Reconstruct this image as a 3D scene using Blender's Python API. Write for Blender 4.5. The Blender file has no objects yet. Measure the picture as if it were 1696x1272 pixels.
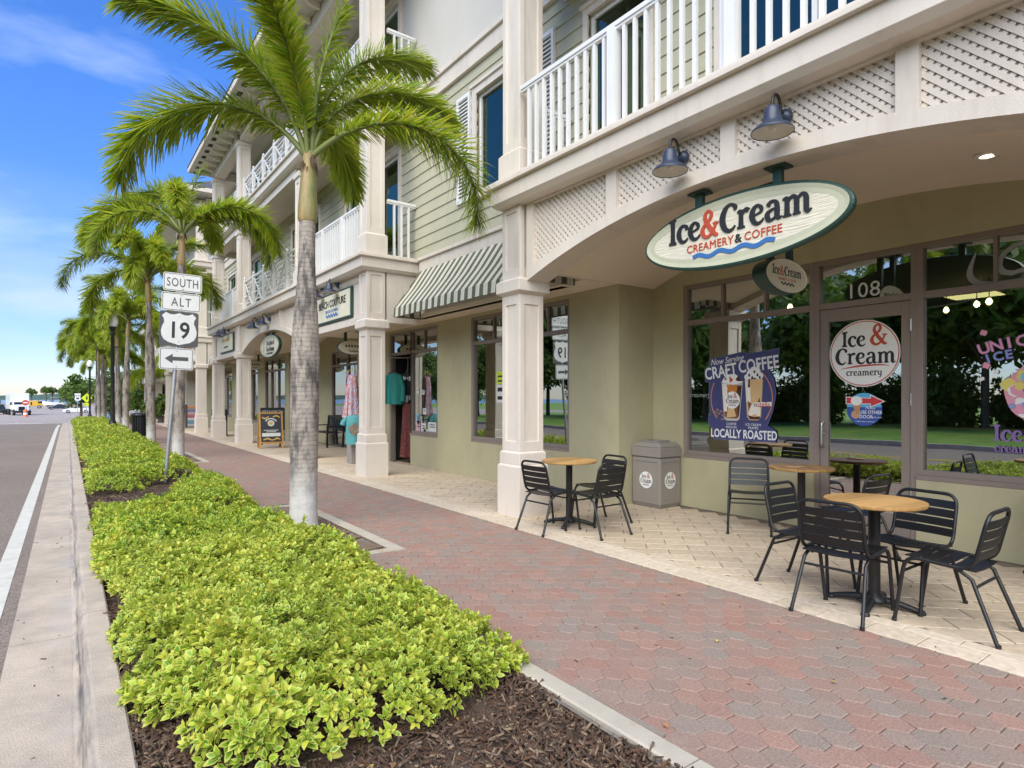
import bpy, math, random
import numpy as np
from mathutils import Matrix, Vector, Euler
random.seed(7)
RNG = np.random.default_rng(11)
R = math.radians
SC = bpy.context.scene
COL = SC.collection

# ---------------------------------------------------------------- camera
YAW = 36.35
cam = bpy.data.cameras.new('camera')
cam.sensor_width = 36.0
cam.lens = 36.0 * 1000 / 1696
cam.shift_y = 24 / 1696
cam.clip_start = 0.05
cam.clip_end = 6000
cam_o = bpy.data.objects.new('camera', cam)
cam_o.location = (0, 0, 1.45)
cam_o.rotation_euler = (R(90), 0, R(-YAW))
COL.objects.link(cam_o)
SC.camera = cam_o

# ---------------------------------------------------------------- sky and sun
SUN_EL, SUN_AZ = 46.0, 228.0      # azimuth measured clockwise from +Y (along the street)
world = bpy.data.worlds.new('World')
SC.world = world
world.use_nodes = True
wt = world.node_tree
for n in list(wt.nodes):
    wt.nodes.remove(n)
wo = wt.nodes.new('ShaderNodeOutputWorld')
bg = wt.nodes.new('ShaderNodeBackground')
bg.inputs['Strength'].default_value = 0.15
sky = wt.nodes.new('ShaderNodeTexSky')
sky.sky_type = 'NISHITA'
sky.sun_disc = False
sky.sun_elevation = R(SUN_EL)
sky.sun_rotation = R(SUN_AZ)
sky.air_density = 1.0
sky.dust_density = 0.15
sky.ozone_density = 5.0
tc = wt.nodes.new('ShaderNodeTexCoord')
mp = wt.nodes.new('ShaderNodeMapping')
mp.inputs['Scale'].default_value = (1.0, 1.0, 3.2)
nz = wt.nodes.new('ShaderNodeTexNoise')
nz.inputs['Scale'].default_value = 2.1
nz.inputs['Detail'].default_value = 7
nz.inputs['Roughness'].default_value = 0.55
rp = wt.nodes.new('ShaderNodeValToRGB')
rp.color_ramp.elements[0].position = 0.55
rp.color_ramp.elements[0].color = (0, 0, 0, 1)
rp.color_ramp.elements[1].position = 0.85
rp.color_ramp.elements[1].color = (0.35, 0.35, 0.35, 1)
mx = wt.nodes.new('ShaderNodeMixRGB')
mx.inputs[2].default_value = (5.4, 5.6, 5.9, 1)
L = wt.links.new
L(tc.outputs['Generated'], mp.inputs['Vector'])
L(mp.outputs['Vector'], nz.inputs['Vector'])
L(nz.outputs['Fac'], rp.inputs['Fac'])
L(rp.outputs['Color'], mx.inputs[0])
hs = wt.nodes.new('ShaderNodeHueSaturation'); hs.inputs['Saturation'].default_value = 1.15
L(sky.outputs['Color'], hs.inputs['Color'])
sz = wt.nodes.new('ShaderNodeSeparateXYZ'); L(tc.outputs['Generated'], sz.inputs[0])
hz = wt.nodes.new('ShaderNodeValToRGB')          # clear, deep blue air that stays blue down to the horizon
hz.color_ramp.elements[0].position = 0.0; hz.color_ramp.elements[0].color = (0.41, 0.38, 0.51, 1)
hz.color_ramp.elements[1].position = 0.42; hz.color_ramp.elements[1].color = (0.47, 0.53, 0.82, 1)
L(sz.outputs['Z'], hz.inputs['Fac'])
hm = wt.nodes.new('ShaderNodeMixRGB'); hm.blend_type = 'MULTIPLY'; hm.inputs[0].default_value = 1.0
L(hs.outputs['Color'], hm.inputs[1]); L(hz.outputs['Color'], hm.inputs[2]); L(hm.outputs['Color'], mx.inputs[1])
nz2 = wt.nodes.new('ShaderNodeTexNoise'); nz2.inputs['Scale'].default_value = 3.4; nz2.inputs['Detail'].default_value = 8; nz2.inputs['Roughness'].default_value = .52
L(mp.outputs['Vector'], nz2.inputs['Vector'])
rp2 = wt.nodes.new('ShaderNodeMapRange'); rp2.inputs[1].default_value = .43; rp2.inputs[2].default_value = .68; L(nz2.outputs['Fac'], rp2.inputs[0])
el = wt.nodes.new('ShaderNodeValToRGB'); e_ = el.color_ramp.elements
e_[0].position = 0; e_[0].color = (.15, .15, .15, 1); e_[1].position = .13; e_[1].color = (.5, .5, .5, 1); q_ = e_.new(.30); q_.color = (0, 0, 0, 1)
L(sz.outputs['Z'], el.inputs['Fac'])
cm = wt.nodes.new('ShaderNodeMath'); cm.operation = 'MULTIPLY'; L(rp2.outputs[0], cm.inputs[0]); L(el.outputs['Color'], cm.inputs[1])
mx2 = wt.nodes.new('ShaderNodeMixRGB'); mx2.inputs[2].default_value = (2.5, 2.65, 3.1, 1); L(cm.outputs[0], mx2.inputs[0]); L(mx.outputs['Color'], mx2.inputs[1])
L(mx2.outputs['Color'], bg.inputs['Color'])
L(bg.outputs['Background'], wo.inputs['Surface'])

sun = bpy.data.lights.new('sun', 'SUN')
sun.energy = 2.6
sun.angle = R(75)
sun.color = (1.0, 0.935, 0.85)
sun_o = bpy.data.objects.new('sun', sun)
az = R(SUN_AZ)
sd = Vector((math.sin(az) * math.cos(R(SUN_EL)), math.cos(az) * math.cos(R(SUN_EL)), math.sin(R(SUN_EL))))
sun_o.rotation_euler = sd.to_track_quat('Z', 'Y').to_euler()
sun_o.location = (0, 0, 30)
COL.objects.link(sun_o)

SC.view_settings.view_transform = 'Standard'
SC.view_settings.look = 'None'
SC.view_settings.gamma = 1.0
SC.view_settings.use_curve_mapping = False
SC.view_settings.exposure = 1.30
SC.view_settings.use_white_balance = True
SC.view_settings.white_balance_temperature = 7050
SC.view_settings.white_balance_tint = -1
SC.render.engine = 'CYCLES'
SC.cycles.max_bounces = 7
SC.cycles.diffuse_bounces = 4
SC.cycles.glossy_bounces = 3
SC.cycles.transmission_bounces = 4
SC.cycles.transparent_max_bounces = 12
SC.cycles.caustics_reflective = False
SC.cycles.caustics_refractive = False
SC.cycles.use_denoising = True

# ---------------------------------------------------------------- helpers
def prof(y):
    """height of the street along its run: level, then falling to the water"""
    if y < 40: return 0.0
    if y < 100: return -1.1 * (y - 40) / 60
    return -1.1 - 0.3 * min(1.0, (y - 100) / 150)

def catmull(pts, n=6):
    pts = [tuple(p) for p in pts]
    if len(pts) < 3:
        return pts
    P = [pts[0]] + pts + [pts[-1]]
    out = []
    for i in range(1, len(P) - 2):
        p0, p1, p2, p3 = P[i - 1], P[i], P[i + 1], P[i + 2]
        for k in range(n):
            t = k / n
            out.append(tuple(0.5 * (2 * b + (c - a) * t + (2 * a - 5 * b + 4 * c - d) * t * t + (3 * b - a - 3 * c + d) * t ** 3)
                             for a, b, c, d in zip(p0, p1, p2, p3)))
    out.append(pts[-1])
    return out

def fillet(pts, r, n=4):
    pts = [Vector(p) for p in pts]
    out = [pts[0]]
    for i in range(1, len(pts) - 1):
        a, b, c = pts[i - 1], pts[i], pts[i + 1]
        d1, d2 = (a - b), (c - b)
        rr = min(r, d1.length * .48, d2.length * .48)
        s, e = b + d1.normalized() * rr, b + d2.normalized() * rr
        for k in range(n + 1):
            t = k / n
            out.append(s * (1 - t) ** 2 + b * 2 * t * (1 - t) + e * t * t)
    out.append(pts[-1])
    return out

class MB:
    """collects shapes, then links them as one mesh object"""
    def __init__(s):
        s.v, s.f, s.m, s.s = [], [], [], []
    def add(s, verts, faces, m=0, smooth=False):
        o = len(s.v)
        s.v.extend([tuple(v) for v in verts])
        for f in faces:
            s.f.append([i + o for i in f]); s.m.append(m); s.s.append(smooth)
        return s
    def box(s, x0, x1, y0, y1, z0, z1, m=0):
        if x0 > x1: x0, x1 = x1, x0
        if y0 > y1: y0, y1 = y1, y0
        if z0 > z1: z0, z1 = z1, z0
        v = [(x0, y0, z0), (x1, y0, z0), (x1, y1, z0), (x0, y1, z0), (x0, y0, z1), (x1, y0, z1), (x1, y1, z1), (x0, y1, z1)]
        return s.add(v, [(0, 3, 2, 1), (4, 5, 6, 7), (0, 1, 5, 4), (1, 2, 6, 5), (2, 3, 7, 6), (3, 0, 4, 7)], m)
    def frus(s, x0, x1, y0, y1, z0, X0, X1, Y0, Y1, z1, m=0):
        v = [(x0, y0, z0), (x1, y0, z0), (x1, y1, z0), (x0, y1, z0), (X0, Y0, z1), (X1, Y0, z1), (X1, Y1, z1), (X0, Y1, z1)]
        return s.add(v, [(0, 3, 2, 1), (4, 5, 6, 7), (0, 1, 5, 4), (1, 2, 6, 5), (2, 3, 7, 6), (3, 0, 4, 7)], m)
    def bar(s, p, q, w, h, up=(0, 0, 1), m=0):
        p, q = Vector(p), Vector(q)
        d = (q - p).normalized(); u = Vector(up)
        a = d.cross(u)
        if a.length < 1e-5: a = d.cross(Vector((1, 0, 0)))
        a.normalize(); b = a.cross(d).normalized()
        v = []
        for c in (p, q):
            for sa, sb in ((-1, -1), (1, -1), (1, 1), (-1, 1)):
                v.append(c + a * (sa * w / 2) + b * (sb * h / 2))
        return s.add(v, [(0, 1, 2, 3), (7, 6, 5, 4), (0, 4, 5, 1), (1, 5, 6, 2), (2, 6, 7, 3), (3, 7, 4, 0)], m)
    def tube(s, pts, r, n=8, m=0, caps=True):
        pts = [Vector(p) for p in pts]
        k = len(pts)
        rr = r if isinstance(r, (list, tuple)) else [r] * k
        v = []; prev = None
        for i, p in enumerate(pts):
            d = (pts[min(i + 1, k - 1)] - pts[max(i - 1, 0)])
            d = d.normalized() if d.length > 1e-9 else Vector((0, 0, 1))
            if prev is None:
                a = d.cross(Vector((0, 0, 1)))
                if a.length < 1e-3: a = d.cross(Vector((1, 0, 0)))
            else:
                a = prev - d * prev.dot(d)
            a.normalize(); prev = a
            b = d.cross(a)
            for j in range(n):
                t = 2 * math.pi * j / n
                v.append(p + (a * math.cos(t) + b * math.sin(t)) * rr[i])
        f = [(i * n + j, i * n + (j + 1) % n, (i + 1) * n + (j + 1) % n, (i + 1) * n + j) for i in range(k - 1) for j in range(n)]
        s.add(v, f, m, True)
        if caps:
            s.add(v[:n], [tuple(range(n))[::-1]], m); s.add(v[-n:], [tuple(range(n))], m)
        return s
    def lathe(s, prof_, n=24, c=(0, 0, 0), m=0, smooth=True, cap0=True, cap1=True):
        v = []
        for r_, z in prof_:
            for j in range(n):
                t = 2 * math.pi * j / n
                v.append((c[0] + r_ * math.cos(t), c[1] + r_ * math.sin(t), c[2] + z))
        k = len(prof_)
        s.add(v, [(i * n + j, i * n + (j + 1) % n, (i + 1) * n + (j + 1) % n, (i + 1) * n + j) for i in range(k - 1) for j in range(n)], m, smooth)
        if cap0 and prof_[0][0] > 1e-4: s.add(v[:n], [tuple(range(n))[::-1]], m)
        if cap1 and prof_[-1][0] > 1e-4: s.add(v[-n:], [tuple(range(n))], m)
        return s
    def prism(s, poly, z0, z1, m=0, side=None):
        """polygon in local XY (counter-clockwise) made solid from z0 to z1"""
        n = len(poly)
        v = [(x, y, z0) for x, y in poly] + [(x, y, z1) for x, y in poly]
        s.add(v, [tuple(range(n))[::-1], tuple(range(n, 2 * n))], m)
        o = s.add(v, [(i, (i + 1) % n, n + (i + 1) % n, n + i) for i in range(n)], m if side is None else side)
        return s
    def flat(s, poly, z, m=0):
        return s.add([(x, y, z) for x, y in poly], [tuple(range(len(poly)))], m)
    def strip(s, ys, zl, zu, x0, x1, m=0):
        """solid between two curves over y, from x0 to x1"""
        n = len(ys); v = []
        for y, a, b in zip(ys, zl, zu):
            v += [(x0, y, a), (x0, y, b), (x1, y, b), (x1, y, a)]
        f = []
        for i in range(n - 1):
            a, b = 4 * i, 4 * i + 4
            for j in range(4):
                f.append((a + j, a + (j + 1) % 4, b + (j + 1) % 4, b + j))
        f += [(3, 2, 1, 0), (4 * n - 4, 4 * n - 3, 4 * n - 2, 4 * n - 1)]
        return s.add(v, f, m)
    def sweep(s, pr, ys, m=0, closed=False):
        """cross-section [(x, z)] carried along y, following the fall of the street"""
        n = len(pr); v = []
        for y in ys:
            d = prof(y)
            v += [(x, y, z + d) for x, z in pr]
        f = []
        for i in range(len(ys) - 1):
            for j in range(n if closed else n - 1):
                a, b = i * n + j, i * n + (j + 1) % n
                f.append((a, b, b + n, a + n))
        if closed:
            f += [tuple(range(n))[::-1], tuple(range((len(ys) - 1) * n, len(ys) * n))]
        return s.add(v, f, m)
    def ribbon(s, pts, z0, z1=None, m=0, n=6):
        """a pen stroke: [(x, y, width)] smoothed, flat at z0 or raised from z0 to z1"""
        p = catmull(pts, n) if len(pts) > 2 else pts
        Lf, Rt = [], []
        for i, (x, y, w) in enumerate(p):
            a, b = p[max(i - 1, 0)], p[min(i + 1, len(p) - 1)]
            dx, dy = b[0] - a[0], b[1] - a[1]
            l = math.hypot(dx, dy) or 1
            nx, ny = -dy / l, dx / l
            Lf.append((x + nx * w / 2, y + ny * w / 2)); Rt.append((x - nx * w / 2, y - ny * w / 2))
        k = len(p)
        top = z0 if z1 is None else z1
        v = [(x, y, top + 8e-6 * i) for i, (x, y) in enumerate(Rt)] + [(x, y, top + 8e-6 * i) for i, (x, y) in enumerate(Lf)]
        f = [(i, i + 1, k + i + 1, k + i) for i in range(k - 1)]
        s.add(v, f, m)
        if z1 is not None:
            loop = Rt + Lf[::-1]; q = len(loop)
            vv = [(x, y, z0) for x, y in loop] + [(x, y, z1) for x, y in loop]
            s.add(vv, [(i, (i + 1) % q, q + (i + 1) % q, q + i) for i in range(q)], m)
        return s
    def mesh(s, name, mats):
        me = bpy.data.meshes.new(name)
        me.from_pydata(s.v, [], s.f)
        for mt in (mats if isinstance(mats, (list, tuple)) else [mats]):
            me.materials.append(mt)
        me.polygons.foreach_set('material_index', s.m)
        me.polygons.foreach_set('use_smooth', s.s)
        me.update()
        return me

WM = {}
def link(name, data, parent=None, mtx=None, world=False, bevel=0):
    """link an object; mtx is local to the parent, or in the world's own axes when world is set"""
    o = bpy.data.objects.new(name, data)
    COL.objects.link(o)
    mtx = mtx or Matrix()
    o.matrix_basis = mtx
    if parent is not None:
        o.parent = parent
        if world:
            o.matrix_parent_inverse = WM[parent.name].inverted()
            WM[o.name] = mtx.copy()
        else:
            WM[o.name] = WM[parent.name] @ mtx
    else:
        WM[o.name] = mtx.copy()
    if bevel:
        b = o.modifiers.new('bevel', 'BEVEL'); b.width = bevel; b.segments = 2; b.limit_method = 'ANGLE'
    return o
def put(name, mb, mats, parent=None, mtx=None, world=False, bevel=0):
    return link(name, mb.mesh(name, mats), parent, mtx, world, bevel)
def part(name, mb, mats, parent, bevel=0):
    """a part whose shape is given in the world's axes"""
    return put(name, mb, mats, parent, None, True, bevel)
def tag(o, label, cat, group=None):
    o['label'] = label; o['category'] = cat
    if group: o['group'] = group
    return o
def thing(name, label, cat, loc=(0, 0, 0), rot=(0, 0, 0), group=None):
    o = link(name, None, None, Matrix.LocRotScale(Vector(loc), Euler(rot), None))
    return tag(o, label, cat, group)
def structure(name, mb, mats):
    o = put(name, mb, mats); o['kind'] = 'structure'; return o
def stuff(name, mb, mats, parent=None):
    o = put(name, mb, mats, parent, None, parent is not None); o['kind'] = 'stuff'; return o
def copy_tree(o, parent=None):
    c = o.copy(); COL.objects.link(c)
    if parent is not None: c.parent = parent
    for ch in o.children: copy_tree(ch, c)
    return c
def again(o, loc, rotz, label=None, group=None, rot=None):
    c = copy_tree(o)
    c.matrix_basis = Matrix.LocRotScale(Vector(loc), Euler(rot or (0, 0, rotz)), None)
    WM[c.name] = c.matrix_basis.copy()
    if label: c['label'] = label
    if group: c['group'] = group
    return c

FACE_STREET = (R(90), 0, R(-90))      # local x reads left to right, y up, z out towards the street
FACE_SOUTH = (R(90), 0, 0)            # local z out along -Y, towards the camera

# ---------------------------------------------------------------- materials
def mat(name, col, rough=.6, var=.08, vscale=3.0, bump=0.0, bscale=120.0, metal=0.0, spec=.5, dirt=None, coat=0.0, dscale=.9, dlo=.55, dhi=.75, dstretch=None):
    m = bpy.data.materials.new(name); m.use_nodes = True
    t = m.node_tree; b = t.nodes['Principled BSDF']
    b.inputs['Roughness'].default_value = rough
    b.inputs['Metallic'].default_value = metal
    b.inputs['Specular IOR Level'].default_value = spec
    if coat: b.inputs['Coat Weight'].default_value = coat
    tc_ = t.nodes.new('ShaderNodeTexCoord')
    n1 = t.nodes.new('ShaderNodeTexNoise'); n1.inputs['Scale'].default_value = vscale; n1.inputs['Detail'].default_value = 6
    n1.inputs['Roughness'].default_value = .65
    t.links.new(tc_.outputs['Object'], n1.inputs['Vector'])
    r1 = t.nodes.new('ShaderNodeMapRange')
    r1.inputs[1].default_value = .3; r1.inputs[2].default_value = .7
    r1.inputs[3].default_value = 1 - var; r1.inputs[4].default_value = 1 + var
    t.links.new(n1.outputs['Fac'], r1.inputs[0])
    mul = t.nodes.new('ShaderNodeVectorMath'); mul.operation = 'SCALE'
    mul.inputs[0].default_value = col
    t.links.new(r1.outputs[0], mul.inputs['Scale'])
    out = mul.outputs[0]
    if dirt:
        n2 = t.nodes.new('ShaderNodeTexNoise'); n2.inputs['Scale'].default_value = dscale; n2.inputs['Detail'].default_value = 8
        n2.inputs['Roughness'].default_value = .7
        if dstretch:
            ds = t.nodes.new('ShaderNodeMapping'); ds.inputs['Scale'].default_value = dstretch
            t.links.new(tc_.outputs['Object'], ds.inputs[0]); t.links.new(ds.outputs[0], n2.inputs['Vector'])
        else: t.links.new(tc_.outputs['Object'], n2.inputs['Vector'])
        r2 = t.nodes.new('ShaderNodeMapRange'); r2.inputs[1].default_value = dlo; r2.inputs[2].default_value = dhi
        t.links.new(n2.outputs['Fac'], r2.inputs[0])
        mm = t.nodes.new('ShaderNodeMixRGB'); mm.inputs[2].default_value = (*dirt, 1)
        t.links.new(r2.outputs[0], mm.inputs[0]); t.links.new(out, mm.inputs[1])
        out = mm.outputs[0]
    t.links.new(out, b.inputs['Base Color'])
    if bump:
        n3 = t.nodes.new('ShaderNodeTexNoise'); n3.inputs['Scale'].default_value = bscale; n3.inputs['Detail'].default_value = 4
        t.links.new(tc_.outputs['Object'], n3.inputs['Vector'])
        bn = t.nodes.new('ShaderNodeBump'); bn.inputs['Strength'].default_value = bump; bn.inputs['Distance'].default_value = .01
        t.links.new(n3.outputs['Fac'], bn.inputs['Height']); t.links.new(bn.outputs['Normal'], b.inputs['Normal'])
    return m

def rand_mat(name, cols, rough=.8, speck=.15, bump=.3, bscale=90, translucent=0.0, stain=None, rim=None, patch=None):
    """one colour out of a list for each piece (each object, or each loose piece of a joined mesh)"""
    m = bpy.data.materials.new(name); m.use_nodes = True
    t = m.node_tree; b = t.nodes['Principled BSDF']; b.inputs['Roughness'].default_value = rough
    oi = t.nodes.new('ShaderNodeObjectInfo'); ge = t.nodes.new('ShaderNodeNewGeometry')
    ad = t.nodes.new('ShaderNodeMath'); ad.operation = 'ADD'
    fr = t.nodes.new('ShaderNodeMath'); fr.operation = 'FRACT'
    t.links.new(oi.outputs['Random'], ad.inputs[0]); t.links.new(ge.outputs['Random Per Island'], ad.inputs[1]); t.links.new(ad.outputs[0], fr.inputs[0])
    cr = t.nodes.new('ShaderNodeValToRGB'); e = cr.color_ramp.elements
    while len(e) < len(cols): e.new(.5)
    for i, c in enumerate(cols):
        e[i].position = i / max(1, len(cols) - 1); e[i].color = (*c, 1)
    if patch:
        pn = t.nodes.new('ShaderNodeTexNoise'); pn.inputs['Scale'].default_value = patch[0]; pn.inputs['Detail'].default_value = 3
        t.links.new(ge.outputs['Position'], pn.inputs['Vector'])
        pr = t.nodes.new('ShaderNodeMapRange'); pr.inputs[1].default_value = .35; pr.inputs[2].default_value = .65; pr.inputs[3].default_value = -patch[1]; pr.inputs[4].default_value = patch[1]
        t.links.new(pn.outputs['Fac'], pr.inputs[0])
        pa = t.nodes.new('ShaderNodeMath'); pa.operation = 'ADD'; pa.use_clamp = True; t.links.new(fr.outputs[0], pa.inputs[0]); t.links.new(pr.outputs[0], pa.inputs[1])
        t.links.new(pa.outputs[0], cr.inputs['Fac'])
    else: t.links.new(fr.outputs[0], cr.inputs['Fac'])
    tc_ = t.nodes.new('ShaderNodeTexCoord')
    n1 = t.nodes.new('ShaderNodeTexNoise'); n1.inputs['Scale'].default_value = bscale; n1.inputs['Detail'].default_value = 5
    t.links.new(ge.outputs['Position'], n1.inputs['Vector'])
    r1 = t.nodes.new('ShaderNodeMapRange'); r1.inputs[1].default_value = .3; r1.inputs[2].default_value = .7
    r1.inputs[3].default_value = 1 - speck; r1.inputs[4].default_value = 1 + speck
    t.links.new(n1.outputs['Fac'], r1.inputs[0])
    mul = t.nodes.new('ShaderNodeVectorMath'); mul.operation = 'SCALE'
    t.links.new(cr.outputs['Color'], mul.inputs[0]); t.links.new(r1.outputs[0], mul.inputs['Scale'])
    out = mul.outputs[0]
    if stain:
        for (sc_, lo_, hi_, amt, colr) in stain:
            n2 = t.nodes.new('ShaderNodeTexNoise'); n2.inputs['Scale'].default_value = sc_; n2.inputs['Detail'].default_value = 8; n2.inputs['Roughness'].default_value = .68
            t.links.new(ge.outputs['Position'], n2.inputs['Vector'])
            r2 = t.nodes.new('ShaderNodeMapRange'); r2.inputs[1].default_value = lo_; r2.inputs[2].default_value = hi_; r2.inputs[4].default_value = amt
            t.links.new(n2.outputs['Fac'], r2.inputs[0])
            m2 = t.nodes.new('ShaderNodeMixRGB'); m2.inputs[2].default_value = (*colr, 1); t.links.new(r2.outputs[0], m2.inputs[0]); t.links.new(out, m2.inputs[1]); out = m2.outputs[0]
    if rim:
        uv = t.nodes.new('ShaderNodeUVMap'); uv.uv_map = 'UVMap'
        sx = t.nodes.new('ShaderNodeSeparateXYZ'); t.links.new(uv.outputs[0], sx.inputs[0])
        rr = t.nodes.new('ShaderNodeMapRange'); rr.inputs[1].default_value = .45; rr.inputs[2].default_value = .8
        t.links.new(sx.outputs['X'], rr.inputs[0])
        mm = t.nodes.new('ShaderNodeMixRGB'); mm.inputs[2].default_value = (*rim, 1)
        t.links.new(rr.outputs[0], mm.inputs[0]); t.links.new(out, mm.inputs[1]); out = mm.outputs[0]
    t.links.new(out, b.inputs['Base Color'])
    if bump:
        bn = t.nodes.new('ShaderNodeBump'); bn.inputs['Strength'].default_value = bump; bn.inputs['Distance'].default_value = .004
        t.links.new(n1.outputs['Fac'], bn.inputs['Height']); t.links.new(bn.outputs['Normal'], b.inputs['Normal'])
    if translucent:
        tr = t.nodes.new('ShaderNodeBsdfTranslucent'); t.links.new(out, tr.inputs['Color'])
        ms = t.nodes.new('ShaderNodeMixShader'); ms.inputs[0].default_value = translucent
        t.links.new(b.outputs[0], ms.inputs[1]); t.links.new(tr.outputs[0], ms.inputs[2])
        t.links.new(ms.outputs[0], t.nodes['Material Output'].inputs['Surface'])
    return m

def glass_mat(name, tint, ior, rough=0.0, sheen=(.92, .97, .95)):
    m = bpy.data.materials.new(name); m.use_nodes = True
    t = m.node_tree; t.nodes.remove(t.nodes['Principled BSDF'])
    tr = t.nodes.new('ShaderNodeBsdfTransparent'); tr.inputs['Color'].default_value = (*tint, 1)
    gl = t.nodes.new('ShaderNodeBsdfGlossy'); gl.inputs['Roughness'].default_value = rough; gl.inputs['Color'].default_value = (*sheen, 1)
    fr = t.nodes.new('ShaderNodeFresnel'); fr.inputs['IOR'].default_value = ior
    tc_ = t.nodes.new('ShaderNodeTexCoord')
    nn = t.nodes.new('ShaderNodeTexNoise'); nn.inputs['Scale'].default_value = 1.3; nn.inputs['Detail'].default_value = 1
    t.links.new(tc_.outputs['Object'], nn.inputs['Vector'])
    bn = t.nodes.new('ShaderNodeBump'); bn.inputs['Strength'].default_value = .05; bn.inputs['Distance'].default_value = .02
    t.links.new(nn.outputs['Fac'], bn.inputs['Height']); t.links.new(bn.outputs['Normal'], gl.inputs['Normal'])
    ms = t.nodes.new('ShaderNodeMixShader')
    t.links.new(fr.outputs[0], ms.inputs[0]); t.links.new(tr.outputs[0], ms.inputs[1]); t.links.new(gl.outputs[0], ms.inputs[2])
    t.links.new(ms.outputs[0], t.nodes['Material Output'].inputs['Surface'])
    return m

def emit_mat(name, col, strength):
    m = bpy.data.materials.new(name); m.use_nodes = True
    b = m.node_tree.nodes['Principled BSDF']
    b.inputs['Base Color'].default_value = (*col, 1)
    b.inputs['Emission Color'].default_value = (*col, 1); b.inputs['Emission Strength'].default_value = strength
    return m

def ink(name, col, rough=.5):
    return mat(name, col, rough, var=.03, vscale=8)

TRIM = mat('trim_paint', (.665, .595, .525), .6, .05, 1.6, .22, 110, dirt=(.50, .435, .37), dscale=1.0, dlo=.53, dhi=.85, dstretch=(3.2, 3.2, .5))
RAILW = mat('railing_paint', (.74, .735, .73), .4, .03, 3)
SIDING = mat('siding_paint', (.455, .435, .315), .65, .05, 2.2, .25, 60, dirt=(.40, .38, .27), dscale=1.0, dlo=.5, dhi=.8, dstretch=(3, 3, .6))
OLIVE = mat('olive_stucco', (.42, .385, .245), .85, .07, 1.6, .5, 70, dirt=(.345, .31, .19), dscale=1.3, dlo=.52, dhi=.85, dstretch=(1.5, 1.5, .5))
PALEWALL = mat('pale_stucco', (.56, .53, .49), .8, .03, 1.5, .2, 140)
SOFFIT = mat('soffit_plaster', (.76, .665, .55), .8, .04, .8, .1, 90)
FRAME = mat('window_frame_paint', (.235, .19, .165), .45, .04, 5)
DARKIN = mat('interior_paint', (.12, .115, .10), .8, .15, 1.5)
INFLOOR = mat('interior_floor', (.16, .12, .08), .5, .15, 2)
GLASS = glass_mat('storefront_glass', (.36, .42, .38), 6.4)
GLASSUP = glass_mat('upper_window_glass', (.16, .27, .27), 2.3, sheen=(.62, .88, .66))
ROOF = mat('roof_shingle', (.07, .075, .08), .85, .25, 14, .5, 60)
VENT = mat('vent_dark', (.02, .018, .015), .8)
BLACK = mat('black_powder_coat', (.010, .010, .011), .42, .1, 10, .08, 300)
BLACKM = mat('black_cast_iron', (.014, .014, .016), .45, .15, 12, .15, 150)
NAVY = mat('navy_enamel', (.030, .042, .078), .38, .25, 9, dirt=(.08, .09, .12), dscale=7, dlo=.58, dhi=.8)
REFLECTOR = mat('lamp_reflector', (.62, .60, .54), .5, .1, 6)
GREENP = mat('green_sign_paint', (.022, .062, .048), .42, .1, 8)
CREAM = mat('cream_sign_face', (.70, .66, .52), .6, .05, 5)
CREAM2 = mat('cream_sign_rim', (.52, .52, .38), .55, .05, 5)
INK = ink('dark_lettering', (.022, .022, .022))
RED = ink('red_lettering', (.50, .075, .035))
BLUE = ink('blue_wave', (.045, .16, .42))
WHITE = ink('white_print', (.80, .80, .78))
OFFW = ink('offwhite_print', (.66, .66, .64))
CONC = mat('kerb_concrete', (.46, .395, .335), .85, .13, 2.2, .35, 130, dirt=(.30, .275, .255), dscale=1.6, dlo=.5, dhi=.8)
EDGE = mat('edging_concrete', (.42, .38, .32), .85, .12, 3, .4, 130, dirt=(.34, .20, .09), dscale=1.4, dlo=.55, dhi=.72)
STEEL = mat('galvanised_steel', (.42, .43, .45), .45, .12, 10, metal=.7)
SILVER = mat('brushed_metal', (.55, .55, .55), .3, .05, 10, metal=.9)
# ================================================================ the ground
YS = [-40, -20, -8, 0, 10, 20, 30, 40, 46, 52, 58, 64, 80, 100, 150, 200, 250, 330]
def asphalt_mat(name, col):
    m = mat(name, col, .9, .10, .35, .5, 260)
    t = m.node_tree; b = t.nodes['Principled BSDF']
    src = b.inputs['Base Color'].links[0].from_socket
    tc_ = t.nodes.new('ShaderNodeTexCoord')
    vo = t.nodes.new('ShaderNodeTexVoronoi'); vo.inputs['Scale'].default_value = 110
    t.links.new(tc_.outputs['Object'], vo.inputs['Vector'])
    sx = t.nodes.new('ShaderNodeSeparateColor'); t.links.new(vo.outputs['Color'], sx.inputs[0])
    r = t.nodes.new('ShaderNodeMapRange'); r.inputs[3].default_value = .6; r.inputs[4].default_value = 1.5
    t.links.new(sx.outputs[0], r.inputs[0])
    mu = t.nodes.new('ShaderNodeVectorMath'); mu.operation = 'SCALE'
    t.links.new(src, mu.inputs[0]); t.links.new(r.outputs[0], mu.inputs['Scale'])
    t.links.new(mu.outputs[0], b.inputs['Base Color'])
    return m
ASPH = asphalt_mat('asphalt', (.205, .165, .14))
ASPH2 = asphalt_mat('worn_asphalt', (.31, .262, .235))
SOIL = mat('soil', (.075, .05, .038), .95, .3, 6, .6, 60)
GRASS = mat('lawn_grass', (.14, .26, .03), .9, .35, 1.4, .8, 40, dirt=(.24, .27, .06), dscale=.55, dlo=.48, dhi=.7)
PAINTW = mat('road_paint_white', (.56, .545, .50), .8, .12, 6, .3, 200, dirt=(.42, .40, .37), dscale=3, dlo=.55, dhi=.85)
PAINTY = mat('road_paint_yellow', (.60, .42, .06), .8, .15, 6, .3, 200)
PBASE = mat('joint_sand', (.17, .145, .125), .95, .25, 8)
TBASE = mat('tile_joint', (.18, .15, .115), .95, .25, 8)
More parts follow.
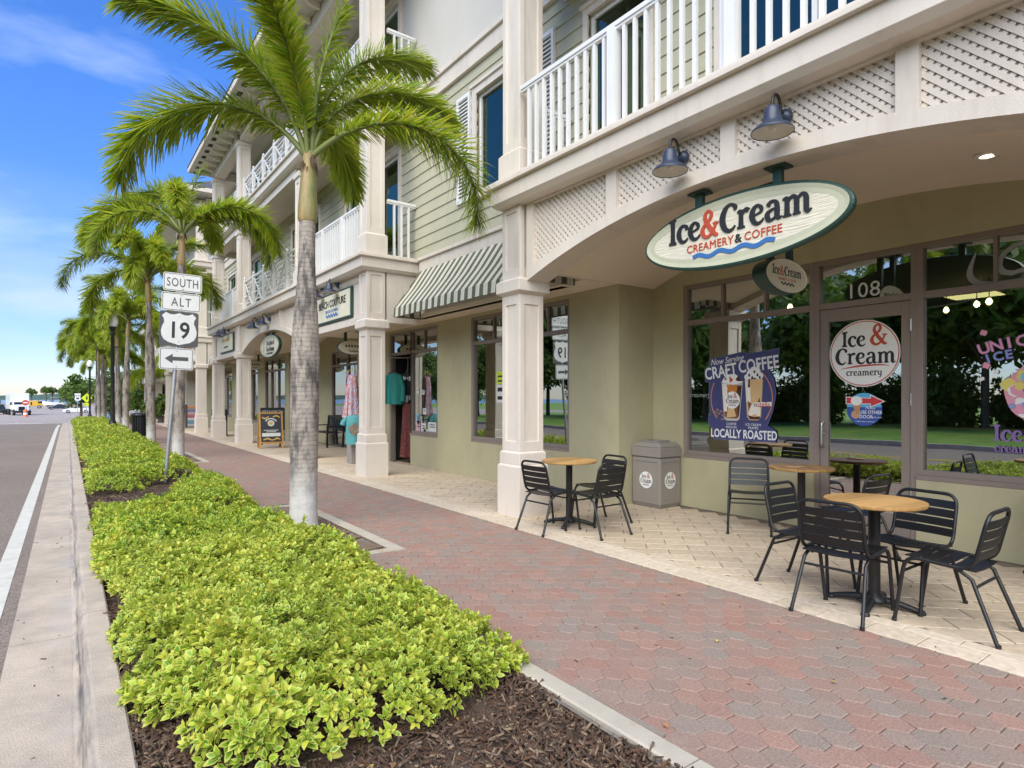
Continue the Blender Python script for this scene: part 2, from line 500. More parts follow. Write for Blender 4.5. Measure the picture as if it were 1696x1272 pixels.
WATER = mat('bay_water', (.10, .20, .30), .25, .2, .05, .3, .8)
FARSHORE = mat('far_shore_trees', (.10, .15, .12), 1, .3, .02)

structure('ground', MB().sweep([(-400, -.17), (400, -.17)], YS), GRASS)
structure('road', MB().sweep([(-8.6, -.145), (-.30, -.14)], [y for y in YS if y < 60]), ASPH)
structure('car_park', MB().sweep([(-80, -.14), (16, -.14)], [57.9, 64, 80, 100, 150, 200, 250, 330]), ASPH2)
structure('edge_line', MB().sweep([(-.525, -.136), (-.39, -.136)], [-8, 0, 10, 20, 30, 40, 46, 51]), PAINTW)
for i, y in enumerate((-6, 30, 41, 66)):
    o = structure('lane_dash', MB().sweep([(-3.62, -.135), (-3.46, -.135)], [y, y + 2.6]), PAINTW)
for x in (-4.75, -4.5):
    structure('centre_line', MB().sweep([(x, -.135), (x + .11, -.135)], [-38, -20, 0, 10, 20, 26]), PAINTY)
structure('stop_bar', MB().sweep([(-4.2, -.134), (-1.6, -.134)], [60.5, 62.4]), PAINTW)
w = MB(); w.add([(-2500, 331, -1.75), (2500, 331, -1.75), (2500, 3000, -1.75), (-2500, 3000, -1.75)], [(0, 1, 2, 3)])
structure('water', w, WATER)
# low wooded shore across the bay
fs = MB(); n = 90
rs = random.Random(3)
xs = [-1500 + 3000 * i / n for i in range(n + 1)]
top = [6 + 5 * rs.random() + 6 * math.sin(i * .31) ** 2 for i in range(n + 1)]
fs.strip(xs, [-3] * (n + 1), top, 1900, 1990)
fs.v = [(y, x, z) for x, y, z in fs.v]
structure('far_shore', fs, FARSHORE)
# verge, walk and kerb on the other side of the road (seen mirrored in the shop windows)
structure('opposite_kerb', MB().sweep([(-8.6, -.145), (-8.62, 0), (-8.8, 0), (-8.8, -.16)], [y for y in YS if y < 60]), CONC)
structure('lawn', MB().sweep([(-60, .02), (-16, .0), (-8.8, -.01)], [y for y in YS if y < 60]), GRASS)

# kerb and gutter: cast in lengths with open joints
def kerb_mat():
    m = mat('kerb_concrete_scuffed', (.46, .385, .315), .88, .16, 3.5, .6, 110, dirt=(.30, .265, .235), dscale=2.4, dlo=.46, dhi=.78)
    t = m.node_tree; b = t.nodes['Principled BSDF']; src = b.inputs['Base Color'].links[0].from_socket
    tc_ = t.nodes.new('ShaderNodeTexCoord'); sx = t.nodes.new('ShaderNodeSeparateXYZ'); t.links.new(tc_.outputs['Object'], sx.inputs[0])
    mp_ = t.nodes.new('ShaderNodeMapping'); mp_.inputs['Scale'].default_value = (30, 1.7, 12); t.links.new(tc_.outputs['Object'], mp_.inputs[0])
    n_ = t.nodes.new('ShaderNodeTexNoise'); n_.inputs['Scale'].default_value = 1; n_.inputs['Detail'].default_value = 9; n_.inputs['Roughness'].default_value = .7; t.links.new(mp_.outputs[0], n_.inputs['Vector'])
    r1 = t.nodes.new('ShaderNodeMapRange'); r1.inputs[1].default_value = .45; r1.inputs[2].default_value = .60; t.links.new(n_.outputs['Fac'], r1.inputs[0])
    c0 = t.nodes.new('ShaderNodeMath'); c0.operation = 'SUBTRACT'; c0.inputs[1].default_value = .058; t.links.new(sx.outputs['X'], c0.inputs[0]); ca = t.nodes.new('ShaderNodeMath'); ca.operation = 'ABSOLUTE'; t.links.new(c0.outputs[0], ca.inputs[0])
    c1 = t.nodes.new('ShaderNodeMapRange'); c1.inputs[1].default_value = .006; c1.inputs[2].default_value = .05; c1.inputs[3].default_value = 1; c1.inputs[4].default_value = 0; t.links.new(ca.outputs[0], c1.inputs[0])
    mu = t.nodes.new('ShaderNodeMath'); mu.operation = 'MULTIPLY'; t.links.new(r1.outputs[0], mu.inputs[0]); t.links.new(c1.outputs[0], mu.inputs[1])
    m8 = t.nodes.new('ShaderNodeMath'); m8.operation = 'MULTIPLY'; m8.inputs[1].default_value = .85; t.links.new(mu.outputs[0], m8.inputs[0])
    mm = t.nodes.new('ShaderNodeMixRGB'); mm.inputs[2].default_value = (.075, .078, .088, 1); t.links.new(m8.outputs[0], mm.inputs[0]); t.links.new(src, mm.inputs[1])
    # wet grey line along the gutter
    d0 = t.nodes.new('ShaderNodeMath'); d0.operation = 'ABSOLUTE'; t.links.new(sx.outputs['X'], d0.inputs[0])
    c2 = t.nodes.new('ShaderNodeMapRange'); c2.inputs[1].default_value = .03; c2.inputs[2].default_value = .13; c2.inputs[3].default_value = 1; c2.inputs[4].default_value = 0; t.links.new(d0.outputs[0], c2.inputs[0])
    n2 = t.nodes.new('ShaderNodeTexNoise'); n2.inputs['Scale'].default_value = 1.3; n2.inputs['Detail'].default_value = 6; t.links.new(tc_.outputs['Object'], n2.inputs['Vector'])
    r2 = t.nodes.new('ShaderNodeMapRange'); r2.inputs[1].default_value = .45; r2.inputs[2].default_value = .75; r2.inputs[4].default_value = .6; t.links.new(n2.outputs['Fac'], r2.inputs[0])
    mu2 = t.nodes.new('ShaderNodeMath'); mu2.operation = 'MULTIPLY'; t.links.new(r2.outputs[0], mu2.inputs[0]); t.links.new(c2.outputs[0], mu2.inputs[1])
    mm2 = t.nodes.new('ShaderNodeMixRGB'); mm2.inputs[2].default_value = (.36, .36, .37, 1); t.links.new(mu2.outputs[0], mm2.inputs[0]); t.links.new(mm.outputs[0], mm2.inputs[1])
    t.links.new(mm2.outputs[0], b.inputs['Base Color'])
    return m
KERBM = kerb_mat()
kerb = link('kerb', None); kerb['kind'] = 'structure'
KP = [(-.305, -.30), (-.305, -.132), (.025, -.137), (.05, -.115), (.068, -.03), (.085, -.006), (.105, 0), (.215, -.002), (.225, -.012), (.225, -.30)]
y = -7.0
for i in range(22):
    mb = MB()
    mb.sweep(KP, [y, y + 2.99] if y < 38 else [y, y + 1.5, y + 2.99], closed=True)
    part('kerb_stone', mb, KERBM, kerb)
    y += 3.0
# planting bed
structure('planting_bed', MB().sweep([(.22, -.10), (.5, -.035), (1.6, -.03), (1.94, -.05)], [-8, 0, 2, 4, 10, 20, 30, 40, 46, 52, 57]), SOIL)
edge = link('bed_edging', None); edge['kind'] = 'structure'
y = -6.0
for i in range(8):
    if y > 5: break
    part('edging_stone', MB().sweep([(1.93, -.2), (1.925, .004), (1.935, .012), (2.03, .012), (2.04, .004), (2.04, -.2)], [y, min(y + 1.492, 5.2)], closed=True), EDGE, edge)
    y += 1.5

# ---------------------------------------------------------------- brick pavement
PAV_COLS = [(0.293, 0.165, 0.132), (0.252, 0.174, 0.146), (0.23, 0.187, 0.161), (0.302, 0.174, 0.135), (0.266, 0.19, 0.161), (0.241, 0.198, 0.171), (0.284, 0.161, 0.129), (0.252, 0.193, 0.165), (0.31, 0.187, 0.15), (0.248, 0.183, 0.155)]
PAVER = rand_mat('clay_paver', PAV_COLS, .85, .22, .35, 90, stain=[(1.1, .5, .8, .55, (.21, .16, .14)), (4.5, .58, .78, .5, (.33, .26, .22))])
walk = link('sidewalk', None); walk['kind'] = 'structure'
mb = MB(); mb.sweep([(1.9, -.012), (4.0, -.012)], [-8, 0, 10, 20, 30, 40, 46, 52, 57])
structure('sidewalk_bed', mb, PBASE)
def hex_paver(mb=None, cx=0, cy=0, dz=0, a=.070, b=.076, sc=1.0):
    """an eight-cornered interlocking paver with a worn, chamfered upper edge"""
    mb = mb or MB()
    P = [(-.5, -1), (.5, -1), (1.05, -.10), (.98, .10), (.5, 1), (-.5, 1), (-.98, .10), (-1.05, -.10)]
    n = len(P); k = .93
    v = [(cx + x * a * sc, cy + y * b * sc, dz - .02) for x, y in P] + [(cx + x * a * sc, cy + y * b * sc, dz - .004) for x, y in P] + \
        [(cx + x * a * sc * k, cy + y * b * sc * k, dz) for x, y in P]
    f = [(i, (i + 1) % n, n + (i + 1) % n, n + i) for i in range(n)] + [(n + i, n + (i + 1) % n, 2 * n + (i + 1) % n, 2 * n + i) for i in range(n)] + [tuple(range(2 * n, 3 * n))]
    return mb.add(v, f)
spots = []
dx, dy = .070 * 1.545, .076 * 2.03
col_i = 0; x = 2.11
while x < 3.96:
    y = -3.0 + (dy / 2 if col_i % 2 else 0)
    while y < 40:
        spots.append((x, y)); y += dy
    x += dx; col_i += 1
GR = [(1.55, 5.28, 2.62, 8.5), (1.55, 15.2, 2.62, 18.2)]        # tree grates with their frames
spots = [p for p in spots if not any(a - .1 < p[0] < c + .0 and b - .0 < p[1] < d + .0 for a, b, c, d in GR)]
def seen_rank(p):
    F = p[0] * math.sin(R(YAW)) + p[1] * math.cos(R(YAW)); Rr = p[0] * math.cos(R(YAW)) - p[1] * math.sin(R(YAW))
    ok = F > .5 and abs(Rr / F) < .87 and 1.45 / F < .61
    return (0 if ok else 1, F if ok else abs(F))
spots.sort(key=seen_rank)
pv = hex_paver().mesh('paver', PAVER)
for (x, y) in spots[:300]:
    link('paver', pv, walk, Matrix.LocRotScale(Vector((x, y, random.uniform(-.0015, .0015))), Euler((random.gauss(0, .004), random.gauss(0, .004), random.gauss(0, .012))), Vector((random.uniform(.985, 1.01), random.uniform(.985, 1.01), 1))))
rest = MB()
for (x, y) in spots[300:]:
    hex_paver(rest, x, y, random.uniform(-.002, .002), sc=random.uniform(.985, 1.005))
stuff('paver', rest, PAVER, walk)
# straight soldier pieces along both sides
for xa, xb in ((2.045, 2.09), ):
    sd_ = MB(); y = -3
    while y < 5.2:
        sd_.frus(xa, xb, y, y + .19, -.02, xa + .004, xb - .004, y + .004, y + .186, 0); y += .196
    stuff('edge_paver', sd_, PAVER, walk)
structure('sidewalk_far', MB().sweep([(1.94, -.004), (4.0, -.004)], [40, 46, 52, 57]), mat('far_paving', (.26, .165, .135), .9, .2, 6))

# ---------------------------------------------------------------- tiled arcade floor
TILE_COLS = [(.54, .435, .325), (.50, .40, .30), (.57, .465, .35), (.475, .38, .28), (.55, .45, .335), (.515, .415, .31)]
TILE = rand_mat('cream_tile', TILE_COLS, .8, .14, .2, 22, stain=[(.8, .47, .75, .6, (.36, .28, .19)), (5, .6, .76, .45, (.30, .23, .16))])
TILEL = rand_mat('cream_border_tile', [(.56, .47, .37), (.52, .43, .335), (.59, .50, .395)], .8, .14, .2, 22, stain=[(2.2, .52, .78, .4, (.46, .37, .28))])
arc = link('arcade_floor', None); arc['kind'] = 'structure'
structure('arcade_floor_bed', MB().box(4.0, 7.6, -8, 40, -.2, -.006), TBASE)
def tile_geo(mb, cx, cy, lx, ly, ang, dz=0):
    c, s_ = math.cos(ang), math.sin(ang)
    def q(x, y, z): return (cx + x * c - y * s_, cy + x * s_ + y * c, z)
    e = .003
    v = [q(-lx, -ly, -.02), q(lx, -ly, -.02), q(lx, ly, -.02), q(-lx, ly, -.02), q(-lx, -ly, dz - .003), q(lx, -ly, dz - .003), q(lx, ly, dz - .003), q(-lx, ly, dz - .003),
         q(-lx + e, -ly + e, dz), q(lx - e, -ly + e, dz), q(lx - e, ly - e, dz), q(-lx + e, ly - e, dz)]
    f = [(0, 1, 5, 4), (1, 2, 6, 5), (2, 3, 7, 6), (3, 0, 4, 7), (4, 5, 9, 8), (5, 6, 10, 9), (6, 7, 11, 10), (7, 4, 8, 11), (8, 9, 10, 11)]
    return mb.add(v, f)
TW, TL = .20, .40
tiles = []
for i in range(-160, 160):
    for j in range(-90, 90):
        u = i * TW; v_ = j * TL + (TL / 2 if i % 2 else 0)
        a = R(45)
        cx, cy = 5.3 + u * math.cos(a) - v_ * math.sin(a), 5 + u * math.sin(a) + v_ * math.cos(a)
        if 4.36 < cx < 6.62 and -3 < cy < 36: tiles.append((cx, cy))
tiles.sort(key=seen_rank)
tm = tile_geo(MB(), 0, 0, TW / 2 - .0042, TL / 2 - .0042, R(45)).mesh('tile', TILE)
for (x, y) in tiles[:235]:
    link('tile', tm, arc, Matrix.LocRotScale(Vector((x, y, random.uniform(-.001, .0012))), Euler((0, 0, 0)), None))
rest = MB()
for (x, y) in tiles[235:]: tile_geo(rest, x, y, TW / 2 - .0042, TL / 2 - .0042, R(45), random.uniform(-.001, .001))
# pieces cut along the border, then the border course itself
cut = MB()
for k in range(0, 190):
    y = -3 + k * .2 * math.sqrt(2) / 2 * 1.0
stuff('tile', rest, TILE, arc)
bt = tile_geo(MB(), 0, 0, .10, .147, 0).mesh('border_tile', TILEL)
rest = MB(); y = -2.9; nb = 0
while y < 38:
    if y < 14 and y > -.5:
        link('border_tile', bt, arc, Matrix.Translation((4.118, y, random.uniform(.0025, .004))))
    else: tile_geo(rest, 4.118, y, .10, .147, 0, .003)
    y += .30
stuff('border_tile', rest, TILEL, arc)
# mortar-coloured underlay strip lets the slanted courses end behind the border
bt2 = tile_geo(MB(), 0, 0, .055, .147, 0).mesh('narrow_tile', TILEL)
rest = MB(); y = -2.75
while y < 38:
    if -.4 < y < 9: link('border_tile', bt2, arc, Matrix.Translation((4.277, y, random.uniform(.0025, .004))))
    else: tile_geo(rest, 4.277, y, .055, .147, 0, .003)
    y += .30
stuff('border_tile', rest, TILEL, arc)
structure('far_arcade_floor', MB().sweep([(4.0, -.005), (7.6, -.005)], [38, 40, 46, 52, 60, 70]), mat('far_tile', (.58, .46, .33), .9, .1, 3))

# ---------------------------------------------------------------- tree grates
GRATEM = mat('cast_grate', (.17, .125, .09), .7, .25, 8, .3, 90)
def tree_grate(y0, py_, first):
    t = thing('tree_grate', 'rusty brown square tree grate with round slots at the foot of the closest palm' if first else 'dark tree grate half hidden by the hedge beside the second palm', 'tree grate', (2.1, y0, 0), group='tree grates')
    part('frame', MB().strip([y0, y0 + .13], [-.1] * 2, [.006] * 2, 1.9, 2.62).strip([y0 + 3.0, y0 + 3.13], [-.1] * 2, [.006] * 2, 1.9, 2.62).strip([y0 + .13, y0 + 3.0], [-.1] * 2, [.006] * 2, 2.49, 2.62), EDGE, t)
    mb = MB(); cx, cy = 2.05, py_
    for k in range(4, 36):
        r0 = k * .05; seg = 44
        pts = []
        for i in range(seg + 1):
            a = 2 * math.pi * i / seg
            x, y = cx + r0 * math.cos(a), cy + r0 * math.sin(a)
            if 1.93 < x < 2.48 and y0 + .14 < y < y0 + 2.99: pts.append((x, y, 0.0))
            else:
                if len(pts) > 1: mb.tube(pts, .017, 4)
                pts = []
        if len(pts) > 1: mb.tube(pts, .017, 4)
    for i in range(28):
        a = 2 * math.pi * i / 28
        p = [(cx + r_ * math.cos(a), cy + r_ * math.sin(a)) for r_ in np.linspace(.2, 1.75, 40)]
        p = [q for q in p if 1.93 < q[0] < 2.48 and y0 + .14 < q[1] < y0 + 2.99]
        if len(p) > 2: mb.bar((*p[0], -.008), (*p[-1], -.008), .02, .012)
    mb.box(2.478, 2.489, y0 + .131, y0 + 2.999, -.03, .005); mb.box(1.91, 2.478, y0 + .131, y0 + .15, -.03, .005)
    o = part('grate', mb, GRATEM, t); o['kind'] = 'stuff'
    part('soil_pit', MB().box(1.91, 2.49, y0 + .13, y0 + 3.0, -.1, -.035), SOIL, t)
tree_grate(5.28, 6.95, True)
tree_grate(15.2, 16.7, False)

# ---------------------------------------------------------------- mulch and twigs
def box_chips(N, area, zf, L0=(.02, .07), W0=(.004, .012), H0=(.003, .008), tilt=.35):
    x = RNG.uniform(area[0], area[2], N); y = RNG.uniform(area[1], area[3], N)
    l = RNG.uniform(*L0, N) / 2; w_ = RNG.uniform(*W0, N) / 2; h = RNG.uniform(*H0, N)
    a = RNG.uniform(0, math.pi, N); ti = RNG.normal(0, tilt, N)
    z = zf(x, y)
    sx = np.array([-1, 1, 1, -1, -1, 1, 1, -1]); sy = np.array([-1, -1, 1, 1, -.6, -.6, .6, .6]); sz = np.array([0, 0, 0, 0, 1, 1, 1, 1])
    lx = sx[None] * l[:, None]; ly = sy[None] * w_[:, None]; lz = sz[None] * h[:, None]
    X = lx * np.cos(ti)[:, None] - lz * np.sin(ti)[:, None]; Z = lx * np.sin(ti)[:, None] + lz * np.cos(ti)[:, None]
    V = np.stack([x[:, None] + X * np.cos(a)[:, None] - ly * np.sin(a)[:, None], y[:, None] + X * np.sin(a)[:, None] + ly * np.cos(a)[:, None], z[:, None] + Z], -1).reshape(-1, 3)
    base = np.array([(4, 5, 6, 7), (0, 1, 5, 4), (1, 2, 6, 5), (2, 3, 7, 6), (3, 0, 4, 7)])
    F = (base[None] + 8 * np.arange(N)[:, None, None]).reshape(-1, 4)
    return V, F
def np_mesh(name, V, F, material, uv=None):
    me = bpy.data.meshes.new(name)
    k = F.shape[1]
    me.vertices.add(len(V)); me.vertices.foreach_set('co', V.astype(np.float32).ravel())
    me.loops.add(F.size); me.loops.foreach_set('vertex_index', F.astype(np.int32).ravel())
    me.polygons.add(len(F)); me.polygons.foreach_set('loop_start', np.arange(0, F.size, k, dtype=np.int32))
    me.polygons.foreach_set('loop_total', np.full(len(F), k, dtype=np.int32))
    if uv is not None:
        l_ = me.uv_layers.new(name='UVMap'); l_.data.foreach_set('uv', uv.astype(np.float32).ravel())
    me.materials.append(material)
    me.update(calc_edges=True); me.validate()
    return me
MULCH = rand_mat('bark_mulch', [(.045, .021, .012), (.075, .036, .02), (.105, .055, .032), (.04, .025, .02), (.11, .072, .05), (.05, .03, .022), (.24, .17, .115), (.07, .042, .03)], .9, .3, .5, 120)
def bedz(x, y): return -.030 + .02 * np.sin(x * 9) * np.sin(y * 7) + RNG.uniform(0, .02, len(x))
V1, F1 = box_chips(15000, (.23, 1.2, 1.93, 3.9), bedz, (.012, .075), (.003, .013), (.003, .009), .45)
V2, F2 = box_chips(8000, (.22, 3.9, 1.93, 18), bedz, (.03, .09), (.008, .016))
o = link('bark_mulch', np_mesh('bark_mulch', np.vstack([V1, V2]), np.vstack([F1, F2 + len(V1)]), MULCH)); o['kind'] = 'stuff'
# dry bits blown over pavement, kerb and gutter
V1, F1 = box_chips(170, (2.05, .6, 6.4, 9), lambda x, y: np.full(len(x), .002), (.008, .03), (.003, .009), (.001, .003), .05)
V2, F2 = box_chips(26, (-.3, 1.2, .02, 9), lambda x, y: np.full(len(x), -.132), (.01, .035), (.003, .009), (.002, .005), .05)
o = link('leaf_litter', np_mesh('leaf_litter', np.vstack([V1, V2]), np.vstack([F1, F2 + len(V1)]), rand_mat('dry_litter', [(.06, .04, .03), (.14, .09, .05), (.03, .025, .02)], .9, .2, 0))); o['kind'] = 'stuff'

fl = MB(); r_ = random.Random(9)
for i in range(34):
    x, y = (r_.uniform(.3, 1.9), r_.uniform(1.5, 3.4)) if i < 22 else (r_.uniform(2.1, 3.9), r_.uniform(1.4, 7))
    z = -.012 if i < 22 else .004
    a = r_.uniform(0, 6.28); l = r_.uniform(.014, .026); c_, s_ = math.cos(a), math.sin(a)
    fl.add([(x - l * c_, y - l * s_, z + .004), (x + l * .5 * s_, y - l * .5 * c_, z + .012), (x + l * c_, y + l * s_, z + .006), (x - l * .5 * s_, y + l * .5 * c_, z + .010)], [(0, 1, 2, 3)])
stuff('fallen_leaves', fl, rand_mat('fallen_leaf', [(.50, .25, .06), (.30, .14, .05), (.60, .45, .12), (.22, .12, .06)], .8, .2, 0))
# ---------------------------------------------------------------- ground cover
LEAF = rand_mat('variegated_leaf', [(.09, .22, .018), (.14, .31, .02), (.20, .38, .022), (.26, .44, .025), (.33, .50, .03), (.37, .52, .035), (.48, .57, .045), (.60, .60, .06), (.70, .63, .10)], .42, .10, 0, 60, translucent=.32, rim=(.56, .58, .12), patch=(2.6, .26))
def smooth_noise(x, y, s, seed):
    r = np.random.default_rng(seed); ph = r.uniform(0, 6.28, 8); k = r.normal(0, 1, (8, 2)) * s
    return sum(np.sin(x * k[i, 0] + y * k[i, 1] + ph[i]) for i in range(8)) / 4
def cover_height(x, y):
    n1 = smooth_noise(x, y, 1.6, 1); n2 = smooth_noise(x, y, 5, 2); n3 = smooth_noise(x, y, 14, 3)
    h = .27 + .065 * n1 + .065 * n2 + .045 * n3
    left = .25 + .07 * smooth_noise(x * 0, y, 3, 4) + np.clip((3.3 - y) * .25, 0, .5) * 1.0
    right = 1.98 + .06 * smooth_noise(x * 0, y, 3, 5)
    near = 2.47 + .15 * smooth_noise(x, y * 0, 4, 6) + np.clip((.55 - x) * .9, 0, 1)
    e = np.minimum(np.minimum((x - left) / .26, (right - x) / .22), (y - near) / .30)
    # bare gaps
    def gap(cx, cy, rx, ry): return np.sqrt(((x - cx) / rx) ** 2 + ((y - cy) / ry) ** 2) - 1
    for g in ((.55, 10.0, .78, 1.05), (1.45, 11.3, .55, .6), (.25, 15.5, .35, 1.0), (.45, 24, .5, .8), (.38, 3.62, .42, .10)):
        e = np.minimum(e, gap(*g) * 2.2 + .15 * n2)
    # the walk side is kept clear of the trees and grates
    tree = np.where((y > 5.1) & (y < 8.6) | (y > 15.1) & (y < 18.4), (1.86 + .05 * n2 - x) / .2, 9)
    e = np.minimum(e, tree)
    return h * np.sqrt(np.clip(e, 0, 1)), e
def leaf_set(N, ya, yb, per, size, detail, xa=.12, xb=2.06):
    x = RNG.uniform(xa, xb, N); y = ya + (yb - ya) * RNG.uniform(0, 1, N)
    h, e = cover_height(x, y)
    k = e > .02; x, y, h = x[k], y[k], h[k]; n = len(x)
    dep = RNG.uniform(0, 1, n) ** 1.8
    z = np.maximum(h * (1 - .55 * dep) + RNG.normal(0, .018, n), .015)
    zb = np.array([prof(v) for v in y]) if yb > 40 else 0
    # direction each sprig leans
    d = .05; hx = (cover_height(x + d, y)[0] - h) / d; hy = (cover_height(x, y + d)[0] - h) / d
    up = np.stack([-hx * .7 + RNG.normal(0, .42, n), -hy * .7 + RNG.normal(0, .42, n), np.full(n, 1.0)], -1)
    up /= np.linalg.norm(up, axis=1)[:, None]
    ref = np.stack([np.cos(RNG.uniform(0, 6.28, n)), np.sin(RNG.uniform(0, 6.28, n)), np.zeros(n)], -1)
    a = np.cross(up, ref); a /= np.linalg.norm(a, axis=1)[:, None]; b = np.cross(up, a)
    c = np.stack([x, y, z + zb], -1)
    Vs, Us = [], []
    for j in range(per):
        t = 2 * math.pi * j / 3.3 + RNG.uniform(-.45, .45, n)
        lv = j / per
        el = R(18) + lv * R(48) + RNG.normal(0, .2, n)
        out = a * np.cos(t)[:, None] + b * np.sin(t)[:, None]
        side = -a * np.sin(t)[:, None] + b * np.cos(t)[:, None]
        dr = out * np.cos(el)[:, None] + up * np.sin(el)[:, None]
        nr = -out * np.sin(el)[:, None] + up * np.cos(el)[:, None]
        l = size * RNG.uniform(.6, 1.3, n)[:, None] * (.94 + .22 * np.clip(smooth_noise(x, y, 6, 8), -.6, .8))[:, None] * (1.08 - .4 * lv); w_ = l * RNG.uniform(.25, .33, n)[:, None]
        p = c + up * (size * .75 * lv - size * .25) + dr * .006
        fold = nr * w_ * .35
        if detail:
            vs = [p, p + dr * l * .38 + side * w_ + fold, p + dr * l * .75 + side * w_ * .66 + fold * .6 - nr * l * .05, p + dr * l - nr * l * .14, p + dr * l * .75 - side * w_ * .66 + fold * .6 - nr * l * .05, p + dr * l * .38 - side * w_ + fold, p + dr * l * .5]
        else:
            vs = [p, p + dr * l * .5 + side * w_ + fold, p + dr * l - nr * l * .1, p + dr * l * .5 - side * w_ + fold]
        Vs.append(np.stack(vs, 1))
    V = np.concatenate(Vs); m_ = V.shape[0]; q = V.shape[1]
    if detail:
        base = np.array([(0, 1, 6), (1, 2, 6), (2, 3, 6), (3, 4, 6), (4, 5, 6), (5, 0, 6)]); uu = np.array([.7, 1, 1, 1, 1, 1, 0])
    else:
        base = np.array([(0, 1, 2), (0, 2, 3)]); uu = np.array([.3, 1, .3, 1])
    F = (base[None] + q * np.arange(m_)[:, None, None]).reshape(-1, 3)
    U = uu[F % q]; uv = np.stack([U, np.zeros_like(U)], -1)
    return V.reshape(-1, 3), F, uv
sets = [leaf_set(8600, 2.1, 6.0, 9, .045, True), leaf_set(7200, 6.0, 12.0, 8, .050, False), leaf_set(5200, 12, 24, 7, .065, False), leaf_set(5200, 24, 57, 6, .10, False)]
# loose sprigs near the corner
off = 0; VV, FF, UU = [], [], []
for V, F, U in sets:
    VV.append(V); FF.append(F + off); UU.append(U); off += len(V)
o = link('ground_cover', np_mesh('ground_cover', np.vstack(VV), np.vstack(FF), LEAF, np.concatenate(UU).reshape(-1, 2))); o['kind'] = 'stuff'
# woody stems under the leaves
V1, F1 = box_chips(2600, (.3, 2.7, 1.95, 9), lambda x, y: np.maximum(cover_height(x, y)[0] - RNG.uniform(.05, .16, len(x)), -.03), (.08, .2), (.002, .004), (.002, .004), .6)
o = link('ground_cover_stems', np_mesh('ground_cover_stems', V1, F1, mat('stem_bark', (.10, .07, .045), .9, .2, 9))); o['kind'] = 'stuff'
# ================================================================ the building
XF, XC, XW, XV, XS = 4.50, 4.39, 6.0, 6.7, 5.5
bld = thing('building', 'long cream and sage three storey building with arcade, arches and balconies beside the sidewalk', 'building', (5.5, 12, 0))
ZB0, ZB1 = 3.87, 4.13          # first floor edge band
ZC0, ZC1 = 7.11, 7.37          # second floor edge band
EAVE = 10.27

def column(y0, z0=0.0, upper=True, low=False, w=.46, parent=None):
    """square panelled column with stepped plinth and cap, near corner at (XC, y0)"""
    parent = parent or bld
    x0 = XC
    c = MB()
    i = .045
    def shaft(za, zb, ins):
        xa, xb, ya, yb = x0 + ins, x0 + w - ins, y0 + ins, y0 + w - ins
        g = .018; st = .075
        c.box(xa + g, xb - g, ya + g, yb - g, za, zb)
        if low: 
            c.box(xa, xb, ya, yb, za, zb); return
        for (px0, px1, py0, py1) in ((xa, xa + st, ya, ya + st), (xb - st, xb, ya, ya + st), (xa, xa + st, yb - st, yb), (xb - st, xb, yb - st, yb)):
            c.box(px0, px1, py0, py1, za, zb)
        for (za_, zb_) in ((za, za + .12), (zb - .12, zb)):
            c.box(xa + .001, xb - .001, ya + st, yb - st, za_, zb_); c.box(xa + st, xb - st, ya + .001, yb - .001, za_, zb_)
    shaft(z0 + .80, z0 + 2.73, i)
    o = part('column', c, TRIM, parent, bevel=.005)
    b = MB().box(x0, x0 + w, y0, y0 + w, z0 - .05, z0 + .61).frus(x0, x0 + w, y0, y0 + w, z0 + .61, x0 + .02, x0 + w - .02, y0 + .02, y0 + w - .02, z0 + .635)
    b.box(x0 + .02, x0 + w - .02, y0 + .02, y0 + w - .02, z0 + .635, z0 + .775).frus(x0 + .02, x0 + w - .02, y0 + .02, y0 + w - .02, z0 + .775, x0 + i, x0 + w - i, y0 + i, y0 + w - i, z0 + .80)
    part('plinth', b, TRIM, o, bevel=.006)
    e = .012
    k = MB().frus(x0 + i, x0 + w - i, y0 + i, y0 + w - i, z0 + 2.73, x0 - e, x0 + w + e, y0 - e, y0 + w + e, z0 + 2.765).box(x0 - e, x0 + w + e, y0 - e, y0 + w + e, z0 + 2.765, z0 + 2.90)
    k.frus(x0 - e, x0 + w + e, y0 - e, y0 + w + e, z0 + 2.90, x0 + .03, x0 + w - .03, y0 + .03, y0 + w - .03, z0 + 2.93)
    part('capital', k, TRIM, o, bevel=.005)
    c = MB()
    shaft(z0 + 2.93, z0 + ZB0, i)
    part('pilaster', c, TRIM, parent, bevel=.005)
    if upper:
        for (za, zb) in ((ZB1, ZC0 - .25), (ZC1, 9.75)):
            u = MB().box(x0 + .01, x0 + w - .01, y0 + .01, y0 + w - .01, z0 + za, z0 + za + .36).frus(x0 + .01, x0 + w - .01, y0 + .01, y0 + w - .01, z0 + za + .36, x0 + .05, x0 + w - .05, y0 + .05, y0 + w - .05, z0 + za + .40)
            c = u; shaft(z0 + za + .40, z0 + zb - .12, .05)
            u.box(x0 + .015, x0 + w - .015, y0 + .015, y0 + w - .015, z0 + zb - .12, z0 + zb)
            part('upper_column', u, TRIM, parent, bevel=.005)

def band(y0, y1, z0, z1, xfront=4.30, xback=5.5, ends=True, parent=None):
    """floor edge: fascia, a lip above and a hollow moulding below"""
    m = MB().box(xfront, xback, y0, y1, z0, z1 - .075)
    m.box(xfront - .055, xback, y0 - .055, y1 + .055, z1 - .075, z1 - .03)
    m.box(xfront - .035, xback, y0 - .035, y1 + .035, z1 - .03, z1)
    m.frus(xfront + .06, xback, y0 + .05, y1 - .05, z0 - .05, xfront, xback, y0, y1, z0 + .001)
    return part('floor_band', m, TRIM, parent or bld, bevel=.004)

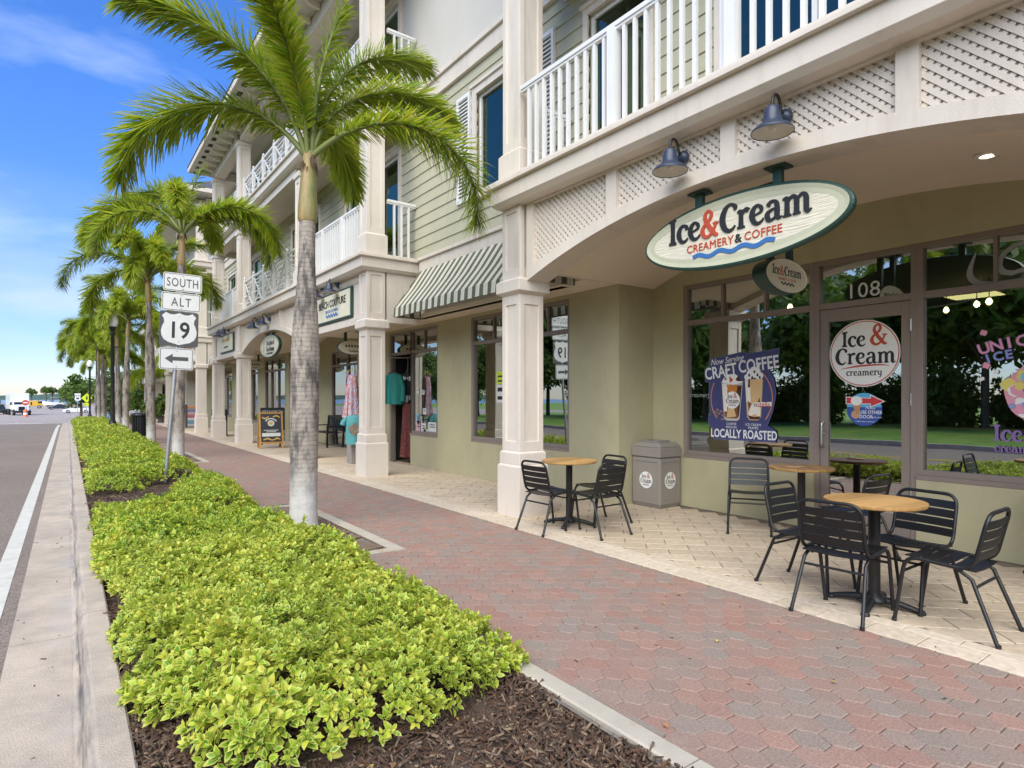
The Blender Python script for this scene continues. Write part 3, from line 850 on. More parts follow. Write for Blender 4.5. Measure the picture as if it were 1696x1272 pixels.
def arch_bay(y0, y1, detail, z0=0.0, parent=None):
    parent = parent or bld
    yc, hf = (y0 + y1) / 2, (y1 - y0) / 2
    ys = [y0 + (y1 - y0) * i / 40 for i in range(41)]
    A = lambda y: z0 + 3.36 - .48 * ((y - yc) / hf) ** 2
    o = part('arch_fascia', MB().strip(ys, [A(y) for y in ys], [z0 + ZB0] * 41, 4.585, 4.82), TRIM, parent)
    f = MB().strip(ys, [A(y) for y in ys], [A(y) + .125 for y in ys], XF, 4.585)
    f.box(XF, 4.584, y0, y1, z0 + 3.80, z0 + ZB0)
    n = 4; pitch = (y1 - y0 - .12) / n
    ends = []
    for i in range(n + 1):
        ym = y0 + .06 + i * pitch
        hw = .07 if 0 < i < n else .06
        ya, yb = max(y0, ym - hw), min(y1, ym + hw)
        yy = [ya + (yb - ya) * k / 3 for k in range(4)]
        f.strip(yy, [A(v) + .12 for v in yy], [z0 + 3.801] * 4, XF + .001, 4.583)
        ends.append((ya, yb))
    part('arch_frame', f, TRIM, o)
    if not detail: return
    s, wd = .0545, .0345
    for i in range(n):
        ya, yb = ends[i][1], ends[i + 1][0]
        pan = part('lattice_panel', MB().strip([ya - .02 + (yb - ya + .04) * k / 8 for k in range(9)], [A(ya - .02 + (yb - ya + .04) * k / 8) + .03 for k in range(9)], [z0 + 3.84] * 9, 4.566, 4.585), TRIM, parent)
        joined = MB()
        for sg in (1, -1):
            c = -4.0
            while c < 12:
                # line z = sg*(y - ya) + c  within the panel
                pts = [(y, sg * (y - ya) + c + 2.9 + z0) for y in np.linspace(ya - .03, yb + .03, 70)]
                inside = [p for p in pts if A(p[0]) + .055 < p[1] < z0 + 3.86]
                if len(inside) > 3:
                    p, q = inside[0], inside[-1]
                    if math.hypot(p[0] - q[0], p[1] - q[1]) > .06:
                        xm = 4.551 if sg > 0 else 4.559
                        mb = joined if not detail == 2 else MB()
                        mb.bar((xm, p[0], p[1]), (xm, q[0], q[1]), wd, .007, up=(1, 0, 0))
                        if detail == 2: part('slat', mb, TRIM, pan)
                c += s * math.sqrt(2)
        if detail != 2:
            k_ = part('lattice', joined, TRIM, pan); k_['kind'] = 'stuff'

def vault(y0, y1, x0=4.80, x1=6.72, parent=None, z0=0):
    yc, hf = (y0 + y1) / 2, (y1 - y0) / 2
    ys = [y0 + (y1 - y0) * i / 40 for i in range(41)]
    Vz = lambda y: z0 + 3.49 - .49 * ((y - yc) / hf) ** 2
    return part('vault_ceiling', MB().strip(ys, [Vz(y) for y in ys], [z0 + 3.80] * 41, x0, x1), SOFFIT, parent or bld)

def wall(name, X, y0, y1, z0, z1, openings, material, t=.16, parent=None):
    """wall facing the street at X with rectangular openings [(ya, yb, za, zb)]"""
    m = MB(); ys = sorted({y0, y1, *[v for o in openings for v in o[:2]]})
    for a, b in zip(ys, ys[1:]):
        mid = (a + b) / 2; cuts = [(o[2], o[3]) for o in openings if o[0] < mid < o[1]]
        z = z0
        for c0, c1 in sorted(cuts):
            if c0 > z + 1e-4: m.box(X, X + t, a, b, z, c0)
            z = c1
        if z < z1 - 1e-4: m.box(X, X + t, a, b, z, z1)
    return part(name, m, material, parent or bld)

def storefront(name, X, y0, y1, z0, z1, lower, transom=2.43, upper=None, skip=(), glass=None, fm=None, fw=.055, parent=None, own=True):
    """metal window frame in a wall opening: bars at the lower and upper uprights, a pane in each light"""
    fm = fm or FRAME; glass = glass or GLASS
    xa, xb = X + .015, X + .115
    m = MB(); bars = []
    m.box(xa, xb, y0, y0 + fw, z0, z1); m.box(xa, xb, y1 - fw, y1, z0, z1)
    m.box(xa + .001, xb - .001, y0 + fw, y1 - fw, z1 - fw, z1)
    m.box(xa - .02, xb, y0, y1, z0 - .045, z0)
    if z0 > .1: m.box(xa + .001, xb - .001, y0 + fw, y1 - fw, z0, z0 + fw)
    lo = [y0 + fw / 2, *lower, y1 - fw / 2]
    panes = []
    zt = transom
    if zt: m.box(xa + .001, xb - .001, y0 + fw, y1 - fw, zt, zt + .065)
    for y in lower: m.box(xa + .002, xb - .002, y - fw / 2, y + fw / 2, z0 + (fw if z0 > .1 else 0), zt or z1 - fw)
    for k, (a, b) in enumerate(zip(lo, lo[1:])):
        if k in skip: continue
        panes.append((a + fw / 2, b - fw / 2, z0 + (fw if z0 > .1 else .0), zt or z1 - fw))
    if zt:
        up = [y0 + fw / 2, *(upper or []), y1 - fw / 2]
        for y in (upper or []): m.box(xa + .012, xb - .012, y - .016, y + .016, zt + .065, z1 - fw)
        for a, b in zip(up, up[1:]): panes.append((a + .016, b - .016, zt + .065, z1 - fw))
    o = part(name, m, fm, parent or bld, bevel=.003)
    for a, b, c, d in panes:
        x = X + .062
        part('pane', MB().add([(x, b, c), (x, a, c), (x, a, d), (x, b, d)], [(0, 1, 2, 3)]), glass, o)
    return o

# --- columns
for y in (-.20, 5.82, 10.50, 14.50, 20.80, 24.90): column(y)
for y in (28.6, 34.3, 38.5): column(y, low=True)
A0, A1 = .26, 5.82
B0, B1 = 14.96, 20.80
C0, C1 = 29.06, 34.30
arch_bay(A0, A1, 2); arch_bay(B0, B1, 1); arch_bay(C0, C1, 0)
vault(.32, 5.716); vault(15.02, 20.74); vault(29.1, 34.26)
# --- flat fascias with their moulding
def flat_fascia(y0, y1):
    m = MB().box(XF + .03, 4.82, y0, y1, 2.88, ZB0)
    m.box(XF - .005, XF + .031, y0, y1, 2.88, 3.02)
    m.box(XF - .02, XF + .031, y0, y1, 3.74, ZB0 - .001); m.frus(XF + .015, XF + .03, y0, y1, 3.68, XF - .018, XF + .03, y0, y1, 3.741)
    part('fascia', m, TRIM, bld, bevel=.004)
flat_fascia(10.96, 14.50); flat_fascia(21.26, 24.90); flat_fascia(34.76, 38.5)
# cheeks of the projecting bays and of the arched bay
for bx in ((4.84, XS, 10.56, 10.74, 2.88, ZB0), (4.84, XS, 25.12, 25.30, 2.88, ZB0), (4.82, XW, 5.722, 5.80, 3.0, ZB0), (4.84, XS, 28.66, 28.84, 2.88, ZB0), (4.82, XV, 14.90, 15.01, 3.001, ZB0), (4.82, XV, 20.75, 20.86, 3.001, ZB0)):
    part('fascia_return', MB().box(*bx), TRIM, bld)
# --- soffits over the flat bays
for a, b, x in ((5.80, 10.74, 5.42), (10.74, 14.90, 4.80), (20.86, 25.12, 4.80), (25.12, 28.84, 5.42), (34.3, 39, 4.8)):
    part('soffit', MB().box(x, XW + .1, a, b, 3.0, 3.06), SOFFIT, bld)
# --- floor bands
band(A0 - .50, 6.30, ZB0, ZB1); band(10.46, 25.40, ZB0, ZB1); band(28.56, 39.0, ZB0, ZB1)
band(A0 - .50, 6.30, ZC0, ZC1); band(10.46, 25.40, ZC0, ZC1); band(28.56, 39.0, ZC0, ZC1)
for (a, b) in ((6.36, 10.40), (25.46, 28.50)):
    part('wall_band', MB().box(XS - .06, XS, a, b, 3.88, 4.08).box(XS - .10, XS, a, b, 4.08, 4.14), TRIM, bld, bevel=.004); part('wall_band', MB().box(XS - .075, XS, a, b, 7.0, 7.28).box(XS - .12, XS, a, b, 7.28, 7.37), TRIM, bld, bevel=.004)
    wall('lower_wall', XS, a - .06, b + .1, 3.0, 3.88, [], TRIM, .12)
# --- ground floor walls
W1 = (6.72, 9.43, .66, 2.94); W2 = (10.68, 12.94, 0, 2.94)
wall('shop_wall', XW, 5.716, 14.90, 0, 3.02, [W1, W2 if False else (11.88, 12.94, 0, 2.94), (10.68, 11.88, .66, 2.94)], OLIVE, .16)
for (ya, yb) in ((5.718, 5.88), (14.74, 14.898), (20.862, 21.0)): part('return_wall', MB().box(XW + .161, XV + .16, ya, yb, 0, 3.06), OLIVE, bld)
wall('shop_wall', XV, .10, 5.717, 0, 3.62, [(3.43, 5.20, .655, 2.97), (2.42, 3.43, 0, 2.97), (.35, 2.42, .655, 2.97)], OLIVE, .16)
wall('shop_wall', XV, 14.90, 20.86, 0, 3.62, [(15.5, 18.7, 0, 2.9)], OLIVE, .16)
wall('shop_wall', XW, 20.86, 39.0, 0, 3.02, [(21.3, 23.9, 0, 2.9), (25.0, 25.9, .5, 2.9), (26.4, 28.2, .6, 2.9), (29.6, 32.0, .6, 2.9)], OLIVE, .16)
# --- shop windows
storefront('shop_window', XV, 3.43, 5.20, .70, 2.97, [], upper=[4.03, 4.62])
storefront('shop_window', XV, .35, 2.42, .70, 2.97, [], upper=[1.05, 1.80])
storefront('shop_window', XW, 6.72, 9.43, .70, 2.94, [8.10], upper=[7.25, 8.10, 8.75])
sw = storefront('shop_window', XW, 10.68, 11.91, .70, 2.94, [], upper=[11.3])
sw = storefront('door_frame', XW, 11.85, 12.94, 0.0, 2.94, [], skip=(0,))
storefront('shop_window', XV, 15.5, 18.7, 0.02, 2.9, [16.4, 17.4], upper=[16.4, 17.4])
storefront('shop_window', XW, 21.3, 23.9, .05, 2.9, [22.2, 23.1], upper=[22.2, 23.1])
storefront('shop_window', XW, 25.0, 25.9, .54, 2.9, []); storefront('shop_window', XW, 26.4, 28.2, .64, 2.9, [27.3]); storefront('shop_window', XW, 29.6, 32.0, .64, 2.9, [30.8])
# --- the glazed shop door with its frame
df = MB(); X = XV
df.box(X + .016, X + .114, 3.376, 3.43, 0, 2.97); df.box(X + .016, X + .114, 2.42, 2.474, 0, 2.97)
df.box(X + .017, X + .113, 2.474, 3.376, 2.43, 2.495); df.box(X + .017, X + .113, 2.474, 3.376, 2.915, 2.97); df.box(X + .0, X + .12, 2.474, 3.376, -.01, .012)
dfo = part('door_frame', df, FRAME, bld, bevel=.003)
part('pane', MB().add([(X + .062, 3.376, 2.495), (X + .062, 2.474, 2.495), (X + .062, 2.474, 2.915), (X + .062, 3.376, 2.915)], [(0, 1, 2, 3)]), GLASS, dfo)
dr = MB(); da, db = 2.478, 3.372
dr.box(X + .03, X + .08, da, da + .085, .015, 2.425).box(X + .03, X + .08, db - .085, db, .015, 2.425).box(X + .031, X + .079, da + .085, db - .085, .015, .27).box(X + .031, X + .079, da + .085, db - .085, 2.29, 2.425)
door = part('door', dr, FRAME, bld, bevel=.003)
part('pane', MB().add([(X + .055, db - .085, .27), (X + .055, da + .085, .27), (X + .055, da + .085, 2.29), (X + .055, db - .085, 2.29)], [(0, 1, 2, 3)]), GLASS, door)
part('handle', MB().tube(fillet([(X + .03, 3.325, .93), (X - .035, 3.325, .93), (X - .035, 3.325, 1.19), (X + .03, 3.325, 1.19)], .045, 6), .013, 10).lathe([(.016, 0), (.016, .012)], 12, (X + .02, 3.325, 1.06)), SILVER, door)
for z in (2.12, 1.38, .45):
    part('hinge', MB().tube([(X + .022, da - .004, z), (X + .022, da - .004, z + .12)], .011, 8).tube([(X + .022, da - .004, z + .035), (X + .022, da - .004, z + .045)], .014, 8), SILVER, door)
# --- rooms behind the glass
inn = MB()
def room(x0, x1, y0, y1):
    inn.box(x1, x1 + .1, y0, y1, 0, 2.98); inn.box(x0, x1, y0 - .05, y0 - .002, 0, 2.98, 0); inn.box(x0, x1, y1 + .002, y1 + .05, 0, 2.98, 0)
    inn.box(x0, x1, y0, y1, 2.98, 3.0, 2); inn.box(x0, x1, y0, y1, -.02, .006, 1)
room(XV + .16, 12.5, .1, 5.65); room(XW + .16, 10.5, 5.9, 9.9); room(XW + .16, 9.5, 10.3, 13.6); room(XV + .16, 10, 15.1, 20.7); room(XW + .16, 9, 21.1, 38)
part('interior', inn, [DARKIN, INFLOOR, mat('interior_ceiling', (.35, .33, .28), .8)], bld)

# --- upper walls, lapped boards
BOARD_H = .205
def siding(y0, y1, z0, z1, openings, joined=False):
    w_ = wall('siding_wall', XS, y0, y1, z0, z1, openings, SIDING, .14)
    J = MB(); z = z0
    while z < z1 - .02:
        zt = min(z + BOARD_H, z1); mid = (z + zt) / 2
        segs = [(y0, y1)]
        for o in openings:
            if o[2] - .09 < mid < o[3] + .09:
                ns = []
                for a, b in segs:
                    if o[0] >= b or o[1] <= a: ns.append((a, b)); continue
                    if o[0] > a: ns.append((a, o[0]))
                    if o[1] < b: ns.append((o[1], b))
                segs = ns
        for a, b in segs:
            if b - a < .05: continue
            m = J if joined else MB()
            m.add([(XS, a, z), (XS - .026, a, z), (XS - .008, a, zt + .012), (XS, a, zt + .012), (XS, b, z), (XS - .026, b, z), (XS - .008, b, zt + .012), (XS, b, zt + .012)],
                  [(0, 1, 2, 3), (7, 6, 5, 4), (0, 4, 5, 1), (1, 5, 6, 2), (2, 6, 7, 3)])
            if not joined: part('board', m, SIDING, w_)
        z += BOARD_H
    if joined:
        k_ = part('board', J, SIDING, w_); k_['kind'] = 'stuff'
UW = (7.02, 8.42, 4.86, 6.50)
siding(6.32, 10.46, ZB1 + .01, 7.0, [UW])
DA = [(4.75, 5.75, ZB1, 6.45), (1.9, 3.75, ZB1, 6.45)]
siding(.0, 6.32, ZB1 + .005, 7.05, DA)
DB = [(11.35, 12.35, ZB1, 6.5), (12.95, 14.2, ZB1, 6.5), (16.2, 18.6, ZB1, 6.5), (21.8, 23.6, ZB1, 6.5)]
siding(10.46, 25.4, ZB1 + .005, 7.05, DB, True)
siding(25.4, 39, ZB1 + .005, 7.05, [(30.2, 32.4, ZB1, 6.5), (26.2, 27.6, 4.9, 6.5)], True)
wall('upper_wall', XS, -.2, 39, 7.37, 10.15, [(11.35, 12.35, 7.4, 9.6), (16.2, 18.6, 7.4, 9.6), (21.8, 23.6, 7.4, 9.6)], PALEWALL, .14)
for bx in ((XS, 12, -.36, -.2, 0, 10.1), (XS, 12, 39, 39.16, -.5, 10.1), (12.6, 12.76, -.36, 39.16, -.5, 10.1)): part('side_wall', MB().box(*bx), PALEWALL, bld)
part('upper_floor', MB().box(XS + .55, 11.9, .0, 38.9, 4.2, 4.3), DARKIN, bld); part('light_block_panel', MB().box(XS + .9, XS + 1.0, .0, 38.9, 4.3, 10.0), DARKIN, bld)  # second part: dark panel added behind the upper panes to stop light leaks
def casing(y0, y1, z0, z1, name='upper_window', bars=(), sill=True, dark=GLASSUP, c=.12):
    m = MB(); x = XS
    m.box(x - .055, x + .01, y0 - c, y0, z0, z1 + c).box(x - .055, x + .01, y1, y1 + c, z0, z1 + c).box(x - .054, x + .01, y0, y1, z1, z1 + c)
    m.box(x - .085, x + .01, y0 - c - .03, y1 + c + .03, z1 + c, z1 + c + .05)
    if sill: m.box(x - .085, x + .01, y0 - c, y1 + c, z0 - .13, z0)
    o = part(name, m, TRIM, bld, bevel=.004)
    f = MB(); fw = .05
    f.box(x + .03, x + .09, y0, y0 + fw, z0, z1).box(x + .03, x + .09, y1 - fw, y1, z0, z1).box(x + .031, x + .089, y0 + fw, y1 - fw, z1 - fw, z1).box(x + .031, x + .089, y0 + fw, y1 - fw, z0, z0 + fw)
    for b in bars: f.box(x + .032, x + .088, b - fw / 2, b + fw / 2, z0 + fw, z1 - fw)
    part('frame', f, RAILW, o)
    ed = [y0 + fw / 2, *bars, y1 - fw / 2]
    for a, b in zip(ed, ed[1:]):
        part('pane', MB().add([(x + .06, b, z0 + fw), (x + .06, a, z0 + fw), (x + .06, a, z1 - fw), (x + .06, b, z1 - fw)], [(0, 1, 2, 3)]), dark, o)
    return o
casing(*UW)
for d in DA: casing(*d, name='balcony_door', bars=[(d[0] + d[1]) / 2] if d[1] - d[0] > 1.2 else [], sill=False, c=.09)
for d in DB: casing(*d, name='balcony_door', bars=[(d[0] + d[1]) / 2] if d[1] - d[0] > 1.3 else [], sill=False, c=.11)
for d in ((30.2, 32.4, ZB1, 6.5), (26.2, 27.6, 4.9, 6.5)): casing(*d)
for d in ((11.35, 12.35, 7.4, 9.6), (16.2, 18.6, 7.4, 9.6), (21.8, 23.6, 7.4, 9.6)): casing(*d, name='balcony_door', sill=False)
for (a, b) in ((8.60, 9.02), (6.42, 6.84)):
    m = MB(); x = XS - .065; z0, z1 = 4.80, 6.62
    m.box(x, XS - .02, a, a + .05, z0, z1).box(x, XS - .02, b - .05, b, z0, z1).box(x + .001, XS - .02, a + .05, b - .05, z1 - .06, z1).box(x + .001, XS - .02, a + .05, b - .05, z0, z0 + .06)
    sh = part('shutter', m, RAILW, bld)
    lv = MB(); z = z0 + .065
    while z < z1 - .08:
        lv.add([(x + .005, a + .05, z), (x + .04, a + .05, z + .055), (x + .04, b - .05, z + .055), (x + .005, b - .05, z), (x + .012, a + .05, z - .005), (x + .012, b - .05, z - .005)], [(0, 1, 2, 3), (4, 0, 3, 5)]); z += .062
    part('louvre', lv, RAILW, sh)
part('wall_vent', MB().box(XS - .05, XS, 10.12, 10.36, 6.70, 6.74).box(XS - .05, XS, 10.12, 10.36, 6.78, 6.80).box(XS - .05, XS, 10.12, 10.36, 6.84, 6.86).box(XS - .05, XS, 10.12, 10.36, 6.90, 6.92).box(XS - .03, XS, 10.12, 10.36, 6.70, 6.93, 1), [TRIM, VENT], bld)
# --- balcony beams, ceilings
for a, b in ((.26, 5.82), (10.96, 14.5), (14.96, 20.8), (21.26, 24.9), (29.06, 34.3)):
    part('beam', MB().box(4.46, 4.80, a, b, 6.86, ZC0 - .05), TRIM, bld); part('beam', MB().box(4.46, 4.80, a, b, 9.75, 10.06), TRIM, bld)
for y in (10.50, 24.90, 5.82, 28.6):
    part('beam', MB().box(4.80, XS - .03, y + .08, y + .38, 6.86, ZC0 - .05), TRIM, bld); part('beam', MB().box(4.80, XS - .03, y + .08, y + .38, 9.75, 10.06), TRIM, bld)
# --- railings
bal = MB().box(-.019, .019, -.019, .019, 0, 1.04).mesh('baluster', RAILW)
def railing(p, q, z, posts=(), pitch=.136, joined=False):
    """rail from p to q in plan with separate uprights"""
    p, q = Vector((p[0], p[1], z)), Vector((q[0], q[1], z)); d = q - p; Ln = d.length; u = d.normalized()
    m = MB().bar(p + Vector((0, 0, 1.07)), q + Vector((0, 0, 1.07)), .07, .05).bar(p + Vector((0, 0, 1.03)), q + Vector((0, 0, 1.03)), .045, .03)
    o = part('railing', m, RAILW, bld, bevel=.006)
    for t in posts:
        c = p + u * t
        part('post', MB().box(c.x - .05, c.x + .05, c.y - .05, c.y + .05, z, z + 1.04), RAILW, o)
    n = int(Ln / pitch); J = MB()
    for i in range(1, n):
        t = i * Ln / n
        if any(abs(t - s) < .075 for s in posts): continue
        c = p + u * t
        if joined: J.box(c.x - .019, c.x + .019, c.y - .019, c.y + .019, z, z + 1.02)
        else: link('baluster', bal, o, Matrix.Translation(c), True)
    if joined:
        k_ = part('baluster', J, RAILW, o); k_['kind'] = 'stuff'
def chippendale(y0, y1, z, n=5):
    m = MB(); x = 4.60
    m.box(x - .03, x + .03, y0, y1, z + 1.04, z + 1.09).box(x - .02, x + .02, y0, y1, z + .07, z + .11)
    o = part('railing', m, RAILW, bld)
    W = (y1 - y0) / n
    for i in range(n + 1):
        y = y0 + i * W
        part('post', MB().box(x - .045, x + .045, y - .045, y + .045, z, z + 1.13).lathe([(.012, 1.13), (.04, 1.16), (.04, 1.19), (0, 1.235)], 10, (x, y, z)), RAILW, o)
    for i in range(n):
        a, b = y0 + i * W + .045, y0 + (i + 1) * W - .045; c = (a + b) / 2; zc = z + .57
        f = MB(); t = .035
        for s, e in (((a, z + .11), (c, zc)), ((c, zc), (b, z + 1.04)), ((a, z + 1.04), (c, zc)), ((c, zc), (b, z + .11))):
            f.bar((x, *s), (x, *e), t, .03, up=(1, 0, 0))
        for k in range(1, 4):
            dz = .115 * k; hw = (c - a) * (1 - dz / .46)
            for zz in (z + .11 + dz, z + 1.04 - dz): f.bar((x + .004, c - hw, zz), (x + .004, c + hw, zz), .028, .03, up=(1, 0, 0))
        f.box(x - .012, x + .012, a, b, zc - .014, zc + .014)
        part('fret_panel', f, RAILW, o)
railing((4.44, .26), (4.44, 5.82), ZB1, [1.34, 2.69, 4.04])
railing((4.87, 6.08), (XS - .06, 6.08), ZB1)
railing((4.60, 10.96), (4.60, 14.5), ZB1, [1.18, 2.36])
railing((4.87, 10.62), (XS - .03, 10.62), ZB1)
railing((4.60, 10.96), (4.60, 14.5), ZC1, [1.18, 2.36], joined=True)
railing((4.87, 10.62), (XS - .03, 10.62), ZC1)
railing((4.60, 21.26), (4.60, 24.9), ZB1, [1.2, 2.4], joined=True)
railing((4.60, 21.26), (4.60, 24.9), ZC1, [1.2, 2.4], joined=True)
railing((4.60, 29.06), (4.60, 34.3), ZB1, [1.2, 2.4, 3.6], joined=True)
railing((4.87, 28.8), (XS - .03, 28.8), ZB1, joined=True)
railing((4.60, .26), (4.60, 5.82), ZC1, [1.34, 2.69, 4.04], joined=True)
chippendale(B0, B1, ZB1); chippendale(B0, B1, ZC1)
# --- roofs with bracketed eaves
def roof(y0, y1, xe=3.70, detail=True, ridge=12.6):
    m = MB(); z = EAVE; xr = 8.2; h = xr - xe
    a, b = y0 + h * .9, y1 - h * .9
    if b < a: a = b = (y0 + y1) / 2
    v = [(xe, y0, z), (xe, y1, z), (xr, b, ridge), (xr, a, ridge), (xr + h, y0, z), (xr + h, y1, z)]
    m.add(v, [(0, 3, 2, 1), (0, 4, 3), (1, 2, 5), (4, 5, 2, 3)], 0)
    r = part('roof', m, ROOF, bld)
    part('eave_board', MB().box(xe, xe + .04, y0, y1, z - .19, z - .01).box(xe + .04, xr, y0, y0 + .04, z - .19, z - .01).box(xe + .04, xr, y1 - .04, y1, z - .19, z - .01).box(xe - .02, xe + .1, y0 - .02, y1 + .02, z - .012, z + .02, 1), [TRIM, ROOF], r)
    part('eave_soffit', MB().box(xe + .041, 6.0, y0 + .041, y1 - .041, z - .17, z - .14), PALEWALL, r)
    if detail:
        y = y0 + .3
        while y < y1 - .2:
            b_ = MB(); n = 7
            prof_ = [(xe + .10 + (4.44 - xe - .10) * t, z - .18 - .13 * (t ** 1.5) + .03 * math.sin(t * 6.28)) for t in [i / n for i in range(n + 1)]]
            vv = [(x, y - .045, zz) for x, zz in prof_] + [(x, y + .045, zz) for x, zz in prof_] + [(x, y - .045, z - .172) for x, _ in prof_] + [(x, y + .045, z - .172) for x, _ in prof_]
            k = n + 1
            ff = [(i, i + 1, k + i + 1, k + i) for i in range(n)] + [(i, 2 * k + i, 2 * k + i + 1, i + 1) for i in range(n)] + [(k + i, k + i + 1, 3 * k + i + 1, 3 * k + i) for i in range(n)] + [(0, k, 3 * k, 2 * k), (n, 2 * k + n, 3 * k + n, k + n)]
            b_.add(vv, ff); part('bracket', b_, TRIM, r)
            part('soffit_vent', MB().box(xe + .16, xe + .30, y + .14, y + .42, z - .178, z - .165), VENT, r)
            y += .62
roof(9.75, 25.95); roof(-1.0, 7.0, detail=False); roof(27.9, 39.6, detail=False)
rr = MB().add([(5.0, 7.0, EAVE), (5.0, 9.75, EAVE), (8.2, 9.75, 12.0), (8.2, 7.0, 12.0), (5, 25.95, EAVE), (5, 27.9, EAVE), (8.2, 27.9, 12), (8.2, 25.95, 12)], [(0, 3, 2, 1), (4, 7, 6, 5)])
part('roof_link', rr, ROOF, bld)
for (a, b) in ((7.0, 9.75), (25.95, 27.9)): part('eave_soffit', MB().box(5.0, 6.0, a, b, EAVE - .2, EAVE - .01), TRIM, bld)
# --- ceiling downlights in the vault
DL = emit_mat('downlight_glow', (1.0, .86, .62), 2.2)
for (x, y) in ((5.8, 1.6), (5.8, 4.48)):
    z = 3.49 - .49 * ((y - 3.018) / 2.698) ** 2
    t = part('downlight', MB().lathe([(.055, -.012), (.085, -.014), (.09, -.002)], 20, (x, y, z), cap0=False), RAILW, bld)
    part('bulb', MB().lathe([(.001, -.008), (.055, -.006)], 16, (x, y, z), cap1=False), DL, t)
WARM = emit_mat('warm_bulb', (1.0, .72, .38), 9.0)
for i, (x, y, z) in enumerate(((8.0, 4.42, 2.70), (10.2, 3.30, 2.72), (9.3, 2.55, 2.66), (9.9, 2.85, 2.72))):
    p = thing('pendant_lamp', ('small lit pendant bulb behind the shop window beside the coffee poster', 'small lit pendant bulb seen through the upper right of the round door decal', 'small lit pendant bulb inside, just right of the door hinge', 'small lit pendant bulb seen above the ampersand of the round door decal')[i], 'lamp', (x, y, z), group='pendant lamps inside the ice cream shop')
    part('cord', MB().tube([(x, y, z + .05), (x, y, 2.98)], .006, 6), BLACK, p)
    part('bulb', MB().lathe([(.001, -.04), (.026, -.028), (.038, 0), (.028, .03), (.012, .05)], 12, (x, y, z)), WARM, p)
tr = thing('ceiling_panel_light', 'yellowish square ceiling panel light inside the ice cream shop', 'ceiling light', (10.6, 3.1, 2.97))
part('frame', MB().box(10.25, 10.95, 2.75, 3.45, 2.955, 2.979), RAILW, tr)
part('diffuser', MB().box(10.3, 10.9, 2.8, 3.4, 2.945, 2.954), emit_mat('panel_glow', (1.0, .80, .40), 1.6), tr)
ct = thing('shop_counter', 'dark serving counter inside the ice cream shop', 'counter', (9.6, 2.6, 0))
part('front_panel', MB().box(9.3, 9.9, .6, 4.4, .01, 1.0), mat('counter_wood', (.10, .065, .04), .5, .2, 6), ct); part('counter_top', MB().box(9.25, 9.95, .55, 4.45, 1.0, 1.05), OFFW, ct)
# ================================================================ lettering
FONT = {}
def text_mb(s, size, m=0, z0=0.0, z1=None, bold=.0, align='CENTER', squeeze=1.0, shear=0.0, mb=None, dx=0, dy=0, rot=0.0, spacing=1.0):
    """plain sans lettering as flat or raised faces in local XY"""
    cu = bpy.data.curves.new('lettering', 'FONT')
    cu.body = s; cu.size = size; cu.align_x = align; cu.offset = bold * size; cu.shear = shear
    cu.space_character = spacing; cu.resolution_u = 3
    if z1 is not None: cu.extrude = (z1 - z0) / 2
    ob = bpy.data.objects.new('lettering', cu)
    me = bpy.data.meshes.new_from_object(ob)
    mb = mb if mb is not None else MB()
    zc = z0 if z1 is None else (z0 + z1) / 2
    c, s_ = math.cos(rot), math.sin(rot)
    vs = []
    for v in me.vertices:
        x, y = v.co.x * squeeze, v.co.y - size * .36
        vs.append((dx + x * c - y * s_, dy + x * s_ + y * c, v.co.z + zc))
    mb.add(vs, [tuple(p.vertices) for p in me.polygons], m)
    bpy.data.objects.remove(ob); bpy.data.curves.remove(cu); bpy.data.meshes.remove(me)
    return mb

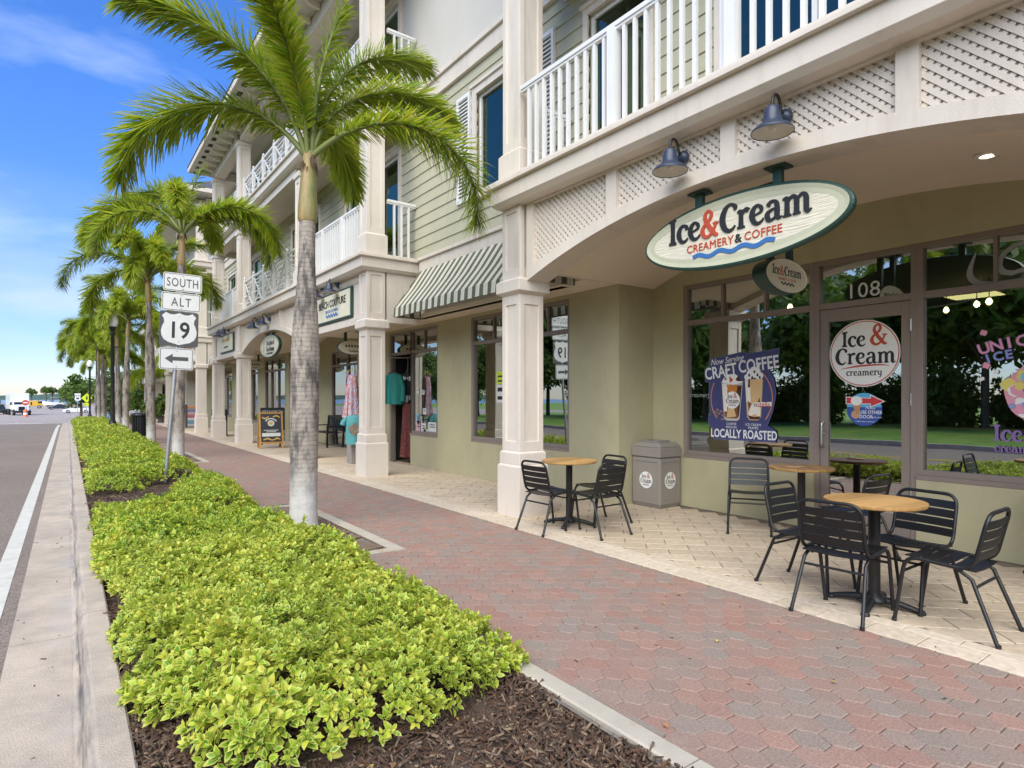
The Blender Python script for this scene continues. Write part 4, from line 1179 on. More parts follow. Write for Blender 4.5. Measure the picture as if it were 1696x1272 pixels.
GL = {   # pen strokes of the flared roman lettering: advance, [[(x, y, width) ...], ...]
 'I': (.56, [[(.27, .05, .31), (.28, .7, .25), (.28, 1.4, .31)], [(.02, .09, .16), (.27, .06, .12), (.52, .07, .16)], [(.03, 1.36, .16), (.28, 1.40, .13), (.54, 1.42, .17)]]),
 'c': (.80, [[(.73, .70, .20), (.66, .88, .22), (.46, .97, .15), (.24, .82, .24), (.15, .48, .30), (.28, .14, .24), (.50, .03, .17), (.68, .10, .12), (.77, .22, .06)]]),
 'e': (.84, [[(.24, .47, .09), (.48, .53, .10), (.68, .63, .16), (.66, .83, .20), (.46, .97, .14), (.25, .82, .24), (.15, .48, .30), (.28, .14, .24), (.50, .03, .17), (.70, .10, .12), (.80, .24, .06)]]),
 '&': (1.20, [[(1.13, .04, .14), (.98, .03, .20), (.78, .25, .24), (.45, .72, .25), (.30, 1.05, .22), (.38, 1.34, .17), (.58, 1.40, .15), (.72, 1.20, .19), (.62, .94, .18), (.38, .74, .14), (.20, .55, .20), (.13, .30, .26), (.26, .06, .20), (.48, -.01, .17), (.74, .15, .15), (.94, .46, .13), (1.0, .66, .12)], [(.82, .66, .09), (1.0, .68, .11), (1.16, .66, .09)]]),
 'C': (1.10, [[(.95, 1.05, .10), (1.00, 1.22, .24), (.84, 1.38, .16), (.62, 1.40, .16), (.36, 1.18, .27), (.21, .70, .35), (.33, .24, .30), (.58, .03, .20), (.82, .06, .15), (1.00, .24, .07)]]),
 'r': (.72, [[(.24, .0, .29), (.24, .5, .24), (.24, .96, .26)], [(.02, .05, .11), (.24, .03, .09), (.46, .05, .11)], [(.02, .87, .09), (.14, .92, .13), (.26, .95, .11)], [(.28, .62, .10), (.40, .84, .17), (.56, .93, .22), (.68, .84, .25)]]),
 'a': (.98, [[(.20, .76, .24), (.32, .92, .18), (.50, .97, .14), (.67, .84, .22), (.70, .50, .27), (.70, .18, .26), (.80, .04, .15), (.95, .12, .07)], [(.68, .57, .10), (.40, .54, .13), (.17, .36, .25), (.22, .10, .25), (.40, .03, .15), (.58, .12, .12), (.68, .26, .08)]]),
 'm': (1.52, [[(.24, .0, .28), (.24, .5, .24), (.24, .96, .25)], [(.02, .87, .09), (.14, .92, .13), (.26, .95, .11)], [(.02, .05, .10), (.24, .03, .08), (.45, .05, .10)], [(.27, .64, .09), (.42, .88, .15), (.60, .93, .17), (.72, .74, .25), (.73, .35, .25), (.73, 0, .28)],
             [(.76, .64, .09), (.90, .88, .15), (1.08, .93, .17), (1.20, .74, .25), (1.21, .35, .25), (1.22, .12, .26), (1.32, .02, .14), (1.47, .13, .06)], [(.54, .05, .10), (.73, .03, .08), (.92, .05, .10)]]),
 'y': (.86, [[(.16, .95, .25), (.20, .45, .25), (.34, .12, .18), (.54, .14, .12), (.68, .34, .08)], [(.72, .95, .26), (.71, .4, .25), (.68, -.12, .22), (.50, -.38, .16), (.22, -.36, .12)]]),
}
def width_of(s): return sum(GL[ch][0] for ch in s) 
def lettering(s, h, mats_of, mb, x0=None, y0=0.0, z0=0.0, z1=None, slope=0.0):
    """HEIGHT h is that of a capital; mats_of gives a material index for each letter"""
    k = h / 1.45; w_ = width_of(s) * k
    x = -w_ / 2 if x0 is None else x0
    for i, ch in enumerate(s):
        adv, strokes = GL[ch]
        for j, st in enumerate(strokes):
            dz = .00022 * (j + 1)
            sc = 1.0
            mb.ribbon([(x + a * k, y0 + b * k + slope * (x + a * k), w * k) for a, b, w in st], z0 + (dz if z1 is None else 0), None if z1 is None else z1 + dz, mats_of(i, ch), 5)
        x += adv * k
    return mb
def ellipse(a, b, n=48, cx=0, cy=0, t0=0):
    return [(cx + a * math.cos(2 * math.pi * i / n + t0), cy + b * math.sin(2 * math.pi * i / n + t0)) for i in range(n)]
def arc_pts(cx, cy, rx, ry, a0, a1, w, n=22):
    return [(cx + rx * math.cos(R(a0 + (a1 - a0) * i / n)), cy + ry * math.sin(R(a0 + (a1 - a0) * i / n)), w) for i in range(n + 1)]
def wave(x0, x1, y, amp, w, n, slope=0.0):
    return [(x0 + (x1 - x0) * i / 48, y + amp * math.sin(2 * math.pi * n * i / 48) + slope * i / 48, w) for i in range(49)]
AMP = lambda i, ch: 1 if ch == '&' else 0
def carve_mat(name, col):
    """sand-blasted wooden sign face: short ridges along the grain"""
    m = mat(name, col, .65, .06, 6)
    t = m.node_tree; b = t.nodes['Principled BSDF']
    tc_ = t.nodes.new('ShaderNodeTexCoord'); mp_ = t.nodes.new('ShaderNodeMapping'); mp_.inputs['Scale'].default_value = (6, 75, 1)
    n_ = t.nodes.new('ShaderNodeTexNoise'); n_.inputs['Scale'].default_value = 1.0; n_.inputs['Detail'].default_value = 3; n_.inputs['Distortion'].default_value = .4
    t.links.new(tc_.outputs['Object'], mp_.inputs[0]); t.links.new(mp_.outputs[0], n_.inputs['Vector'])
    bn = t.nodes.new('ShaderNodeBump'); bn.inputs['Strength'].default_value = .55; bn.inputs['Distance'].default_value = .02
    t.links.new(n_.outputs['Fac'], bn.inputs['Height']); t.links.new(bn.outputs['Normal'], b.inputs['Normal'])
    return m
CARVED = carve_mat('carved_sign_face', (.74, .69, .56))

def oval_body(mb, a, b, th):
    """rim, rolled edge and sunken face of a carved oval board (front only carries the face)"""
    n = 64
    prof_ = [(1.0, -th), (1.012, -th * .5), (1.012, 0), (1.0, .010), (.984, .013), (.955, .008), (.945, .006)]
    P = lambda s, z: [(x, y, z) for x, y in ellipse(a * s - (0 if s > .99 else 0), b - (1 - s) * a, n)]
    rings = [P(s, z) for s, z in prof_]
    v = [p for r in rings for p in r]
    f = []
    mi = []
    for i in range(len(rings) - 1):
        for j in range(n):
            mb.add([rings[i][j], rings[i][(j + 1) % n], rings[i + 1][(j + 1) % n], rings[i + 1][j]], [(0, 1, 2, 3)], 0 if i < 4 else 1)
    mb.add(rings[0], [tuple(range(n))[::-1]], 0)
    return mb
def big_sign(name, label, cat, loc, rot, a, b, th, face, posts, post_z, group=None, small=False):
    t = thing(name, label, cat, loc, rot, group)
    put('rim', oval_body(MB(), a, b, th), [GREENP, CREAM2], t)
    fc = MB(); s1, s2 = .945, .90
    e1, e2 = ellipse(a * s1, b - (1 - s1) * a, 64), ellipse(a * s2 , b - (1 - s2) * a, 64)
    for i in range(64):
        j = (i + 1) % 64
        fc.add([(*e1[i], .006), (*e1[j], .006), (*e2[j], .006), (*e2[i], .006)], [(0, 1, 2, 3)], 1)
    fo = put('face', fc, [CARVED, CREAM2], t)
    fc2 = MB().flat(e2, .0045, 0); 
    put('sign_board', fc2, [CARVED], t)
    face(t)
    for k, px in enumerate(posts):
        y0 = b * math.sqrt(max(0.05, 1 - (px / a) ** 2)) - .03
        p = put('bracket', MB().box(px - .035, px + .035, y0, post_z[k] - .012, -th * .85, -th * .85 + .06), GREENP, t, bevel=.004)
        put('bracket_plate', MB().box(px - .09, px + .09, post_z[k] - .012, post_z[k] + .002, -th * .85 - .04, -th * .85 + .10), GREENP, p)
    return t
def main_face(t):
    a = .975
    put('lettering', lettering('Ice&Cream', .235, AMP, MB(), None, -.01, .004, .016, 0), [INK, RED], t)
    mb = MB()
    text_mb('CREAMERY', .100, 0, .003, .012, .0, mb=mb, dx=-.245, dy=-.085, squeeze=.95, spacing=1.06); text_mb('COFFEE', .100, 0, .003, .012, .0, mb=mb, dx=.275, dy=-.085, squeeze=.95, spacing=1.06); text_mb('&', .105, 1, .003, .012, .012, mb=mb, dx=.045, dy=-.085)
    put('slogan', mb, [RED, INK], t)
    put('wave', MB().ribbon(wave(-.42, .38, -.172, .015, .038, 3.5), .003, .011), BLUE, t)
big_sign('oval_shop_sign', 'large oval carved cream shop sign with green rim and raised dark lettering under the arch', 'shop sign', (4.66, 3.08, 2.92), FACE_STREET, .985, .305, .07, main_face, [-.37, .39], [.415, .425])
def small_face(t):
    put('lettering', lettering('Ice&Cream', .088, AMP, MB(), None, .0, .0075, None), [INK, RED], t)
    put('slogan', text_mb('CREAMERY & COFFEE', .038, 0, .0075, None, .01, dy=-.035, squeeze=.9), [RED], t)
    put('wave', MB().ribbon(wave(-.11, .13, -.078, .010, .014, 4), .0075), INK, t)
def small_oval(label, loc, group, face, a=.375, b=.165, pz=None):
    t = thing('hanging_sign', label, 'hanging sign', loc, FACE_SOUTH, group)
    put('rim', oval_body(MB(), a, b, .13), [GREENP, CREAM], t)
    put('face', MB().flat(ellipse(a * .945, b - .055 * a, 64), .0062), CREAM, t)
    face(t)
    for px in (-.17, .17):
        put('bracket', MB().box(px - .03, px + .03, b - .04, pz, -.09, -.04).box(px - .08, px + .08, pz, pz + .012, -.13, 0), GREENP, t)
    return t
small_oval('small oval hanging sign with a deep dark green edge under the big oval board', (5.58, 3.12, 2.63), 'small oval signs hanging under the arcade', small_face, pz=.845)
def blank_face(t):
    put('wave', MB().ribbon(wave(-.12, .14, -.085, .012, .018, 3), .0075), INK, t)
    mb = MB()
    for k in range(6): mb.ribbon([(-.2 + k * .07, .03, .05), (-.16 + k * .07, .035, .05)], .0075, n=2)
    put('lettering', mb, INK, t)
small_oval('small oval hanging sign half hidden behind the panelled column beside the hanging dress', (5.3, 13.35, 2.62), 'small oval signs hanging under the arcade', blank_face, pz=.37)
small_oval('small oval hanging sign in the arched bay, cut off by the closest palm trunk', (5.45, 17.2, 2.62), 'small oval signs hanging under the arcade', blank_face, pz=.84)
small_oval('small oval hanging sign deep in the arcade behind the chalkboard column', (5.3, 22.6, 2.62), 'small oval signs hanging under the arcade', blank_face, pz=.37)
def tea_face(t):
    mb = MB()
    text_mb('The Spice &', .19, 0, .003, .010, .014, mb=mb, dx=.08, dy=.10, squeeze=.86, shear=.1); text_mb('Tea Exchange', .19, 0, .003, .010, .014, mb=mb, dx=.08, dy=-.075, squeeze=.80, shear=.1)
    put('lettering', mb, INK, t)
    put('wave', MB().ribbon(wave(-.30, .34, -.205, .018, .03, 5), .003, .01), INK, t)
    put('logo', MB().ribbon(arc_pts(-.62, .02, .06, .15, 30, 330, .03), .003, .01), mat('gold_print', (.5, .32, .1), .5), t)
big_sign('oval_shop_sign', 'smaller looking oval cream sign hung under the far arch behind the palm trunk', 'shop sign', (4.66, 18.05, 2.95), FACE_STREET, .985, .32, .07, tea_face, [-.3, .3], [.36, .36])

def board_sign(label, loc, w_, h, face):
    t = thing('fascia_sign', label, 'shop sign', loc, FACE_STREET, 'rectangular signs on the cream fascia')
    put('frame', MB().box(-w_ / 2, w_ / 2, -h / 2, h / 2, -.03, .03), GREENP, t, bevel=.006)
    put('face', MB().box(-w_ / 2 + .035, w_ / 2 - .035, -h / 2 + .035, h / 2 - .035, .0301, .036), CREAM, t)
    face(t)
def couture(t):
    put('lettering', text_mb('BEACH COUTURE', .215, 0, .037, .044, .006, dy=.09, squeeze=.92), INK, t)
    put('slogan', text_mb('GIFTS & CLOTHING', .085, 0, .037, .042, 0, dy=-.07), BLUE, t)
    put('wave', MB().ribbon(wave(-.34, .36, -.17, .025, .035, 5), .037, .042), BLUE, t)
board_sign('cream rectangular fascia sign with BEACH COUTURE lettering beside the palm trunk', (4.498, 12.45, 3.36), 2.1, .60, couture)
def third(t):
    mb = MB()
    for k in range(12): mb.ribbon([(-.62 + k * .1, .10, .10), (-.56 + k * .1, .11 + .01 * (k % 2), .10)], .037, .042, n=2)
    put('lettering', mb, mat('gold_print', (.5, .36, .12), .5), t)
    mb = MB()
    for k in range(14): mb.ribbon([(-.3 + k * .045, -.13, .05), (-.27 + k * .045, -.13, .05)], .037, .042, n=2)
    put('slogan', mb, INK, t)
board_sign('cream rectangular fascia sign with gold and black lines above the chalkboard', (4.498, 22.95, 3.38), 2.1, .62, third)

# ---------------------------------------------------------------- barn lamps on the frieze
def lamp():
    t = thing('wall_lamp', 'blue enamel barn lamp on the lattice over the L of the oval sign', 'wall lamp', (XF + .04, 3.5, 3.645), (0, 0, 0), 'blue barn lamps above the shop signs')
    put('canopy', MB().lathe([(.0, .055), (.035, .05), (.062, .025), (.07, 0)], 18).mesh('canopy', NAVY) if False else _ball(), NAVY, t)
    put('arm', MB().tube(catmull([(-.03, 0, .0), (-.085, 0, .02), (-.105, 0, .08), (-.135, 0, .125), (-.18, 0, .125), (-.212, 0, .08), (-.215, 0, .02)], 5), .012, 8), BLACK, t)
    S = (-.215, 0, -.175)
    o = put('shade', MB().lathe([(.155, 0), (.155, .012), (.148, .022), (.115, .052), (.075, .075), (.072, .095), (.068, .10), (.060, .155), (.054, .172), (.048, .195), (.03, .205), (.0, .205)], 28, S, cap0=False), NAVY, t)
    put('reflector', MB().lathe([(.152, .004), (.110, .040), (.055, .062), (.0, .064)], 28, S, cap0=False), REFLECTOR, o)
    put('bulb', MB().lathe([(.0, .012), (.028, .022), (.034, .045), (.02, .065)], 12, S), OFFW, o)
    put('rim', MB().lathe([(.155, .0), (.158, .006), (.155, .012), (.150, .006), (.155, .0)], 28, S, cap0=False, cap1=False), NAVY, o)
    return t
def _ball():
    mb = MB(); prof_ = [(.058 * math.cos(R(a)), .058 * math.sin(R(a))) for a in range(-90, 91, 18)]
    mb.lathe(prof_, 16); mb.v = [(x * .8 - .03, y, z) for x, y, z in mb.v]; return mb
lp = lamp()
lp['label'] = 'blue enamel barn lamp on the lattice above the left half of the big oval sign'
for (x, y, z, lab) in ((XF + .04, 2.53, 3.65, 'blue enamel barn lamp on the lattice above the right half of the big oval sign'),
                     (XF, 12.95, 3.78, 'blue barn lamp over the rectangular sign, half behind the palm trunk'),
                     (XF, 12.1, 3.78, 'blue barn lamp over the last letters of the rectangular sign beside the palm'),
                     (XF + .04, 18.6, 3.66, 'blue barn lamp above the far oval sign, farther from the palm trunk'),
                     (XF + .04, 17.5, 3.66, 'blue barn lamp above the far oval sign, closer to the palm trunk'),
                     (XF, 23.4, 3.80, 'blue barn lamp over the gold lettered sign, farther one of its pair'),
                     (XF, 22.5, 3.80, 'blue barn lamp over the gold lettered sign, nearer one of its pair')):
    again(lp, (x, y, z), 0, lab)

# ---------------------------------------------------------------- striped awnings
def stripe_mat():
    m = bpy.data.materials.new('striped_canvas'); m.use_nodes = True
    t = m.node_tree; b = t.nodes['Principled BSDF']; b.inputs['Roughness'].default_value = .85
    tc_ = t.nodes.new('ShaderNodeTexCoord'); sx = t.nodes.new('ShaderNodeSeparateXYZ'); t.links.new(tc_.outputs['Object'], sx.inputs[0])
    def math_(op, a, v):
        n_ = t.nodes.new('ShaderNodeMath'); n_.operation = op; t.links.new(a, n_.inputs[0]); n_.inputs[1].default_value = v; return n_.outputs[0]
    u = math_('FRACT', math_('DIVIDE', sx.outputs['Y'], .208), 0)
    s1 = math_('GREATER_THAN', u, .52)
    # a thin dark pinstripe inside the light band
    a_ = math_('COMPARE', u, .16); 
    n_ = t.nodes.new('ShaderNodeMath'); n_.operation = 'COMPARE'; t.links.new(u, n_.inputs[0]); n_.inputs[1].default_value = .26; n_.inputs[2].default_value = .02
    mx1 = t.nodes.new('ShaderNodeMixRGB'); mx1.inputs[1].default_value = (.70, .67, .58, 1); mx1.inputs[2].default_value = (.48, .46, .38, 1); t.links.new(n_.outputs[0], mx1.inputs[0])
    mx2 = t.nodes.new('ShaderNodeMixRGB'); mx2.inputs[2].default_value = (.125, .135, .085, 1); t.links.new(s1, mx2.inputs[0]); t.links.new(mx1.outputs[0], mx2.inputs[1])
    t.links.new(mx2.outputs[0], b.inputs['Base Color'])
    tr = t.nodes.new('ShaderNodeBsdfTranslucent'); t.links.new(mx2.outputs[0], tr.inputs['Color'])
    ms = t.nodes.new('ShaderNodeMixShader'); ms.inputs[0].default_value = .18
    t.links.new(b.outputs[0], ms.inputs[1]); t.links.new(tr.outputs[0], ms.inputs[2]); t.links.new(ms.outputs[0], t.nodes['Material Output'].inputs['Surface'])
    return m
CANVAS = stripe_mat()
def awning(y0, y1, label):
    t = thing('awning', label, 'awning', (4.87, y0, 2.95), group='striped shop awnings')
    L_ = y1 - y0
    xt, zt, zv = XS - .075 - 4.87, .93, .17
    n = 40
    top = MB(); v = []
    for i in range(n + 1):
        y = L_ * i / n
        sag = .012 * math.sin(i * 2.1) 
        v += [(xt, y, zt), (xt * .5, y, (zt + zv) / 2 - .03 + sag * .5), (0, y, zv)]
    top.add(v, [(3 * i + k, 3 * i + k + 1, 3 * i + k + 4, 3 * i + k + 3) for i in range(n) for k in (0, 1)])
    put('canopy', top, CANVAS, t)
    va = MB(); v = []
    for i in range(n + 1):
        y = L_ * i / n; w_ = .006 * math.sin(i * 1.7)
        v += [(0, y, zv), (-.012 + w_, y, 0)]
    va.add(v, [(2 * i, 2 * i + 1, 2 * i + 3, 2 * i + 2) for i in range(n)]); put('valance', va, CANVAS, t)
    for y in (0, L_):
        put('end_panel', MB().add([(0, y, 0), (0, y, zv), (xt, y, zt), (xt, y, 0)], [(0, 1, 2, 3)]), CANVAS_END, t)
    put('frame', MB().bar((0.012, 0, .012), (0.012, L_, .012), .025, .025).bar((.02, .02, .012), (xt, .02, .012), .025, .025).bar((.02, L_ - .02, .012), (xt, L_ - .02, .012), .025, .025), mat('awning_frame', (.2, .19, .16), .5), t)
    return t
def end_canvas():
    m = CANVAS.copy(); m.name = 'striped_canvas_end'
    for l in list(m.node_tree.links):
        if l.from_socket.name == 'Y' : 
            to = l.to_socket; fn = l.from_node; m.node_tree.links.remove(l); m.node_tree.links.new(fn.outputs['X'], to)
    return m
CANVAS_END = end_canvas()
awning(5.96, 10.30, 'olive and cream striped canvas awning between the panelled column and the projecting bay')
awning(25.5, 28.5, 'far striped awning in the next recess behind the road sign')

# ---------------------------------------------------------------- cafe chairs and tables
def make_chair():
    t = thing('chair', 'x', 'chair', group='black slatted metal cafe chairs')
    r = .0125
    for s in (1, -1): pass
    path = [(.265, -.215, 0), (.205, -.205, .435), (-.155, -.205, .415), (-.235, -.20, .765), (-.235, .20, .765), (-.155, .205, .415), (.205, .205, .435), (.265, .215, 0)]
    pts = [Vector(p) for p in path]
    seq = fillet(pts, .085, 6)
    # split the bent tube into legs, seat rails and the back hoop
    def cut(test): 
        return [p for p in seq if test(p)]
    i_top = [i for i, p in enumerate(seq)]
    fr = [i for i, p in enumerate(seq) if p.y < 0 and p.x > .18 and p.z < .40]
    la = fr[-1]
    lb = len(seq) - 1 - la
    put('leg', MB().tube(seq[:la + 1], r, 8), BLACK, t); put('leg', MB().tube(seq[lb:], r, 8), BLACK, t)
    ba = min(i for i, p in enumerate(seq) if p.x < -.12 and p.y < -.1 and p.z > .41)
    bb = len(seq) - 1 - ba
    put('seat_rail', MB().tube(seq[la:ba + 1], r, 8), BLACK, t); put('seat_rail', MB().tube(seq[bb:lb + 1], r, 8), BLACK, t)
    put('back_frame', MB().tube(seq[ba:bb + 1], r, 8), BLACK, t)
    for s in (-1, 1):
        put('leg', MB().tube([(-.08, s * .19, .405), (-.15, s * .195, .36), (-.285, s * .225, 0)], r, 8), BLACK, t)
    put('stretcher', MB().tube([(-.165, -.197, .315), (-.165, .197, .315)], .009, 8), BLACK, t)
    put('stretcher', MB().tube([(.222, -.205, .33), (.222, .205, .33)], .009, 8), BLACK, t)
    for k in range(5):
        x = .175 - k * .078
        z = .437 - .012 * math.sin(math.pi * (k + .5) / 5) - (.006 * k if k > 2 else 0)
        m = MB(); n = 6
        v = []
        for i in range(n + 1):
            y = -.20 + .40 * i / n; dz = -.010 * math.sin(math.pi * i / n)
            v += [(x - .034, y, z + dz), (x + .034, y, z + dz + .002), (x + .034, y, z + dz + .009), (x - .034, y, z + dz + .007)]
        f = [(4 * i + j, 4 * i + (j + 1) % 4, 4 * i + 4 + (j + 1) % 4, 4 * i + 4 + j) for i in range(n) for j in range(4)] + [(3, 2, 1, 0), (4 * n, 4 * n + 1, 4 * n + 2, 4 * n + 3)]
        m.add(v, f); put('seat_slat', m, BLACK, t)
    for k in range(4):
        z = .50 + k * .0635; u = (z - .415) / .35; x = -.155 - .08 * u
        m = MB(); n = 6; v = []
        for i in range(n + 1):
            y = -.197 + .394 * i / n; dx = -.016 * math.sin(math.pi * i / n)
            v += [(x + dx - .003 + .006, y, z - .027), (x + dx - .003 - .006, y, z + .027), (x + dx + .003 - .006, y, z + .027), (x + dx + .003 + .006, y, z - .027)]
        f = [(4 * i + j, 4 * i + (j + 1) % 4, 4 * i + 4 + (j + 1) % 4, 4 * i + 4 + j) for i in range(n) for j in range(4)] + [(3, 2, 1, 0), (4 * n, 4 * n + 1, 4 * n + 2, 4 * n + 3)]
        m.add(v, f); put('back_slat', m, BLACK, t)
    for (x, y) in ((.265, .215), (.265, -.215), (-.285, .225), (-.285, -.225)):
        put('foot_cap', MB().lathe([(.0155, 0), (.0155, .02)], 8, (x, y, 0)), BLACKM, t)
    return t
ch0 = make_chair()
CH = [((4.29, 5.14), 2, 'black slatted chair on the street side of the small table by the cream column'),
      ((5.02, 5.08), 176, 'black slatted chair on the wall side of the small table by the cream column'),
      ((4.60, 4.70), 91, 'black slatted chair with its back to us between the column table and the brick edge'),
      ((6.03, 3.80), 213, 'black slatted chair against the wall under the coffee poster window'),
      ((5.84, 2.62), 84, 'black slatted chair between the two right hand tables, mostly hidden by the nearer table'),
      ((4.62, 2.42), -92, 'black slatted chair behind the nearest table, turned side on beside the wall table'),
      ((4.27, 1.98), 3, 'black slatted chair closest to the brick paving, its back to the street'),
      ((4.86, 1.80), 172, 'black slatted chair on the shop side of the nearest table, facing the street'),
      ((4.56, 1.43), 90, 'black slatted chair nearest to the camera, seen from its side at the picture edge'),
      ((6.2, 1.20), 200, 'black slatted chair beyond the picture edge beside the shop wall, only a leg showing')]
for i, ((x, y), a, lab) in enumerate(CH):
    if i == 0:
        ch0.matrix_basis = Matrix.LocRotScale(Vector((x, y, .002)), Euler((0, 0, R(a))), None); ch0['label'] = lab
    else: again(ch0, (x, y, .002), R(a), lab)
def wood_top_mat(name, tint):
    m = bpy.data.materials.new(name); m.use_nodes = True
    t = m.node_tree; b = t.nodes['Principled BSDF']; b.inputs['Roughness'].default_value = .45
    tc_ = t.nodes.new('ShaderNodeTexCoord'); sx = t.nodes.new('ShaderNodeSeparateXYZ'); t.links.new(tc_.outputs['Object'], sx.inputs[0])
    mp_ = t.nodes.new('ShaderNodeMapping'); mp_.inputs['Scale'].default_value = (3, 45, 3)
    n_ = t.nodes.new('ShaderNodeTexNoise'); n_.inputs['Scale'].default_value = 1.5; n_.inputs['Detail'].default_value = 6; n_.inputs['Distortion'].default_value = .6
    t.links.new(tc_.outputs['Object'], mp_.inputs[0]); t.links.new(mp_.outputs[0], n_.inputs['Vector'])
    oi = t.nodes.new('ShaderNodeObjectInfo')
    ad = t.nodes.new('ShaderNodeMath'); ad.operation = 'MULTIPLY_ADD'; t.links.new(oi.outputs['Random'], ad.inputs[0]); ad.inputs[1].default_value = .5; 
    t.links.new(n_.outputs['Fac'], ad.inputs[2])
    cr = t.nodes.new('ShaderNodeValToRGB'); e = cr.color_ramp.elements
    e[0].position = .3; e[0].color = (tint[0] * .55, tint[1] * .5, tint[2] * .45, 1); e[1].position = 1.1 if False else 1.0; e[1].color = (tint[0] * 1.25, tint[1] * 1.25, tint[2] * 1.3, 1)
    t.links.new(ad.outputs[0], cr.inputs['Fac']); t.links.new(cr.outputs[0], b.inputs['Base Color'])
    return m
WOODTOP = wood_top_mat('butcher_block', (.46, .27, .095))
def make_table():
    t = thing('cafe_table', 'x', 'table', group='round cafe tables')
    rad = .315
    top = put('tabletop', MB().lathe([(rad - .03, .708), (rad - .006, .712), (rad, .720), (rad, .732)], 48, cap1=True), WOODTOP, t)
    n = 9
    for k in range(n):
        y0, y1 = -rad + 2 * rad * k / n + .0006, -rad + 2 * rad * (k + 1) / n - .0006
        P = []
        ys = [y0 + (y1 - y0) * i / 6 for i in range(7)]
        rr = rad + .0008
        right = [(math.sqrt(max(0, rr * rr - y * y)), y) for y in ys]; left = [(-x, y) for x, y in reversed(right)]
        poly = right + left
        q = []
        for p in poly:
            if not q or math.hypot(p[0] - q[-1][0], p[1] - q[-1][1]) > 1e-4: q.append(p)
        put('plank', MB().prism(q, .7323, .7385 + .0002 * (k % 2)), WOODTOP, top)
    put('top_plate', MB().lathe([(.10, .70), (.10, .708)], 4), BLACKM, t)
    put('pole', MB().lathe([(.038, .03), (.038, .69), (.052, .70), (.052, .708)], 20).lathe([(.055, .06), (.055, .075), (.04, .09)], 20), BLACKM, t)
    b = MB()
    base = put('base', MB().lathe([(.085, .045), (.085, .06), (.05, .085)], 20), BLACKM, t)
    for k in range(4):
        a = R(90 * k + 20); c, s = math.cos(a), math.sin(a)
        pts = [(.03 * c, .03 * s, .055), (.12 * c, .12 * s, .052), (.21 * c, .21 * s, .035), (.275 * c, .275 * s, .016)]
        m = MB().tube(catmull(pts, 3), [.03 - .0012 * i for i in range(10)], 8)
        m.v = [(x, y, max(.004, z * .9)) for x, y, z in m.v]
        m.lathe([(.026, .0), (.03, .012), (.02, .028), (0, .032)], 10, (.275 * c, .275 * s, 0))
        put('foot', m, BLACKM, base)
    return t
tb0 = make_table()
TB = [((4.66, 5.22), 15, 'round wooden topped cafe table closest to the cream column'), ((6.14, 3.27), 40, 'round wooden topped cafe table against the shop door wall'), ((4.545, 1.90), -8, 'round wooden topped cafe table nearest to the camera with four chairs around it')]
for i, ((x, y), a, lab) in enumerate(TB):
    if i == 0:
        tb0.matrix_basis = Matrix.LocRotScale(Vector((x, y, .002)), Euler((0, 0, R(a))), None); tb0['label'] = lab
    else: again(tb0, (x, y, .002), R(a), lab)
pl = thing('serving_plate', 'flat pale wooden plate lying on the table against the shop door wall', 'plate', (6.06, 3.31, .741))
put('plate', MB().lathe([(.07, 0), (.095, .006), (.093, .009), (.0, .005)], 24), mat('plate_wood', (.55, .36, .18), .5), pl)

# ---------------------------------------------------------------- litter bin
BINM = mat('taupe_bin_plastic', (.27, .24, .21), .6, .05, 6, .12, 220)
tbn = thing('litter_bin', 'square taupe litter bin with round logo stickers beside the green pilaster', 'litter bin', (6.45, 5.455, 0))
hx, hy = .205, .235
m = MB().frus(-hx + .015, hx - .015, -hy + .015, hy - .015, .0, -hx, hx, -hy, hy, .03).box(-hx, hx, -hy, hy, .03, .66)
put('body', m, BINM, tbn, bevel=.012)
for (fx, fy) in ((-1, 0), (0, -1), (1, 0), (0, 1)):
    # raised border round a sunken panel
    f = MB(); w2 = hy if fx else hx; t_ = .03
    for (a, b, c, d) in ((-w2 + .01, -w2 + t_ + .01, .05, .64), (w2 - t_ - .01, w2 - .01, .05, .64), (-w2 + t_ + .01, w2 - t_ - .01, .05, .085), (-w2 + t_ + .01, w2 - t_ - .01, .605, .64)):
        if fx: f.box(fx * hx, fx * (hx + .009), a, b, c, d)
        else: f.box(a, b, fy * hy, fy * (hy + .009), c, d)
    put('panel_border', f, BINM, tbn, bevel=.004)
lid = MB().box(-hx - .014, hx + .014, -hy - .014, hy + .014, .668, .80).frus(-hx - .014, hx + .014, -hy - .014, hy + .014, .80, -hx + .03, hx - .03, -hy + .03, hy - .03, .862)
lo = put('lid', lid, BINM, tbn, bevel=.014)
put('opening', MB().box(-.10, .10, -.12, .12, .862, .8645).box(-.115, -.10, -.135, .135, .86, .885).box(.10, .115, -.135, .135, .86, .885).box(-.10, .10, -.135, -.12, .86, .885).box(-.10, .10, .12, .135, .86, .885), [BINM], lo)
put('mouth', MB().box(-.098, .098, -.118, .118, .8646, .866), BLACK, lo)
